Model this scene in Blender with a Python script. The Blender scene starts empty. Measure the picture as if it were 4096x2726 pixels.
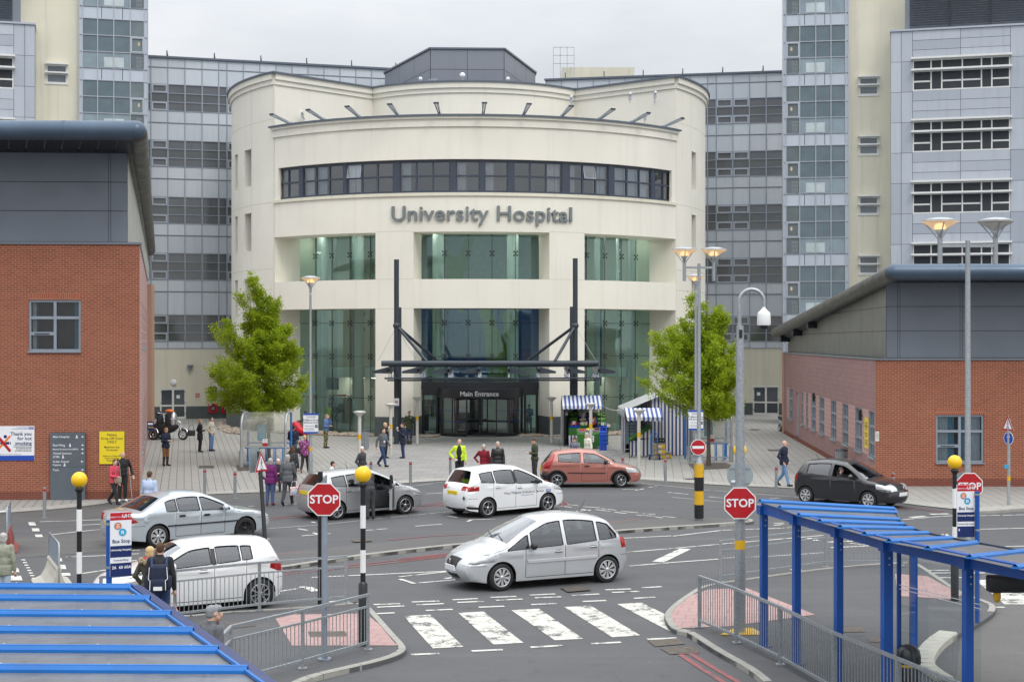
# Scene: a hospital entrance seen over a zebra crossing. Sections: helpers, materials, ground, buildings, street furniture, cars, trees, stalls, people, sky and camera.
import bpy,bmesh,math,random
import numpy as np
from mathutils import Vector,Matrix,geometry
from math import sin,cos,pi,atan2,hypot,sqrt
R=math.radians
random.seed(7)
SC=bpy.context.scene
COL=SC.collection
F,CX,CY,H=5916.0,2048.0,1363.0,5.7
def G(px,py,z=0.0):
 d=(H-z)*F/(py-CY)
 return Vector(((px-CX)/F*d,d,z))
def PT(px,py,d):
 return Vector(((px-CX)/F*d,d,H-(py-CY)/F*d))
def ZZ(py,d):
 return H-(py-CY)/F*d
WPOS={}
def link(o,parent=None):
 COL.objects.link(o)
 if parent is not None:
  o.parent=parent
 return o
def tag(o,label=None,cat=None,group=None,kind=None):
 if label:o['label']=label
 if cat:o['category']=cat
 if group:o['group']=group
 if kind:o['kind']=kind
 return o
def thing(name,label,cat,loc=(0,0,0),rz=0.0,group=None):
 o=bpy.data.objects.new(name,None)
 o.empty_display_size=0.3
 COL.objects.link(o)
 o.location=loc
 o.rotation_euler=(0,0,rz)
 WPOS[o.name]=Vector(loc)
 return tag(o,label,cat,group)
class MB:
 """collects faces and links them as ONE mesh object"""
 def __init__(s):
  s.v=[];s.f=[];s.m=[];s.sm=[];s.uv=[];s.keys={}
 def add(s,vs,fs,mat,smooth=False,uvs=None):
  b=len(s.v)
  s.v.extend([Vector(p)for p in vs])
  for i,f in enumerate(fs):
   s.f.append(tuple(b+k for k in f));s.m.append(mat);s.sm.append(smooth)
   s.uv.append(None if uvs is None else[uvs[k]for k in f])
  return s
 def quad(s,a,b,c,d,mat,uv=None):
  s.add([a,b,c,d],[(0,1,2,3)],mat,False,uv)
 def shared(s,key,pts,mat,uvs=None,smooth=True):
  idx=[]
  for p in pts:
   p=Vector(p);k=(key,round(p.x,3),round(p.y,3),round(p.z,3))
   if k not in s.keys:
    s.keys[k]=len(s.v);s.v.append(p)
   idx.append(s.keys[k])
  s.f.append(tuple(idx));s.m.append(mat);s.sm.append(smooth);s.uv.append(uvs)
 def box(s,c,d,mat,rz=0.0,M=None,bev=0.0):
  x,y,z=d[0]/2,d[1]/2,d[2]/2
  T=Matrix.Translation(Vector(c))@(M if M is not None else Matrix.Rotation(rz,4,'Z'))
  if bev>0:
   bm=bmesh.new();bmesh.ops.create_cube(bm,size=1)
   bmesh.ops.scale(bm,vec=d,verts=bm.verts)
   bmesh.ops.bevel(bm,geom=bm.edges[:],offset=bev,segments=2,affect='EDGES',profile=.5)
   bm.verts.index_update()
   s.add([T@v.co for v in bm.verts],[[v.index for v in f.verts]for f in bm.faces],mat,True)
   bm.free();return s
  vs=[T@Vector(p)for p in((-x,-y,-z),(x,-y,-z),(x,y,-z),(-x,y,-z),(-x,-y,z),(x,-y,z),(x,y,z),(-x,y,z))]
  s.add(vs,[(0,3,2,1),(4,5,6,7),(0,1,5,4),(1,2,6,5),(2,3,7,6),(3,0,4,7)],mat)
  return s
 def bar(s,a,b,w,h,mat,up=(0,0,1)):
  a=Vector(a);b=Vector(b);d=b-a
  L=d.length
  if L<1e-6:return s
  d.normalize();u=Vector(up)
  if abs(d.dot(u))>.99:u=Vector((1,0,0))
  x=d.cross(u).normalized();z=x.cross(d).normalized()
  M=Matrix((x,d,z)).transposed().to_4x4()
  return s.box((a+b)/2,(w,L,h),mat,M=M)
 def cyl(s,a,b,r0,r1=None,n=12,mat=None,caps=True):
  if r1 is None:r1=r0
  return s.tube([a,b],[r0,r1],n,mat,caps)
 def tube(s,pts,r,n,mat,caps=True,closed=False):
  pts=[Vector(p)for p in pts]
  if not isinstance(r,(list,tuple)):r=[r]*len(pts)
  N=len(pts);vs=[];u=None
  for i,p in enumerate(pts):
   if closed:
    d=pts[(i+1)%N]-pts[i-1]
   else:
    d=pts[min(i+1,N-1)]-pts[max(i-1,0)]
   if d.length<1e-9:d=Vector((0,0,1))
   d.normalize()
   if u is None:
    t=Vector((0,0,1))if abs(d.z)<.9 else Vector((1,0,0))
    u=d.cross(t).normalized()
   else:
    u=(u-d*u.dot(d))
    u=u.normalized()if u.length>1e-6 else d.orthogonal().normalized()
   w=d.cross(u)
   for k in range(n):
    a=2*pi*k/n
    vs.append(p+(u*cos(a)+w*sin(a))*r[i])
  fs=[]
  for i in range(N if closed else N-1):
   j=(i+1)%N
   for k in range(n):
    k2=(k+1)%n
    fs.append((i*n+k,i*n+k2,j*n+k2,j*n+k))
  s.add(vs,fs,mat,True)
  if caps and not closed:
   b=len(s.v)-len(vs)
   s.add([vs[k]for k in range(n)],[tuple(range(n))[::-1]],mat)
   s.add([vs[(N-1)*n+k]for k in range(n)],[tuple(range(n))],mat)
  return s
 def lathe(s,c,prof,n,mat,M=None,smooth=True):
  c=Vector(c);vs=[]
  for(r,z)in prof:
   for k in range(n):
    a=2*pi*k/n
    p=Vector((r*cos(a),r*sin(a),z))
    vs.append(c+((M@p)if M is not None else p))
  fs=[(i*n+k,i*n+(k+1)%n,(i+1)*n+(k+1)%n,(i+1)*n+k)for i in range(len(prof)-1)for k in range(n)]
  return s.add(vs,fs,mat,smooth)
 def ball(s,c,r,mat,n=12,sc=(1,1,1)):
  c=Vector(c);vs=[];fs=[]
  m=max(6,n//2+1)
  for i in range(m+1):
   t=pi*i/m
   for k in range(n):
    a=2*pi*k/n
    vs.append(c+Vector((r*sc[0]*sin(t)*cos(a),r*sc[1]*sin(t)*sin(a),r*sc[2]*cos(t))))
  for i in range(m):
   for k in range(n):
    fs.append(((i+1)*n+k,(i+1)*n+(k+1)%n,i*n+(k+1)%n,i*n+k))
  return s.add(vs,fs,mat,True)
 def prism(s,poly,z0,z1,mat,sidemat=None,M=None,bottom=True):
  n=len(poly)
  ar=sum(poly[i][0]*poly[(i+1)%n][1]-poly[(i+1)%n][0]*poly[i][1]for i in range(n))
  if ar<0:poly=poly[::-1]
  T=M if M is not None else Matrix.Identity(4)
  lo=[T@Vector((p[0],p[1],z0))for p in poly];hi=[T@Vector((p[0],p[1],z1))for p in poly]
  tris=geometry.tessellate_polygon([[Vector((p[0],p[1],0))for p in poly]])
  def up(t):
   a,b,c=[poly[k]for k in t]
   return t if(b[0]-a[0])*(c[1]-a[1])-(b[1]-a[1])*(c[0]-a[0])>0 else(t[0],t[2],t[1])
  tris=[up(t)for t in tris]
  s.add(hi,tris,mat)
  if bottom:s.add(lo,[t[::-1]for t in tris],mat)
  for i in range(n):
   j=(i+1)%n
   s.add([lo[i],lo[j],hi[j],hi[i]],[(0,1,2,3)],sidemat or mat)
  return s
 def sheet(s,poly,z,mat):
  pts=[Vector((p[0],p[1],0))for p in poly]
  for t in geometry.tessellate_polygon([pts]):
   a,b,c=[pts[k]for k in t]
   if(b.x-a.x)*(c.y-a.y)-(b.y-a.y)*(c.x-a.x)<0:t=(t[0],t[2],t[1])
   s.add([(pts[k].x,pts[k].y,z)for k in t],[(0,1,2)],mat)
  return s
 def text(s,body,size,mat,M,ext=0.002,align='CENTER',bold=0.0,space=1.0,res=3,line=1.0):
  cu=bpy.data.curves.new('t','FONT');cu.body=body;cu.size=size;cu.align_x=align
  cu.align_y='CENTER'if '\n'not in body else 'TOP'
  cu.extrude=ext;cu.offset=bold;cu.space_character=space;cu.resolution_u=res;cu.space_line=line
  o=bpy.data.objects.new('t',cu);COL.objects.link(o)
  dg=bpy.context.evaluated_depsgraph_get();dg.update()
  me=bpy.data.meshes.new_from_object(o.evaluated_get(dg))
  s.add([M@v.co for v in me.vertices],[tuple(p.vertices)for p in me.polygons],mat)
  bpy.data.objects.remove(o);bpy.data.curves.remove(cu);bpy.data.meshes.remove(me)
  return s
 def build(s,name,parent=None,local=False,**kw):
  me=bpy.data.meshes.new(name)
  off=Vector((0,0,0))
  if parent is not None:
   off=WPOS.get(parent.name,Vector((0,0,0)))
  vs=s.v if(local or off.length==0)else[p-off for p in s.v]
  me.from_pydata([tuple(p)for p in vs],[],s.f)
  names=[]
  for m in s.m:
   if m not in names:names.append(m)
  for m in names:me.materials.append(MAT(m))
  ix={m:i for i,m in enumerate(names)}
  me.polygons.foreach_set('material_index',[ix[m]for m in s.m])
  me.polygons.foreach_set('use_smooth',s.sm)
  if any(u is not None for u in s.uv):
   l=me.uv_layers.new(name='UVMap');buf=[]
   for f,u in zip(s.f,s.uv):
    for k in range(len(f)):
     buf.extend((0.0,0.0)if u is None else(u[k][0],u[k][1]))
   l.data.foreach_set('uv',buf)
  me.update()
  o=bpy.data.objects.new(name,me);link(o,parent)
  WPOS[o.name]=off if parent is not None else Vector((0,0,0))
  if kw:tag(o,**kw)
  return o
KIDS={}
def kids(o):
 return[c for c in o.children]
def copy_tree(o,parent=None):
 c=o.copy();COL.objects.link(c)
 if parent is not None:c.parent=parent
 for ch in kids(o):copy_tree(ch,c)
 return c
def place(o,loc,rz=0.0,label=None,group=None):
 o.location=loc;o.rotation_euler=(0,0,rz)
 if label:o['label']=label
 if group:o['group']=group
 return o
def facing(origin,right,up=(0,0,1)):
 """matrix whose x axis is right, y axis up; text and boards lie in its xy plane, z faces the viewer"""
 x=Vector(right).normalized();y=Vector(up).normalized();z=x.cross(y)
 M=Matrix((x,y,z)).transposed().to_4x4();M.translation=Vector(origin)
 return M
def rect(mb,M,x0,y0,x1,y1,mat,z=0.0,t=0.0):
 if t>0:
  mb.add([M@Vector(p)for p in((x0,y0,z-t),(x1,y0,z-t),(x1,y1,z-t),(x0,y1,z-t),(x0,y0,z),(x1,y0,z),(x1,y1,z),(x0,y1,z))],[(0,3,2,1),(4,5,6,7),(0,1,5,4),(1,2,6,5),(2,3,7,6),(3,0,4,7)],mat)
 else:
  mb.add([M@Vector(p)for p in((x0,y0,z),(x1,y0,z),(x1,y1,z),(x0,y1,z))],[(0,1,2,3)],mat,False,[(x0,y0),(x1,y0),(x1,y1),(x0,y1)])
def disc(mb,M,r,mat,z=0.0,n=24,t=0.0,cx=0,cy=0,r0=0.0,a0=0.0):
 P=[(cx+r*cos(a0+2*pi*k/n),cy+r*sin(a0+2*pi*k/n))for k in range(n)]
 if t>0:
  mb.prism(P,z-t,z,mat,M=M)
 elif r0>0:
  Q=[(cx+r0*cos(a0+2*pi*k/n),cy+r0*sin(a0+2*pi*k/n))for k in range(n)]
  vs=[M@Vector((p[0],p[1],z))for p in P+Q]
  mb.add(vs,[(k,(k+1)%n,n+(k+1)%n,n+k)for k in range(n)],mat)
 else:
  mb.add([M@Vector((p[0],p[1],z))for p in P],[tuple(range(n))],mat)
def flat(mb,M,poly,mat,z=0.0):
 pts=[Vector((p[0],p[1],0))for p in poly]
 for t in geometry.tessellate_polygon([pts]):
  a,b,c=[pts[k]for k in t]
  if(b.x-a.x)*(c.y-a.y)-(b.y-a.y)*(c.x-a.x)<0:t=(t[0],t[2],t[1])
  mb.add([M@Vector((pts[k].x,pts[k].y,z))for k in t],[(0,1,2)],mat)
def panel_wall(mb,f,sb,zb,holes,mat,depth=0.2,rev=None,key='w',smooth=False,rev_bottom=None):
 """a wall in (s, z) mapped by f(s, z, inward depth), with rectangular holes (s0, s1, z0, z1[, depth]) and their reveals"""
 S=sorted(set([round(x,4)for x in sb]+[round(h[k],4)for h in holes for k in(0,1)]))
 Z=sorted(set([round(x,4)for x in zb]+[round(h[k],4)for h in holes for k in(2,3)]))
 S=[x for x in S if sb[0]-1e-4<=x<=sb[-1]+1e-4]
 Z=[x for x in Z if zb[0]-1e-4<=x<=zb[-1]+1e-4]
 for i in range(len(S)-1):
  for j in range(len(Z)-1):
   sc,zc=(S[i]+S[i+1])/2,(Z[j]+Z[j+1])/2
   if any(h[0]<sc<h[1]and h[2]<zc<h[3]for h in holes):continue
   q=[(S[i],Z[j]),(S[i+1],Z[j]),(S[i+1],Z[j+1]),(S[i],Z[j+1])]
   mb.shared(key,[f(a,b,0)for a,b in q],mat,q,smooth)
 rm=rev or mat
 for n,h in enumerate(holes):
  dp=h[4]if len(h)>4 else depth
  if dp<=0:continue
  ss=[x for x in S if h[0]-1e-4<=x<=h[1]+1e-4]
  for a,b in zip(ss[:-1],ss[1:]):
   mb.add([f(a,h[3],0),f(b,h[3],0),f(b,h[3],dp),f(a,h[3],dp)],[(0,1,2,3)],rm,False,[(a,0),(b,0),(b,dp),(a,dp)])
   if h[2]>zb[0]+1e-3:
    mb.add([f(a,h[2],dp),f(b,h[2],dp),f(b,h[2],0),f(a,h[2],0)],[(0,1,2,3)],rev_bottom or rm,False,[(a,dp),(b,dp),(b,0),(a,0)])
  for a,fl in((h[0],0),(h[1],1)):
   q=[f(a,h[2],0),f(a,h[3],0),f(a,h[3],dp),f(a,h[2],dp)]
   u=[(0,h[2]),(0,h[3]),(dp,h[3]),(dp,h[2])]
   if fl:q=q[::-1];u=u[::-1]
   mb.add(q,[(0,1,2,3)],rm,False,u)
def line_map(P0,d,inward):
 P0=Vector(P0);d=Vector(d).normalized();n=Vector(inward).normalized()
 return lambda s,z,dep=0:Vector((P0 .x+d.x*s+n.x*dep,P0 .y+d.y*s+n.y*dep,z))
def s_at(px,P0,d):
 """distance along a plan line at which it meets the vertical plane through photo column px"""
 k=(px-CX)/F;d=Vector(d).normalized()
 return(k*P0[1]-P0[0])/(d.x-k*d.y)
def zrow(py,px,P0,d):
 s=s_at(px,P0,d);d=Vector(d).normalized()
 return ZZ(py,P0[1]+d.y*s)
def fbox(mb,f,s0,s1,z0,z1,d0,d1,mat):
 """box on a mapped wall: depth from d0 (outer, may be negative = proud) to d1"""
 a=[f(s0,z0,d0),f(s1,z0,d0),f(s1,z1,d0),f(s0,z1,d0),f(s0,z0,d1),f(s1,z0,d1),f(s1,z1,d1),f(s0,z1,d1)]
 mb.add(a,[(0,1,2,3),(5,4,7,6),(1,5,6,2),(4,0,3,7),(3,2,6,7),(4,5,1,0)],mat)
def fquad(mb,f,s0,s1,z0,z1,d,mat):
 mb.add([f(s0,z0,d),f(s1,z0,d),f(s1,z1,d),f(s0,z1,d)],[(0,1,2,3)],mat,False,[(s0,z0),(s1,z0),(s1,z1),(s0,z1)])
_MATS={};_DEF={}
def MAT(n):
 if n not in _MATS:_MATS[n]=_DEF[n](n)
 return _MATS[n]
class N:
 def __init__(s,name):
  s.m=bpy.data.materials.new(name);s.m.use_nodes=True
  s.t=s.m.node_tree;s.t.nodes.clear()
  s.out=s.t.nodes.new('ShaderNodeOutputMaterial')
 def n(s,typ,ins=None,**kw):
  x=s.t.nodes.new('ShaderNode'+typ)
  for k,v in kw.items():setattr(x,k,v)
  for k,v in(ins or{}).items():
   if isinstance(v,bpy.types.NodeSocket):s.t.links.new(v,x.inputs[k])
   else:x.inputs[k].default_value=v
  return x
 def link(s,a,b):s.t.links.new(a,b)
 def surf(s,sh):s.t.links.new(sh,s.out.inputs['Surface']);return s.m
 def ramp(s,fac,stops):
  x=s.t.nodes.new('ShaderNodeValToRGB');e=x.color_ramp.elements
  while len(e)<len(stops):e.new(.5)
  for el,(p,c)in zip(e,stops):
   el.position=p;el.color=(c[0],c[1],c[2],1)
  s.t.links.new(fac,x.inputs['Fac']);return x.outputs['Color']
 def noise(s,vec,scale,detail=4,rough=.55):
  x=s.n('TexNoise',{'Scale':scale,'Detail':detail,'Roughness':rough})
  if vec is not None:s.t.links.new(vec,x.inputs['Vector'])
  return x.outputs['Fac']
 def mix(s,fac,a,b,mode='MIX'):
  x=s.t.nodes.new('ShaderNodeMix');x.data_type='RGBA';x.blend_type=mode
  for k,v in((0,fac),(6,a),(7,b)):
   if isinstance(v,bpy.types.NodeSocket):s.t.links.new(v,x.inputs[k])
   else:x.inputs[k].default_value=v if k==0 else(v[0],v[1],v[2],1)
  return x.outputs[2]
 def math(s,op,a,b=0.0,clamp=False):
  x=s.t.nodes.new('ShaderNodeMath');x.operation=op;x.use_clamp=clamp
  for k,v in((0,a),(1,b)):
   if isinstance(v,bpy.types.NodeSocket):s.t.links.new(v,x.inputs[k])
   else:x.inputs[k].default_value=v
  return x.outputs[0]
 def coord(s,which='Object',scale=(1,1,1),rz=0.0):
  c=s.n('TexCoord').outputs[which]
  if scale==(1,1,1)and rz==0:return c
  m=s.n('Mapping',{'Vector':c,'Scale':scale,'Rotation':(0,0,rz)})
  return m.outputs[0]
 def bump(s,h,strength=.3,dist=.02):
  return s.n('Bump',{'Height':h,'Strength':strength,'Distance':dist}).outputs[0]
 def pbr(s,col,rough=.6,metal=0.0,normal=None,spec=.5,coat=0.0,emis=None,es=0.0,alpha=None,trans=0.0):
  p=s.n('BsdfPrincipled')
  for k,v in(('Base Color',col),('Roughness',rough),('Metallic',metal),('Specular IOR Level',spec),('Coat Weight',coat),('Transmission Weight',trans)):
   if isinstance(v,bpy.types.NodeSocket):s.link(v,p.inputs[k])
   elif k=='Base Color':p.inputs[k].default_value=(v[0],v[1],v[2],1)
   else:p.inputs[k].default_value=v
  if coat:p.inputs['Coat Roughness'].default_value=.04
  if normal is not None:s.link(normal,p.inputs['Normal'])
  if emis is not None:
   p.inputs['Emission Color'].default_value=(emis[0],emis[1],emis[2],1);p.inputs['Emission Strength'].default_value=es
  if alpha is not None:p.inputs['Alpha'].default_value=alpha
  return p.outputs[0]
def simple(n,col,rough=.6,metal=0.0,var=.12,scale=4.0,spec=.5,coat=0.0,bump=0.0,bscale=30.0,dirt=0.0):
 """one colour with procedural unevenness: fine noise, a broad weathering noise, optional bump and dirt blotches"""
 def mk(name):
  x=N(name);c=x.coord()
  a=x.noise(c,scale,5)
  lo=tuple(v*(1-var)for v in col);hi=tuple(min(1,v*(1+var))for v in col)
  base=x.ramp(a,[(.3,lo),(.7,hi)])
  if dirt:
   d=x.noise(c,scale*.35,6,.7)
   base=x.mix(x.math('MULTIPLY',x.math('SUBTRACT',d,.5,True),dirt*4,True),base,tuple(v*.45+.02 for v in col))
  rr=x.ramp(x.noise(c,scale*2.3,3),[(.3,(rough*.85,)*3),(.7,(min(1,rough*1.15),)*3)])
  nm=x.bump(x.noise(c,bscale,4),bump,.01)if bump else None
  return x.surf(x.pbr(base,rr,metal,nm,spec,coat))
 _DEF[n]=mk
def render_wall(n,col,streak):
 def mk(name):
  x=N(name);o=x.coord()
  base=x.ramp(x.noise(o,.22,5,.6),[(.3,tuple(v*.93 for v in col)),(.7,tuple(min(1,v*1.03)for v in col))])
  s=x.noise(x.coord('Object',(2.2,2.2,.10)),1.0,6,.65)
  base=x.mix(x.ramp(s,[(.52,(0,0,0)),(.78,(streak,)*3)]),base,(.42,.41,.34))
  base=x.mix(x.ramp(x.noise(o,1.1,6,.7),[(.60,(0,0,0)),(.8,(streak*.6,)*3)]),base,(.45,.42,.33))
  return x.surf(x.pbr(base,.8,0,x.bump(x.noise(o,16,4),.15,.01),.3))
 _DEF[n]=mk
render_wall('cream',(.80,.768,.675),.20)
render_wall('cream_old',(.70,.665,.54),.5)
simple('cream_joint',(.60,.57,.48),.8,var=.05)
simple('plinth',(.085,.10,.10),.7,var=.15,scale=3,bump=.2,dirt=.1)
simple('capping',(.12,.145,.18),.4,.3,var=.08)
simple('frame_dark',(.042,.054,.078),.38,0,var=.1)
simple('frame_black',(.018,.020,.025),.35,0,var=.1)
simple('steel_dark',(.040,.050,.064),.38,.2,var=.12,scale=2)
simple('letter_grey',(.19,.215,.22),.45,.2,var=.08)
simple('frame_white',(.72,.72,.70),.45,0,var=.05,dirt=.08)
simple('frame_silver',(.42,.45,.50),.35,.55,var=.06)
simple('frame_grey',(.30,.34,.40),.38,.35,var=.06)
simple('galv',(.36,.39,.41),.42,.65,var=.18,scale=22,dirt=.1)
simple('galv_far',(.40,.43,.45),.45,.55,var=.14,scale=10)
simple('post_cream',(.55,.54,.50),.5,.1,var=.06)
simple('chrome',(.62,.63,.65),.15,1.0,var=.05)
simple('alloy',(.52,.53,.55),.3,.85,var=.06)
simple('hub_silver',(.55,.56,.57),.35,.5,var=.05)
simple('rubber',(.016,.016,.017),.75,0,var=.2,scale=20)
simple('plastic_black',(.014,.014,.016),.45,0,var=.15,scale=12)
simple('black_paint',(.014,.015,.017),.3,0,var=.15)
simple('white_paint',(.80,.80,.79),.4,0,var=.03,dirt=.04)
simple('white_board',(.78,.79,.82),.35,0,var=.02)
simple('ink',(.025,.028,.035),.5,0,var=.02)
simple('navy',(.008,.022,.115),.35,0,var=.06)
simple('sign_blue',(.012,.07,.40),.35,0,var=.05)
simple('sign_red',(.42,.010,.016),.35,0,var=.06,scale=3)
simple('flag_red',(.50,.012,.03),.35,0,var=.04)
simple('sign_yellow',(.78,.60,.015),.4,0,var=.03)
simple('sign_green',(.018,.12,.055),.4,0,var=.05)
simple('sign_grey',(.115,.135,.16),.4,.25,var=.1,scale=1.5,dirt=.05)
simple('sign_back',(.30,.36,.38),.5,.35,var=.1,scale=4,dirt=.2)
simple('band_yellow',(.66,.38,.012),.45,0,var=.06)
simple('belisha',(.86,.52,.008),.28,0,var=.02)
simple('cyan',(.02,.36,.60),.4,0,var=.03)
simple('orange',(.75,.18,.03),.45,0,var=.05)
simple('shelter_blue',(.005,.075,.34),.42,0,var=.10,scale=2,dirt=.12)
simple('shelter_bar',(.008,.14,.46),.42,0,var=.10,scale=1.5,dirt=.10)
simple('rack_blue',(.03,.17,.48),.4,0,var=.08)
simple('crate_blue',(.006,.075,.50),.4,0,var=.1,scale=8)
simple('crate_green',(.012,.13,.035),.45,0,var=.1)
simple('banana_box',(.72,.44,.03),.6,0,var=.1)
simple('box_grey',(.30,.29,.27),.7,0,var=.15)
simple('astro',(.03,.13,.02),.95,0,var=.35,scale=60,bump=.4,bscale=120)
simple('fruit_red',(.45,.03,.02),.4,0,var=.35,scale=14)
simple('fruit_yellow',(.75,.52,.03),.45,0,var=.25,scale=12)
simple('fruit_green',(.10,.25,.03),.45,0,var=.35,scale=14)
simple('fruit_orange',(.70,.22,.02),.45,0,var=.25,scale=12)
simple('fruit_purple',(.10,.02,.05),.4,0,var=.35,scale=12)
simple('fruit_pale',(.60,.56,.42),.5,0,var=.2,scale=12)
simple('kerb',(.31,.30,.27),.85,0,var=.10,scale=5,bump=.25,bscale=40,dirt=.08)
simple('kerb_pale',(.46,.44,.38),.85,0,var=.1,scale=4,bump=.2,bscale=40,dirt=.2)
simple('iron',(.115,.095,.078),.6,.4,var=.3,scale=9,bump=.4,bscale=50)
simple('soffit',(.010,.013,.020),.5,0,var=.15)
simple('tube_roof',(.078,.115,.165),.38,.35,var=.10,scale=.8)
simple('tube_side',(.085,.085,.082),.45,.35,var=.16,scale=1.2)
simple('clad_dark',(.175,.20,.235),.42,.2,var=.06,scale=.6)
simple('clad_light',(.44,.445,.41),.5,.2,var=.05,scale=.7)
simple('joint_dark',(.03,.035,.042),.6,0,var=.1)
simple('louvre',(.30,.33,.37),.45,.3,var=.08)
simple('curtain_white',(.62,.66,.70),.8,0,var=.1,scale=6)
simple('curtain_blue',(.16,.36,.48),.8,0,var=.12,scale=6)
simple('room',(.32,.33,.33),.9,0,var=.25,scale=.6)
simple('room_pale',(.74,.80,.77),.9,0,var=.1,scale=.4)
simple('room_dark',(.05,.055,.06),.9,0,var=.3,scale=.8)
simple('mural_blue',(.018,.05,.24),.7,0,var=.15)
simple('mural_green',(.10,.17,.03),.7,0,var=.15)
simple('mural_grey',(.22,.25,.30),.7,0,var=.1)
simple('mural_gold',(.38,.26,.06),.7,0,var=.1)
simple('column_white',(.66,.70,.68),.6,0,var=.05)
simple('skin',(.58,.36,.27),.55,0,var=.06,scale=20)
simple('skin_pink',(.62,.37,.30),.55,0,var=.06,scale=20)
simple('car_interior',(.035,.036,.040),.8,0,var=.2,scale=5)
simple('car_seat',(.06,.062,.07),.85,0,var=.2,scale=8)
simple('bark',(.10,.082,.062),.9,0,var=.3,scale=14,bump=.5,bscale=30)
simple('wood',(.22,.13,.07),.7,0,var=.2,scale=6)
simple('tactile_edge',(.42,.32,.29),.85,0,var=.1)
for nm,c in dict(cloth_black=(.018,.018,.021),cloth_navy=(.012,.018,.045),cloth_grey=(.11,.115,.125),cloth_purple=(.13,.012,.11),cloth_pink=(.62,.06,.11),cloth_blue=(.10,.17,.36),cloth_light=(.42,.50,.68),cloth_beige=(.52,.46,.37),cloth_cream=(.68,.66,.57),cloth_red=(.20,.006,.018),cloth_green=(.045,.060,.032),cloth_olive=(.075,.072,.048),cloth_brown=(.20,.09,.028),cloth_hivis=(.62,.82,.03),denim=(.14,.24,.42),denim_dark=(.022,.045,.12),denim_mid=(.06,.09,.20),camo=(.16,.14,.06),cloth_teal=(.03,.20,.17),cloth_white=(.72,.72,.72),cloth_sage=(.26,.27,.21),cloth_pale=(.40,.46,.54),leather=(.022,.020,.020),bag_tan=(.30,.25,.18),bag_floral=(.55,.42,.38),shoe=(.02,.018,.017),shoe_red=(.15,.02,.02),shoe_tan=(.30,.17,.09),fur=(.32,.25,.17),hair_dark=(.025,.018,.013),hair_brown=(.085,.045,.022),hair_blond=(.55,.40,.20),hair_grey=(.42,.41,.39),hair_white=(.72,.70,.66),hair_fair=(.34,.21,.10),cap_grey=(.24,.25,.26),cap_black=(.015,.015,.018),cloth_maroon=(.09,.02,.03),cloth_charcoal=(.045,.046,.05)).items():
 simple(nm,c,.85 if nm!='leather'else.4,0,var=.18,scale=16,bump=.35,bscale=28)
def multi(n,cols,scale,rough=.85):
 def mk(name):
  x=N(name);v=x.n('TexVoronoi',{'Scale':scale,'Vector':x.coord()})
  k=len(cols)
  r=x.ramp(x.n('SeparateColor',{'Color':v.outputs['Color']}).outputs[0],[((i+.5)/k,c)for i,c in enumerate(cols)])
  return x.surf(x.pbr(r,rough))
 _DEF[n]=mk
multi('print_purple',[(.03,.01,.03),(.35,.03,.22),(.10,.02,.12),(.55,.25,.45)],22)
multi('print_navy',[(.015,.02,.06),(.45,.45,.48),(.02,.03,.10),(.10,.11,.16)],30)
multi('print_bag',[(.70,.68,.62),(.55,.08,.06),(.12,.25,.45),(.72,.70,.66)],34)
multi('camo_print',[(.20,.17,.08),(.07,.08,.03),(.30,.25,.14),(.05,.04,.02)],14)
def paint(n,col,metal=0.0,rough=.3,flake=0.0,dirt=.12):
 def mk(name):
  x=N(name);c=x.coord()
  base=x.mix(x.math('MULTIPLY',x.math('SUBTRACT',x.noise(c,2.2,6,.7),.48,True),dirt*5,True),col,tuple(v*.6+.03 for v in col))
  return x.surf(x.pbr(base,rough,metal,None,.5,1.0))
 _DEF[n]=mk
paint('paint_silver',(.50,.55,.59),.35,.32)
paint('paint_silver_warm',(.53,.55,.57),.35,.32)
paint('paint_grey',(.42,.43,.44),.45,.32)
paint('paint_white',(.80,.81,.82),0,.35,dirt=.05)
paint('paint_copper',(.42,.155,.12),.3,.36)
paint('paint_black',(.018,.018,.021),.1,.3)
def glass(n,tint,refl=1.0,rough=.03,wavy=True):
 def mk(name):
  x=N(name)
  tr=x.n('BsdfTransparent',{'Color':(*tint,1)})
  nz=x.bump(x.noise(x.coord(),.8,2),.02,.05)
  gl=x.n('BsdfGlossy',{'Color':(.95,.97,1,1)if n!='glass_green'else(.72,1,.93,1),'Roughness':rough,**({'Normal':nz}if wavy else{})})
  fr=x.n('Fresnel',{'IOR':1.5})
  return x.surf(x.n('MixShader',{0:x.math('MULTIPLY',fr.outputs[0],refl,True),1:tr.outputs[0],2:gl.outputs[0]}).outputs[0])
 _DEF[n]=mk
glass('glass_green',(.76,.96,.90),3.6)
glass('glass_ribbon',(.80,.86,.90),4.2)
glass('glass_window',(.74,.80,.82),1.5)
glass('glass_clear',(.86,.90,.90),1.3)
glass('glass_car',(.50,.58,.58),3.0,.03,False)
glass('glass_canopy',(.60,.66,.62),2.0)
def opaque_glass(n,stops,rough=.06,spec=.7):
 """window seen from far: dark room colour varying pane by pane under a shiny surface"""
 def mk(name):
  x=N(name);r=x.n('NewGeometry').outputs['Random Per Island']
  base=x.ramp(r,stops)
  base=x.mix(x.math('MULTIPLY',x.noise(x.coord(),1.1,4),.6),base,(.03,.035,.04))
  return x.surf(x.pbr(base,rough,0,x.bump(x.noise(x.coord(),.5,2),.03,.05),spec))
 _DEF[n]=mk
opaque_glass('pane_wing',[(.0,(.05,.058,.068)),(.35,(.11,.12,.125)),(.7,(.15,.16,.18)),(.9,(.17,.16,.13)),(1,(.05,.10,.20))],.06,.9)
opaque_glass('pane_ward',[(.0,(.09,.11,.13)),(.5,(.17,.205,.235)),(.8,(.28,.36,.40)),(1,(.13,.145,.155))],.06,.9)
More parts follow.
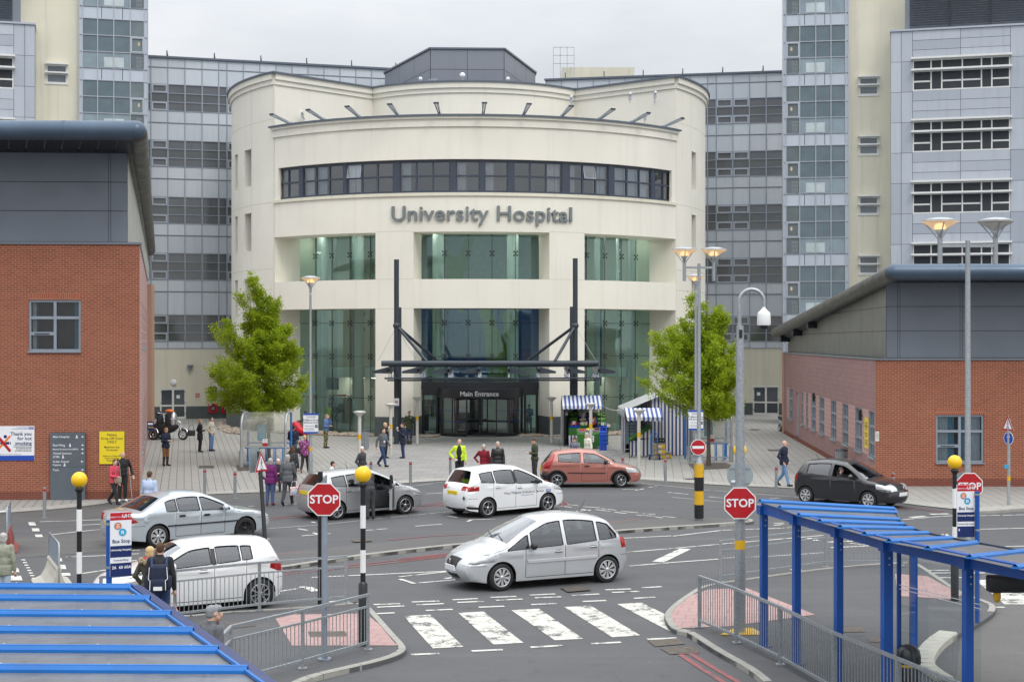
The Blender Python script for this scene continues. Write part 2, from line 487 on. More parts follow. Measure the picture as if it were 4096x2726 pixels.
opaque_glass('pane_teal',[(.0,(.125,.185,.22)),(.5,(.15,.21,.245)),(1,(.185,.24,.275))],.08)
opaque_glass('pane_frost',[(.0,(.27,.36,.42)),(1,(.33,.42,.47))],.25)
opaque_glass('pane_bright',[(.0,(.62,.72,.74)),(1,(.70,.78,.80))],.3)
opaque_glass('pane_brick',[(.0,(.03,.038,.045)),(.6,(.07,.085,.10)),(1,(.16,.17,.19))])
opaque_glass('pane_stair',[(.0,(.20,.27,.28)),(.6,(.14,.18,.19)),(1,(.30,.38,.40))],.08)
def cladding(n,lo,hi,rough=.4,metal=.35):
 def mk(name):
  x=N(name);r=x.n('NewGeometry').outputs['Random Per Island']
  base=x.ramp(r,[(0,lo),(1,hi)])
  st=x.noise(x.coord('Object',(2.5,2.5,.25)),1.5,5)
  base=x.mix(x.math('MULTIPLY',x.math('SUBTRACT',st,.5,True),1.0,True),base,tuple(v*.7 for v in lo))
  return x.surf(x.pbr(base,rough,metal))
 _DEF[n]=mk
cladding('clad_wing',(.49,.53,.575),(.58,.62,.665),.4,.1)
cladding('clad_silver',(.365,.40,.455),(.49,.525,.58))
cladding('clad_spandrel',(.45,.50,.57),(.52,.57,.63))
cladding('clad_plant',(.19,.21,.245),(.215,.235,.27),.4,.15)
def brick(n,c1,c2,mortar,w=.225,h=.075,ms=.012,bump=.5):
 def mk(name):
  x=N(name);uv=x.coord('UV')
  b=x.n('TexBrick',{'Vector':uv,'Color1':(*c1,1),'Color2':(*c2,1),'Mortar':(*mortar,1),'Scale':1.0,'Mortar Size':ms,'Mortar Smooth':.15,'Bias':0.0,'Brick Width':w,'Row Height':h})
  col=x.mix(x.math('MULTIPLY',x.noise(uv,.55,5,.6),.55),b.outputs['Color'],tuple(v*.62 for v in c2))
  col=x.mix(x.math('MULTIPLY',x.noise(uv,9,3),.35),col,tuple(min(1,v*1.3)for v in c1))
  nm=x.bump(x.math('SUBTRACT',1.0,b.outputs['Fac']),bump,.008)
  return x.surf(x.pbr(col,.85,0,nm,.25))
 _DEF[n]=mk
brick('brick',(.335,.099,.054),(.215,.066,.039),(.50,.37,.28),.225,.075,.008)
brick('brick_soldier',(.38,.105,.052),(.28,.078,.042),(.50,.37,.28),.075,.225,.008)
brick('brick_dark',(.22,.062,.040),(.17,.05,.034),(.22,.14,.11))
brick('split_block',(.35,.215,.205),(.29,.18,.175),(.24,.14,.13),.44,.215,.01,.9)
brick('smooth_block',(.50,.335,.315),(.46,.305,.285),(.33,.16,.145),.44,.215,.016,.4)
def paving(n,c1,c2,joint,w,h,ang,ms=.014,stain=.5):
 def mk(name):
  x=N(name);c=x.coord('Object',(1,1,1),ang)
  b=x.n('TexBrick',{'Vector':c,'Color1':(*c1,1),'Color2':(*c2,1),'Mortar':(*joint,1),'Scale':1.0,'Mortar Size':ms,'Mortar Smooth':.2,'Bias':0.0,'Brick Width':w,'Row Height':h})
  o=x.coord()
  col=x.mix(x.math('MULTIPLY',x.noise(o,.16,6,.65),stain),b.outputs['Color'],tuple(v*.62 for v in c2))
  col=x.mix(x.math('MULTIPLY',x.noise(o,2.6,5,.7),.30),col,tuple(v*.75 for v in c1))
  nm=x.bump(x.math('SUBTRACT',1.0,b.outputs['Fac']),.35,.006)
  return x.surf(x.pbr(col,.8,0,nm,.3))
 _DEF[n]=mk
paving('slabs_left',(.40,.388,.36),(.36,.35,.325),(.10,.095,.085),.60,.30,R(-102.5)+pi,.016)
paving('slabs_right',(.39,.378,.35),(.35,.34,.317),(.11,.105,.095),.60,.40,R(-84.5)+pi,.014)
paving('slabs_front',(.36,.35,.335),(.255,.248,.24),(.15,.145,.135),.62,.30,R(1),.010,.35)
paving('slabs_kerb',(.42,.405,.37),(.38,.37,.335),(.17,.165,.15),.45,.45,R(3),.012,.3)
paving('tactile',(.44,.29,.275),(.40,.265,.25),(.28,.18,.17),.40,.40,R(12),.012,.25)
def asphalt(n,base,patch,worn):
 def mk(name):
  x=N(name);o=x.coord()
  fine=x.noise(o,34,3,.8)
  col=x.ramp(fine,[(.30,tuple(v*.66 for v in base)),(.70,tuple(v*1.34 for v in base))])
  col=x.mix(x.math('MULTIPLY',x.noise(x.coord('Object',(.35,1.0,1),R(4)),.32,6,.62),.95),col,patch)
  col=x.mix(x.ramp(x.noise(x.coord('Object',(.06,1.1,1),R(3)),1.1,4,.6),[(.52,(0,0,0)),(.75,(.5,.5,.5))]),col,worn)
  oil=x.ramp(x.noise(o,1.7,5,.7),[(.58,(0,0,0)),(.72,(.6,.6,.6))])
  col=x.mix(oil,col,tuple(v*.55 for v in base))
  v=x.n('TexVoronoi',{'Scale':.33,'Vector':x.n('VectorMath',{0:o,1:x.n('TexNoise',{'Vector':o,'Scale':1.6}).outputs['Color']},operation='ADD').outputs[0]},feature='DISTANCE_TO_EDGE')
  crack=x.ramp(v.outputs['Distance'],[(.0,(1,1,1)),(.006,(0,0,0))])
  col=x.mix(x.math('MULTIPLY',crack,x.ramp(x.noise(o,.12,2),[(.5,(0,0,0)),(.62,(.8,.8,.8))])),col,tuple(v_*.4 for v_ in base))
  spk=x.ramp(x.noise(o,8,2,.4),[(.76,(0,0,0)),(.79,(.45,.45,.45))])
  col=x.mix(spk,col,(.28,.27,.26))
  return x.surf(x.pbr(col,x.ramp(x.noise(o,.5,3),[(.3,(.72,)*3),(.7,(.92,)*3)]),0,x.bump(fine,.35,.006),.3))
 _DEF[n]=mk
asphalt('asphalt',(.108,.109,.114),(.082,.083,.087),(.135,.136,.14))
asphalt('asphalt_path',(.122,.119,.117),(.096,.094,.093),(.145,.142,.138))
asphalt('asphalt_worn',(.135,.130,.126),(.115,.112,.11),(.15,.145,.142))
def marking(n,col,wear):
 """thermoplastic paint worn through to the asphalt in patches"""
 def mk(name):
  x=N(name);o=x.coord()
  w=x.noise(o,2.6,6,.75)
  g=x.noise(o,22,3,.8)
  f=x.ramp(x.math('ADD',w,x.math('MULTIPLY',g,.35)),[(wear,(0,0,0)),(wear+.10,(1,1,1))])
  c=x.mix(x.math('MULTIPLY',g,.5),col,tuple(v*.75 for v in col))
  return x.surf(x.pbr(x.mix(f,c,(.102,.102,.106)),.8,0,None,.3))
 _DEF[n]=mk
marking('mark_white',(.62,.61,.57),.70)
marking('mark_zebra',(.60,.585,.53),.675)
marking('mark_red',(.30,.105,.105),.68)
def gravel(n):
 def mk(name):
  x=N(name);r=x.n('NewGeometry').outputs['Random Per Island']
  return x.surf(x.pbr(x.ramp(r,[(0,(.22,.16,.11)),(.35,(.36,.29,.22)),(.7,(.30,.26,.22)),(1,(.48,.42,.35))]),.8,0,x.bump(x.noise(x.coord(),20,3),.3,.01)))
 _DEF[n]=mk
gravel('cobble')
simple('gravel_bed',(.20,.16,.12),.9,var=.3,scale=9,bump=.5)
def stripes(n,a,b,w,which='UV'):
 def mk(name):
  x=N(name);u=x.n('SeparateXYZ',{'Vector':x.coord(which)}).outputs[0]
  s=x.math('FRACT',x.math('DIVIDE',u,w))
  f=x.ramp(s,[(.0,(0,0,0)),(.5,(0,0,0)),(.505,(1,1,1)),(1,(1,1,1))])
  c=x.mix(f,a,b)
  c=x.mix(x.math('MULTIPLY',x.noise(x.coord(),3,4),.3),c,(.25,.25,.28))
  return x.surf(x.pbr(c,.6,0,x.bump(x.noise(x.coord(),2.0,3),.5,.04)))
 _DEF[n]=mk
stripes('stripe_cloth',(.74,.74,.72),(.012,.028,.16),.185)
stripes('stripe_awning',(.76,.76,.74),(.02,.07,.36),.22)
def poly_sheet(n):
 def mk(name):
  x=N(name);o=x.coord()
  rib=x.math('FRACT',x.math('MULTIPLY',x.n('SeparateXYZ',{'Vector':o}).outputs[1],55.0))
  c=x.ramp(x.noise(o,1.2,5),[(.3,(.125,.128,.135)),(.7,(.19,.19,.195))])
  c=x.mix(x.ramp(x.noise(o,5,6,.75),[(.50,(0,0,0)),(.8,(.8,.8,.8))]),c,(.055,.05,.042))
  p=x.pbr(c,.30,0,x.bump(rib,.08,.004),.6)
  tr=x.n('BsdfTransparent',{'Color':(.75,.76,.76,1)})
  return x.surf(x.n('MixShader',{0:.90,1:tr.outputs[0],2:p}).outputs[0])
 _DEF[n]=mk
poly_sheet('polycarb')
def dirty_glass(n):
 def mk(name):
  x=N(name);o=x.coord()
  f=x.ramp(x.noise(o,1.1,6,.7),[(.35,(.25,)*3),(.7,(.75,)*3)])
  p=x.pbr(x.ramp(x.noise(o,.7,5),[(.4,(.34,.33,.26)),(.65,(.42,.44,.42))]),.3)
  tr=x.n('BsdfTransparent',{'Color':(.85,.88,.86,1)})
  return x.surf(x.n('MixShader',{0:f,1:tr.outputs[0],2:p}).outputs[0])
 _DEF[n]=mk
dirty_glass('glass_dirty')
def emit(n,col,st):
 def mk(name):
  x=N(name)
  fl=x.noise(x.coord(),9,2)
  return x.surf(x.n('Emission',{'Color':x.mix(fl,col,tuple(v*.93 for v in col)),'Strength':st}).outputs[0])
 _DEF[n]=mk
emit('lamp_lit',(1.0,.62,.28),2.6)
emit('room_light',(1.0,.84,.62),.55)
emit('fill_light',(1.0,.95,.85),9.0)  # glow of the discs added to brighten the atrium
def lampbowl(n,glow):
 def mk(name):
  x=N(name)
  p=x.pbr(x.ramp(x.noise(x.coord(),6,3),[(.3,(.62,.58,.52)),(.7,(.74,.70,.62))]),.25,0,None,.5,0,(1,.55,.2),glow)
  tr=x.n('BsdfTransparent',{'Color':(.9,.9,.88,1)})
  return x.surf(x.n('MixShader',{0:.55,1:tr.outputs[0],2:p}).outputs[0])
 _DEF[n]=mk
lampbowl('bowl_lit',.55);lampbowl('bowl_off',0.0)
def leaf(n,lo,hi):
 def mk(name):
  x=N(name);r=x.n('NewGeometry').outputs['Random Per Island']
  c=x.ramp(r,[(0,lo),(.6,tuple((a+b)/2 for a,b in zip(lo,hi))),(1,hi)])
  c=x.mix(x.math('MULTIPLY',x.noise(x.coord(),1.1,4),.6),c,tuple(v*.8 for v in lo))
  d=x.n('BsdfDiffuse',{'Color':c});t=x.n('BsdfTranslucent',{'Color':x.mix(.5,c,(.55,.62,.02))})
  g=x.n('BsdfGlossy',{'Color':(.4,.45,.35,1),'Roughness':.45})
  a=x.n('MixShader',{0:.42,1:d.outputs[0],2:t.outputs[0]})
  return x.surf(x.n('MixShader',{0:.05,1:a.outputs[0],2:g.outputs[0]}).outputs[0])
 _DEF[n]=mk
leaf('leaf_a',(.17,.265,.010),(.50,.62,.032))
leaf('leaf_b',(.185,.285,.012),(.53,.65,.036))
def light_glass(n,col,es=0.0,clear=False):
 def mk(name):
  x=N(name);o=x.coord()
  c=x.ramp(x.noise(o,26,2),[(.35,tuple(v*.7 for v in col)),(.65,col)])
  return x.surf(x.pbr(c,.12,0 if not clear else.25,None,.6,.6))
 _DEF[n]=mk
light_glass('lens_clear',(.66,.68,.70),clear=True)
light_glass('lens_red',(.42,.010,.012))
light_glass('lens_amber',(.80,.26,.02))
def frost(n):
 def mk(name):
  x=N(name);o=x.coord('Object',(.5,6,1))
  c=x.ramp(x.noise(o,3,5,.7),[(.3,(.30,.31,.33)),(.55,(.46,.47,.46)),(.75,(.22,.24,.30))])
  return x.surf(x.pbr(c,.35,0,x.bump(x.noise(o,4,4),.6,.04)))
 _DEF[n]=mk
frost('frost_sheet')
simple('barrier_red',(.24,.05,.045),.6,0,var=.15,dirt=.2)
simple('foil',(.62,.63,.65),.28,.85,var=.1,scale=6,bump=.6,bscale=9)
def gp(pts,z=0.0):
 return[G(x,y,z)for x,y in pts]
def sheet_obj(name,pts,z,mat,world=False):
 mb=MB();mb.sheet(pts if world else gp(pts),z,mat)
 return tag(mb.build(name),kind='structure')
def smooth_line(pts,n=4):
 """Catmull-Rom through plan points"""
 out=[]
 P=[Vector(p)for p in pts]
 for i in range(len(P)-1):
  a,b,c,d=P[max(i-1,0)],P[i],P[i+1],P[min(i+2,len(P)-1)]
  for k in range(n):
   t=k/n
   out.append(.5*((2*b)+(c-a)*t+(2*a-5*b+4*c-d)*t*t+(3*b-a-3*c+d)*t**3))
 out.append(P[-1]);return out
def kerb_line(mb,pts,w,h,mat,inner_left=True,unit=.9):
 """kerb stones along a plan line: each stone a bevelled length with a small joint"""
 L=[0.0]
 for a,b in zip(pts[:-1],pts[1:]):L.append(L[-1]+(b-a).length)
 def at(d):
  d=max(0,min(L[-1],d))
  for i in range(len(pts)-1):
   if d<=L[i+1]+1e-9:
    t=(d-L[i])/max(1e-9,L[i+1]-L[i]);return pts[i].lerp(pts[i+1],t)
  return pts[-1]
 d=0.0
 while d<L[-1]-.05:
  e=min(d+unit,L[-1])
  n=3
  a_prev=None
  for k in range(n):
   a=at(d+(e-d-.012)*k/n);b=at(d+(e-d-.012)*(k+1)/n)
   t=(b-a);t.z=0
   if t.length<1e-6:continue
   t.normalize();s=Vector((-t.y,t.x,0))*(1 if inner_left else-1)
   ch=.022
   q=[]
   for p in(a,b):
    q.append([p+Vector((0,0,-.05)),p+Vector((0,0,h-ch)),p+s*ch+Vector((0,0,h)),p+s*w+Vector((0,0,h)),p+s*w+Vector((0,0,-.05))])
   for i in range(4):
    mb.quad(q[0][i],q[1][i],q[1][i+1],q[0][i+1],mat)
   if k==0:mb.add(q[0],[(4,3,2,1,0)],mat)
   if k==n-1:mb.add(q[1],[(0,1,2,3,4)],mat)
  d=e
sheet_obj('ground',[(-900,-300),(900,-300),(900,1500),(-900,1500)],-.06,'asphalt_worn',True)
sheet_obj('road',[(-70,-5),(70,-5),(70,75),(-70,75)],0.0,'asphalt',True)
edge_px=[(-300,2068),(0,2053),(294,2030),(500,2003),(700,1985),(900,1975),(1207,1962),(1420,1948),(1626,1932),(1800,1922),(2100,1916),(2400,1914),(2560,1917),(2858,1939),(3195,1954),(3420,1984),(3672,2021),(3914,2043),(4096,2036),(4400,2020)]
edge=smooth_line(gp(edge_px),3)
back=[Vector((60,135,0)),Vector((-60,135,0))]
sheet_obj('plaza',[(p.x,p.y)for p in edge]+[(60,140),(-60,140)],.010,'slabs_left',True)
sheet_obj('right_paving',[(2540,1917),(2858,1939),(3195,1954),(3420,1984),(3672,2021),(3914,2043),(4096,2036),(4400,2020),(4400,1560),(2700,1560),(2650,1700),(2480,1800)],.016,'slabs_right')
sheet_obj('entrance_paving',[(1626,1931),(1800,1921),(2100,1915),(2540,1916),(2470,1800),(2360,1752),(2200,1735),(1600,1745),(1560,1775),(1480,1830),(1380,1880),(1330,1952)],.020,'slabs_front')
mb=MB()
ring=[Vector((p.x,p.y,0))for p in edge]
inner=[]
for i,p in enumerate(ring):
 t=(ring[min(i+1,len(ring)-1)]-ring[max(i-1,0)]).normalized();inner.append(p+Vector((-t.y,t.x,0))*1.0)
for i in range(len(ring)-1):
 mb.quad(ring[i]+Vector((0,0,.024)),ring[i+1]+Vector((0,0,.024)),inner[i+1]+Vector((0,0,.024)),inner[i]+Vector((0,0,.024)),'slabs_kerb')
tag(mb.build('paving_border'),kind='structure')
sheet_obj('footway',[(-300,2128),(0,2098),(300,2075),(620,2046),(900,2010),(1000,1996),(1200,1985),(1300,1958),(1207,1962),(900,1975),(700,1985),(500,2003),(294,2030),(0,2053),(-300,2068)],.004,'asphalt_path')
sheet_obj('crossing_strip',[(2420,1936),(2560,1936),(2860,1960),(3195,1978),(3195,1955),(2858,1940),(2560,1918),(2420,1916)],.004,'asphalt_path')
mb=MB()
kerb_line(mb,smooth_line(gp([(3914,2054),(3990,2051),(4096,2043),(4350,2027)]),3),.14,.11,'kerb',True)
tag(mb.build('kerb'),kind='structure')
isl_near=gp([(640,2300),(900,2292),(1090,2285),(1300,2254),(1500,2226),(1800,2192),(2100,2164),(2472,2133),(2700,2117),(2884,2105),(2990,2098)])
isl_nose=gp([(3012,2094),(3010,2087),(2982,2083)])
isl_far=gp([(2924,2082),(2714,2078),(2560,2086),(2400,2101),(2100,2126),(1800,2156),(1400,2192),(1064,2232),(640,2262)])
near=smooth_line(isl_near+isl_nose,3);far=smooth_line(isl_far,3)
mb=MB();mb.prism([(p.x,p.y)for p in near+far],-.02,.085,'asphalt_path',bottom=False)
tag(mb.build('traffic_island'),kind='structure')
mb=MB();kerb_line(mb,near,.15,.10,'kerb',True)
tag(mb.build('island_kerb'),kind='structure')
sheet_obj('median_strip',[(-300,2175),(0,2152),(430,2128),(700,2112),(1064,2228),(1064,2290),(640,2300),(560,2190),(430,2205),(0,2235),(-300,2252)],.006,'asphalt_path')
nl=gp([(1180,2760),(1253,2726),(1400,2690),(1528,2659),(1600,2634),(1626,2612),(1614,2588),(1580,2551),(1522,2485),(1478,2440),(1430,2424),(1384,2428),(1116,2449),(900,2462),(640,2475),(300,2392),(0,2380),(-700,2400)])
nls=smooth_line(nl,3)
tag(MB().prism([(p.x,p.y)for p in nls]+[(-22,8),(-1.2,8),(-2.0,18)],-.02,.085,'asphalt',bottom=False).build('pavement'),kind='structure')
mb=MB();kerb_line(mb,nls[:len(nls)-5],.14,.10,'kerb',True)
tag(mb.build('pavement_kerb'),kind='structure')
sheet_obj('tactile_paving',[(1092,2474),(1462,2470),(1516,2512),(1580,2590),(1596,2599),(1168,2600)],.0,'tactile')
bpy.data.objects['tactile_paving'].location.z=.093
nr_far=gp([(4500,2230),(4096,2250),(3849,2262)])
nr=gp([(3054,2745),(2989,2692),(2858,2616),(2747,2545),(2688,2530),(2657,2480),(2681,2440),(2753,2387),(2819,2354),(2969,2330),(3100,2311),(3305,2284),(3521,2266),(3640,2262),(3684,2272),(3760,2322),(3849,2381),(3930,2412),(3972,2428),(3985,2446),(3965,2474),(3898,2518),(3830,2555),(3770,2602),(3735,2662),(3760,2700),(3822,2740)])
nrs=smooth_line(nr,3)
tag(MB().prism([(p.x,p.y)for p in nrs]+[(5.6,14),(4.2,14)],-.02,.085,'asphalt',bottom=False).build('corner_pavement'),kind='structure')
mb=MB();kerb_line(mb,nrs[:60],.14,.10,'kerb',False)
kerb_line(mb,nrs[66:],.34,.14,'kerb_pale',False,1.0)
tag(mb.build('corner_kerb'),kind='structure')
sheet_obj('corner_tactile_paving',[(2692,2450),(2760,2398),(2830,2372),(2980,2364),(3262,2474),(2910,2522),(2700,2530),(2676,2490)],.0,'tactile')
bpy.data.objects['corner_tactile_paving'].location.z=.093
sheet_obj('crossing_tactile_paving',[(3580,2308),(3710,2318),(3850,2394),(3800,2412),(3590,2398)],.0,'tactile')
bpy.data.objects['crossing_tactile_paving'].location.z=.093
sheet_obj('bus_bay',[(3860,2420),(4300,2380),(4500,2900),(3800,2900)],.003,'asphalt_worn')
covers=MB()
for q in([(795,1863),(855,1863),(858,1872),(796,1872)],[(944,1862),(1012,1860),(1018,1880),(950,1884)],[(2752,1855),(2900,1851),(2955,1872),(2775,1880)],[(3070,1798),(3118,1798),(3124,1804),(3074,1804)],[(3000,1717),(3036,1717),(3038,1721),(3002,1721)],[(2738,1915),(2780,1915),(2785,1919),(2740,1919)],[(2240,2352),(2330,2347),(2368,2362),(2270,2370)],[(1405,2160),(1480,2156),(1490,2166),(1415,2170)]):
 covers.sheet(gp(q),.030,'iron')
for q in([(1230,2543),(1380,2541),(1392,2562),(1240,2566)],[(900,2505),(1015,2500),(1022,2520),(905,2532)],[(2590,2562),(2710,2552),(2740,2576),(2620,2586)],[(2640,2592),(2770,2584),(2800,2608),(2680,2618)],[(3370,2524),(3450,2524),(3462,2544),(3372,2546)],[(3470,2570),(3540,2566),(3545,2584),(3480,2586)]):
 covers.sheet(gp(q),.094 if q[0][0]<1300 or q[0][0]>3000 else.014,'iron')
tag(covers.build('drain_covers'),kind='structure')
zb=MB()
def cr(x,y):return(1600+x/1.528,1700+y/1.528)
for q in([(22,1166),(185,1157),(388,1354),(200,1363)],[(356,1147),(510,1138),(755,1329),(572,1340)],[(680,1130),(850,1121),(1119,1305),(945,1314)],[(1004,1111),(1165,1102),(1469,1284),(1298,1296)],[(1328,1093),(1475,1083),(1690,1190),(1740,1262),(1655,1262)]):
 zb.sheet(gp([cr(*p)for p in q]),.008,'mark_zebra')
def c2(x,y):return(3096+x/1.528,1700+y/1.528)
for q in([(1230,946),(1345,944),(1560,1030),(1560,1094),(1408,1094)],):
 zb.sheet(gp([c2(*p)for p in q]),.008,'mark_zebra')
for q in([(205,590),(245,590),(255,608),(212,608)],[(235,662),(285,660),(296,680),(246,682)]):pass
tag(zb.build('zebra_crossing'),kind='structure')
ln=MB()
DONE=[]
def dash(a,b,w,z=.009,mat='mark_white'):
 A,B=G(*a),G(*b);md=(A+B)/2
 if mat=='mark_white':
  if any((md-q).length<.2 for q in DONE):return
  DONE.append(md)
 t=(B-A).normalized();s=Vector((-t.y,t.x,0))*w/2
 ln.quad(A-s+Vector((0,0,z)),B-s+Vector((0,0,z)),B+s+Vector((0,0,z)),A+s+Vector((0,0,z)),mat)
def poly(*pts,w=.1,z=.009,mat='mark_white'):
 for a,b in zip(pts[:-1],pts[1:]):dash(a,b,w,z,mat)
C1=lambda x,y:(1600+x/1.528,1700+y/1.528)
C0=lambda x,y:(x/1.528,1700+y/1.528)
CB=lambda x,y:(900+x/1.528,1700+y/1.528)
CR=lambda x,y:(2400+x/1.528,1700+y/1.528)
CE=lambda x,y:(3096+x/1.528,1700+y/1.528)
for a,b in(((72,1080),(240,1074)),((102,1098),(268,1090)),((320,1067),(475,1059)),((350,1083),(512,1076)),((552,1052),(712,1046)),((588,1070),(748,1062)),((790,1038),(950,1031)),((824,1055),(985,1048)),((1052,1040),(1218,1031)),((1255,1006),(1412,1000)),((1295,1022),(1460,1015)),((158,1132),(322,1125)),((480,1112),(638,1106)),((802,1096),(958,1089)),((1117,1077),(1260,1071)),((1430,1058),(1560,1050)),((1480,994),(1600,986)),((1515,1000),(1620,994))):
 dash(C1(*a),C1(*b),.12)
for a,b in(((68,1402),(240,1394)),((437,1380),(628,1371)),((798,1357),(995,1346)),((1165,1335),(1350,1326))):dash(C1(*a),C1(*b),.13)
for a,b in(((908,1096),(1070,1090)),((930,1112),(1095,1104)),((900,1153),(1037,1146)),((1142,1080),(1312,1073)),((1170,1098),(1338,1090))):dash(CB(*a),CB(*b),.12)
for a,b in(((290,1308),(468,1300)),):dash(CR(*a),CR(*b),.13)
poly(C1(-540,930),C1(330,890),w=.1);poly(C1(0,940),C1(88,968),w=.12);poly(C1(115,964),C1(380,940),w=.1,mat='mark_white');poly(C1(275,938),C1(350,925),w=.14)
poly(CB(1025,930),CB(1160,968),w=.12);poly(CB(1063,926),CB(1375,893),w=.1)
poly(CR(145,690),CR(436,676),w=.1);poly(CR(445,678),CR(740,643),w=.1);poly(CR(748,642),CR(960,634),CR(1126,629),w=.1)
poly(CR(165,776),CR(520,746),CR(830,718),w=.1);poly(CR(355,835),CR(522,755),w=.32);poly(CR(180,860),CR(450,838),CR(725,818),w=.1)
poly(CR(860,716),CR(1050,700),CR(1375,672),w=.1);poly(CR(745,812),CR(1050,800),CR(1375,778),w=.08)
poly(CE(786,577),CE(975,560),CE(1100,552),w=.1);poly(CE(1260,553),CE(1380,550),w=.1);poly(CE(1398,551),CE(1560,546),w=.1)
dash(CE(833,564),CE(925,556),.22);dash(CE(955,544),CE(1068,541),.22)
poly(CE(1255,636),CE(1560,628),w=.1);poly(CE(1250,745),CE(1560,738),w=.1);poly(CE(820,700),CE(1060,664),w=.08);poly(CE(1040,664),CE(1076,680),w=.1)
for a,b in(((920,887),(1070,886)),((940,903),(1078,902)),((995,932),(1150,930)),((1300,930),(1420,928)),((1345,1112),(1410,1112)),((100,882),(170,886)),((1150,885),(1230,884)),((1210,903),(1290,902))):dash(CE(*a),CE(*b),.11)
poly(CE(215,690),CE(262,706),w=.2);poly(CE(250,690),CE(345,684),w=.1);poly(CE(330,714),CE(480,708),w=.16);poly(CE(345,748),CE(610,736),w=.12);poly(CE(460,720),CE(640,742),w=.1);poly(CE(0,600),CE(60,597),w=.12);poly(CE(0,613),CE(60,605),w=.12);poly(CE(78,627),CE(118,622),w=.1)
for a,b in(((93,617),(258,604)),((288,554),(352,564)),((395,577),(580,575)),((412,588),(440,577)),((728,560),(900,548)),((1024,532),(1165,516)),((1105,512),(1165,522)),((985,494),(1048,502)),((1020,485),(1088,490)),((1118,497),(1225,505)),((1195,515),(1285,526)),((1230,509),(1320,519)),((1310,530),(1390,541)),((1350,525),(1455,535)),((1445,548),(1560,556)),((1480,540),(1560,545)),((158,420),(290,412)),((1360,392),(1497,394)),((1440,398),(1488,388))):
 dash(C1(*a),C1(*b),.1)
for a,b in(((0,512),(98,520)),((88,530),(178,541)),((125,525),(222,535)),((220,546),(310,556)),((252,541),(335,548)),((340,560),(390,567)),((383,557),(485,566)),((150,392),(272,394)),((228,397),(266,388)),((300,380),(345,374)),((413,410),(540,422)),((665,437),(760,446)),((1035,450),(1095,445)),((950,462),(1000,472))):
 dash(CR(*a),CR(*b),.1)
for a,b in(((447,632),(503,642)),((468,676),(645,662)),((540,657),(572,668)),((862,642),(992,632)),((530,590),(552,596)),((1165,618),(1330,604)),((1228,420),(1375,412)),((355,484),(452,478)),((142,496),(176,494)),((180,702),(272,694))):
 dash(CB(*a),CB(*b),.1)
poly(CB(245,632),CB(600,607),CB(850,580),CB(1375,527),w=.05)
poly(CE(-620,440),CE(-300,470),CE(0,490),w=.06)
poly(CR(250,355),CR(700,400),CR(1215,440),w=.05)
poly(C1(0,385),C1(290,342),w=.05)
dash(CB(335,1015),CB(448,998),.1);poly(CB(455,990),CB(500,990),CB(556,1014),w=.22);poly(CB(640,1080),CB(720,1073),w=.16)
for a,b in(((242,590),(625,577)),((470,612),(655,603)),((295,671),(480,650)),((480,650),(650,633)),((402,806),(650,796)),((505,906),(650,884)),((690,770),(860,762)),((690,792),(850,785)),((690,838),(905,820)),((760,868),(880,845))):dash(C0(*a),C0(*b),.1)
for(x,y,w_,h_)in((172,593,42,20),(193,630,44,18),(213,668,44,15),(335,812,40,20),(342,853,55,26),(372,903,55,16),(60,828,30,22),(65,872,45,28),(50,920,78,28)):
 q=[C0(x,y),C0(x+w_,y),C0(x+w_+h_*.35,y+h_),C0(x+h_*.35,y+h_)]
 ln.sheet(gp(q),.009,'mark_white')
for k in range(8):
 x,y=130+k*9,820+k*16;q=[C0(x,y),C0(x+24,y),C0(x+26,y+6),C0(x+2,y+6)]
 ln.sheet(gp(q),.009,'mark_white')
tag(ln.build('road_markings'),kind='structure')
ln=MB()
RED=dict(mat='mark_red',z=.0095)
def red(*pts,w=.085):
 for a,b in zip(pts[:-1],pts[1:]):dash(a,b,w,.0105,'mark_red')
for dy in(-6.5,6.5):
 red(CB(250,800+dy),CB(560,768+dy),CB(850,738+dy),CB(1375,688+dy));red(C1(-70,708+dy),C1(200,684+dy),C1(520,668+dy))
 red(C1(1245,600+dy*.8),C1(1530,572+dy*.8));red(CR(-20,604+dy*.6),CR(250,582+dy*.6),CR(480,568+dy*.6),CR(680,574+dy*.6),CR(830,588+dy*.6))
 red(CB(360,905+dy),CB(600,880+dy),CB(1000,837+dy),CB(1375,794+dy));red(C1(0,822+dy),C1(350,784+dy))
 red(CB(250,574+dy*.8),CB(480,553+dy*.8),CB(800,538+dy*.8),CB(1375,484+dy*.8));red(C1(0,500+dy*.8),C1(284,478+dy*.8));red(C1(950,478+dy*.8),C1(1010,474+dy*.8),C1(1022,484+dy*.8),C1(985,494+dy*.8))
 red(CE(740,502+dy*.6),CE(900,514+dy*.6),CE(1040,530+dy*.6))
red(CR(482,1398),CR(605,1392),w=.1);red(CR(490,1402),CR(640,1500),CR(770,1580),w=.11);red(CR(555,1398),CR(700,1486),CR(880,1590),w=.11)
tag(ln.build('red_lines'),kind='structure')
AX=R(3.5)
UD=Vector((cos(AX),sin(AX),0));VD=Vector((-sin(AX),cos(AX),0))
DO=Vector((-1.83,87.5,0));RO=17.0;DC=DO+VD*RO
def dp(th,r,z):
 if r>12 and abs(th)>.7:r-=max(0,TH0-th)*.6+max(0,th-TH1)*1.2
 p=DC+UD*(r*sin(th))-VD*(r*cos(th));return Vector((p.x,p.y,z))
def dth(px,r=RO):
 """angle on the drum of radius r seen in photo column px"""
 k=(px-CX)/F
 u=Vector((k,1,0));c=Vector((DC.x,DC.y,0))
 a=u.dot(u);b=-2*u.dot(c);q=c.dot(c)-r*r
 D=b*b-4*a*q
 t=(-b-sqrt(max(0,D)))/(2*a)
 p=u*t-c
 return atan2(p.dot(UD),-p.dot(VD))
def dmap(r,sgn=1):
 return lambda th,z,dep=0:dp(th,r-dep,z)
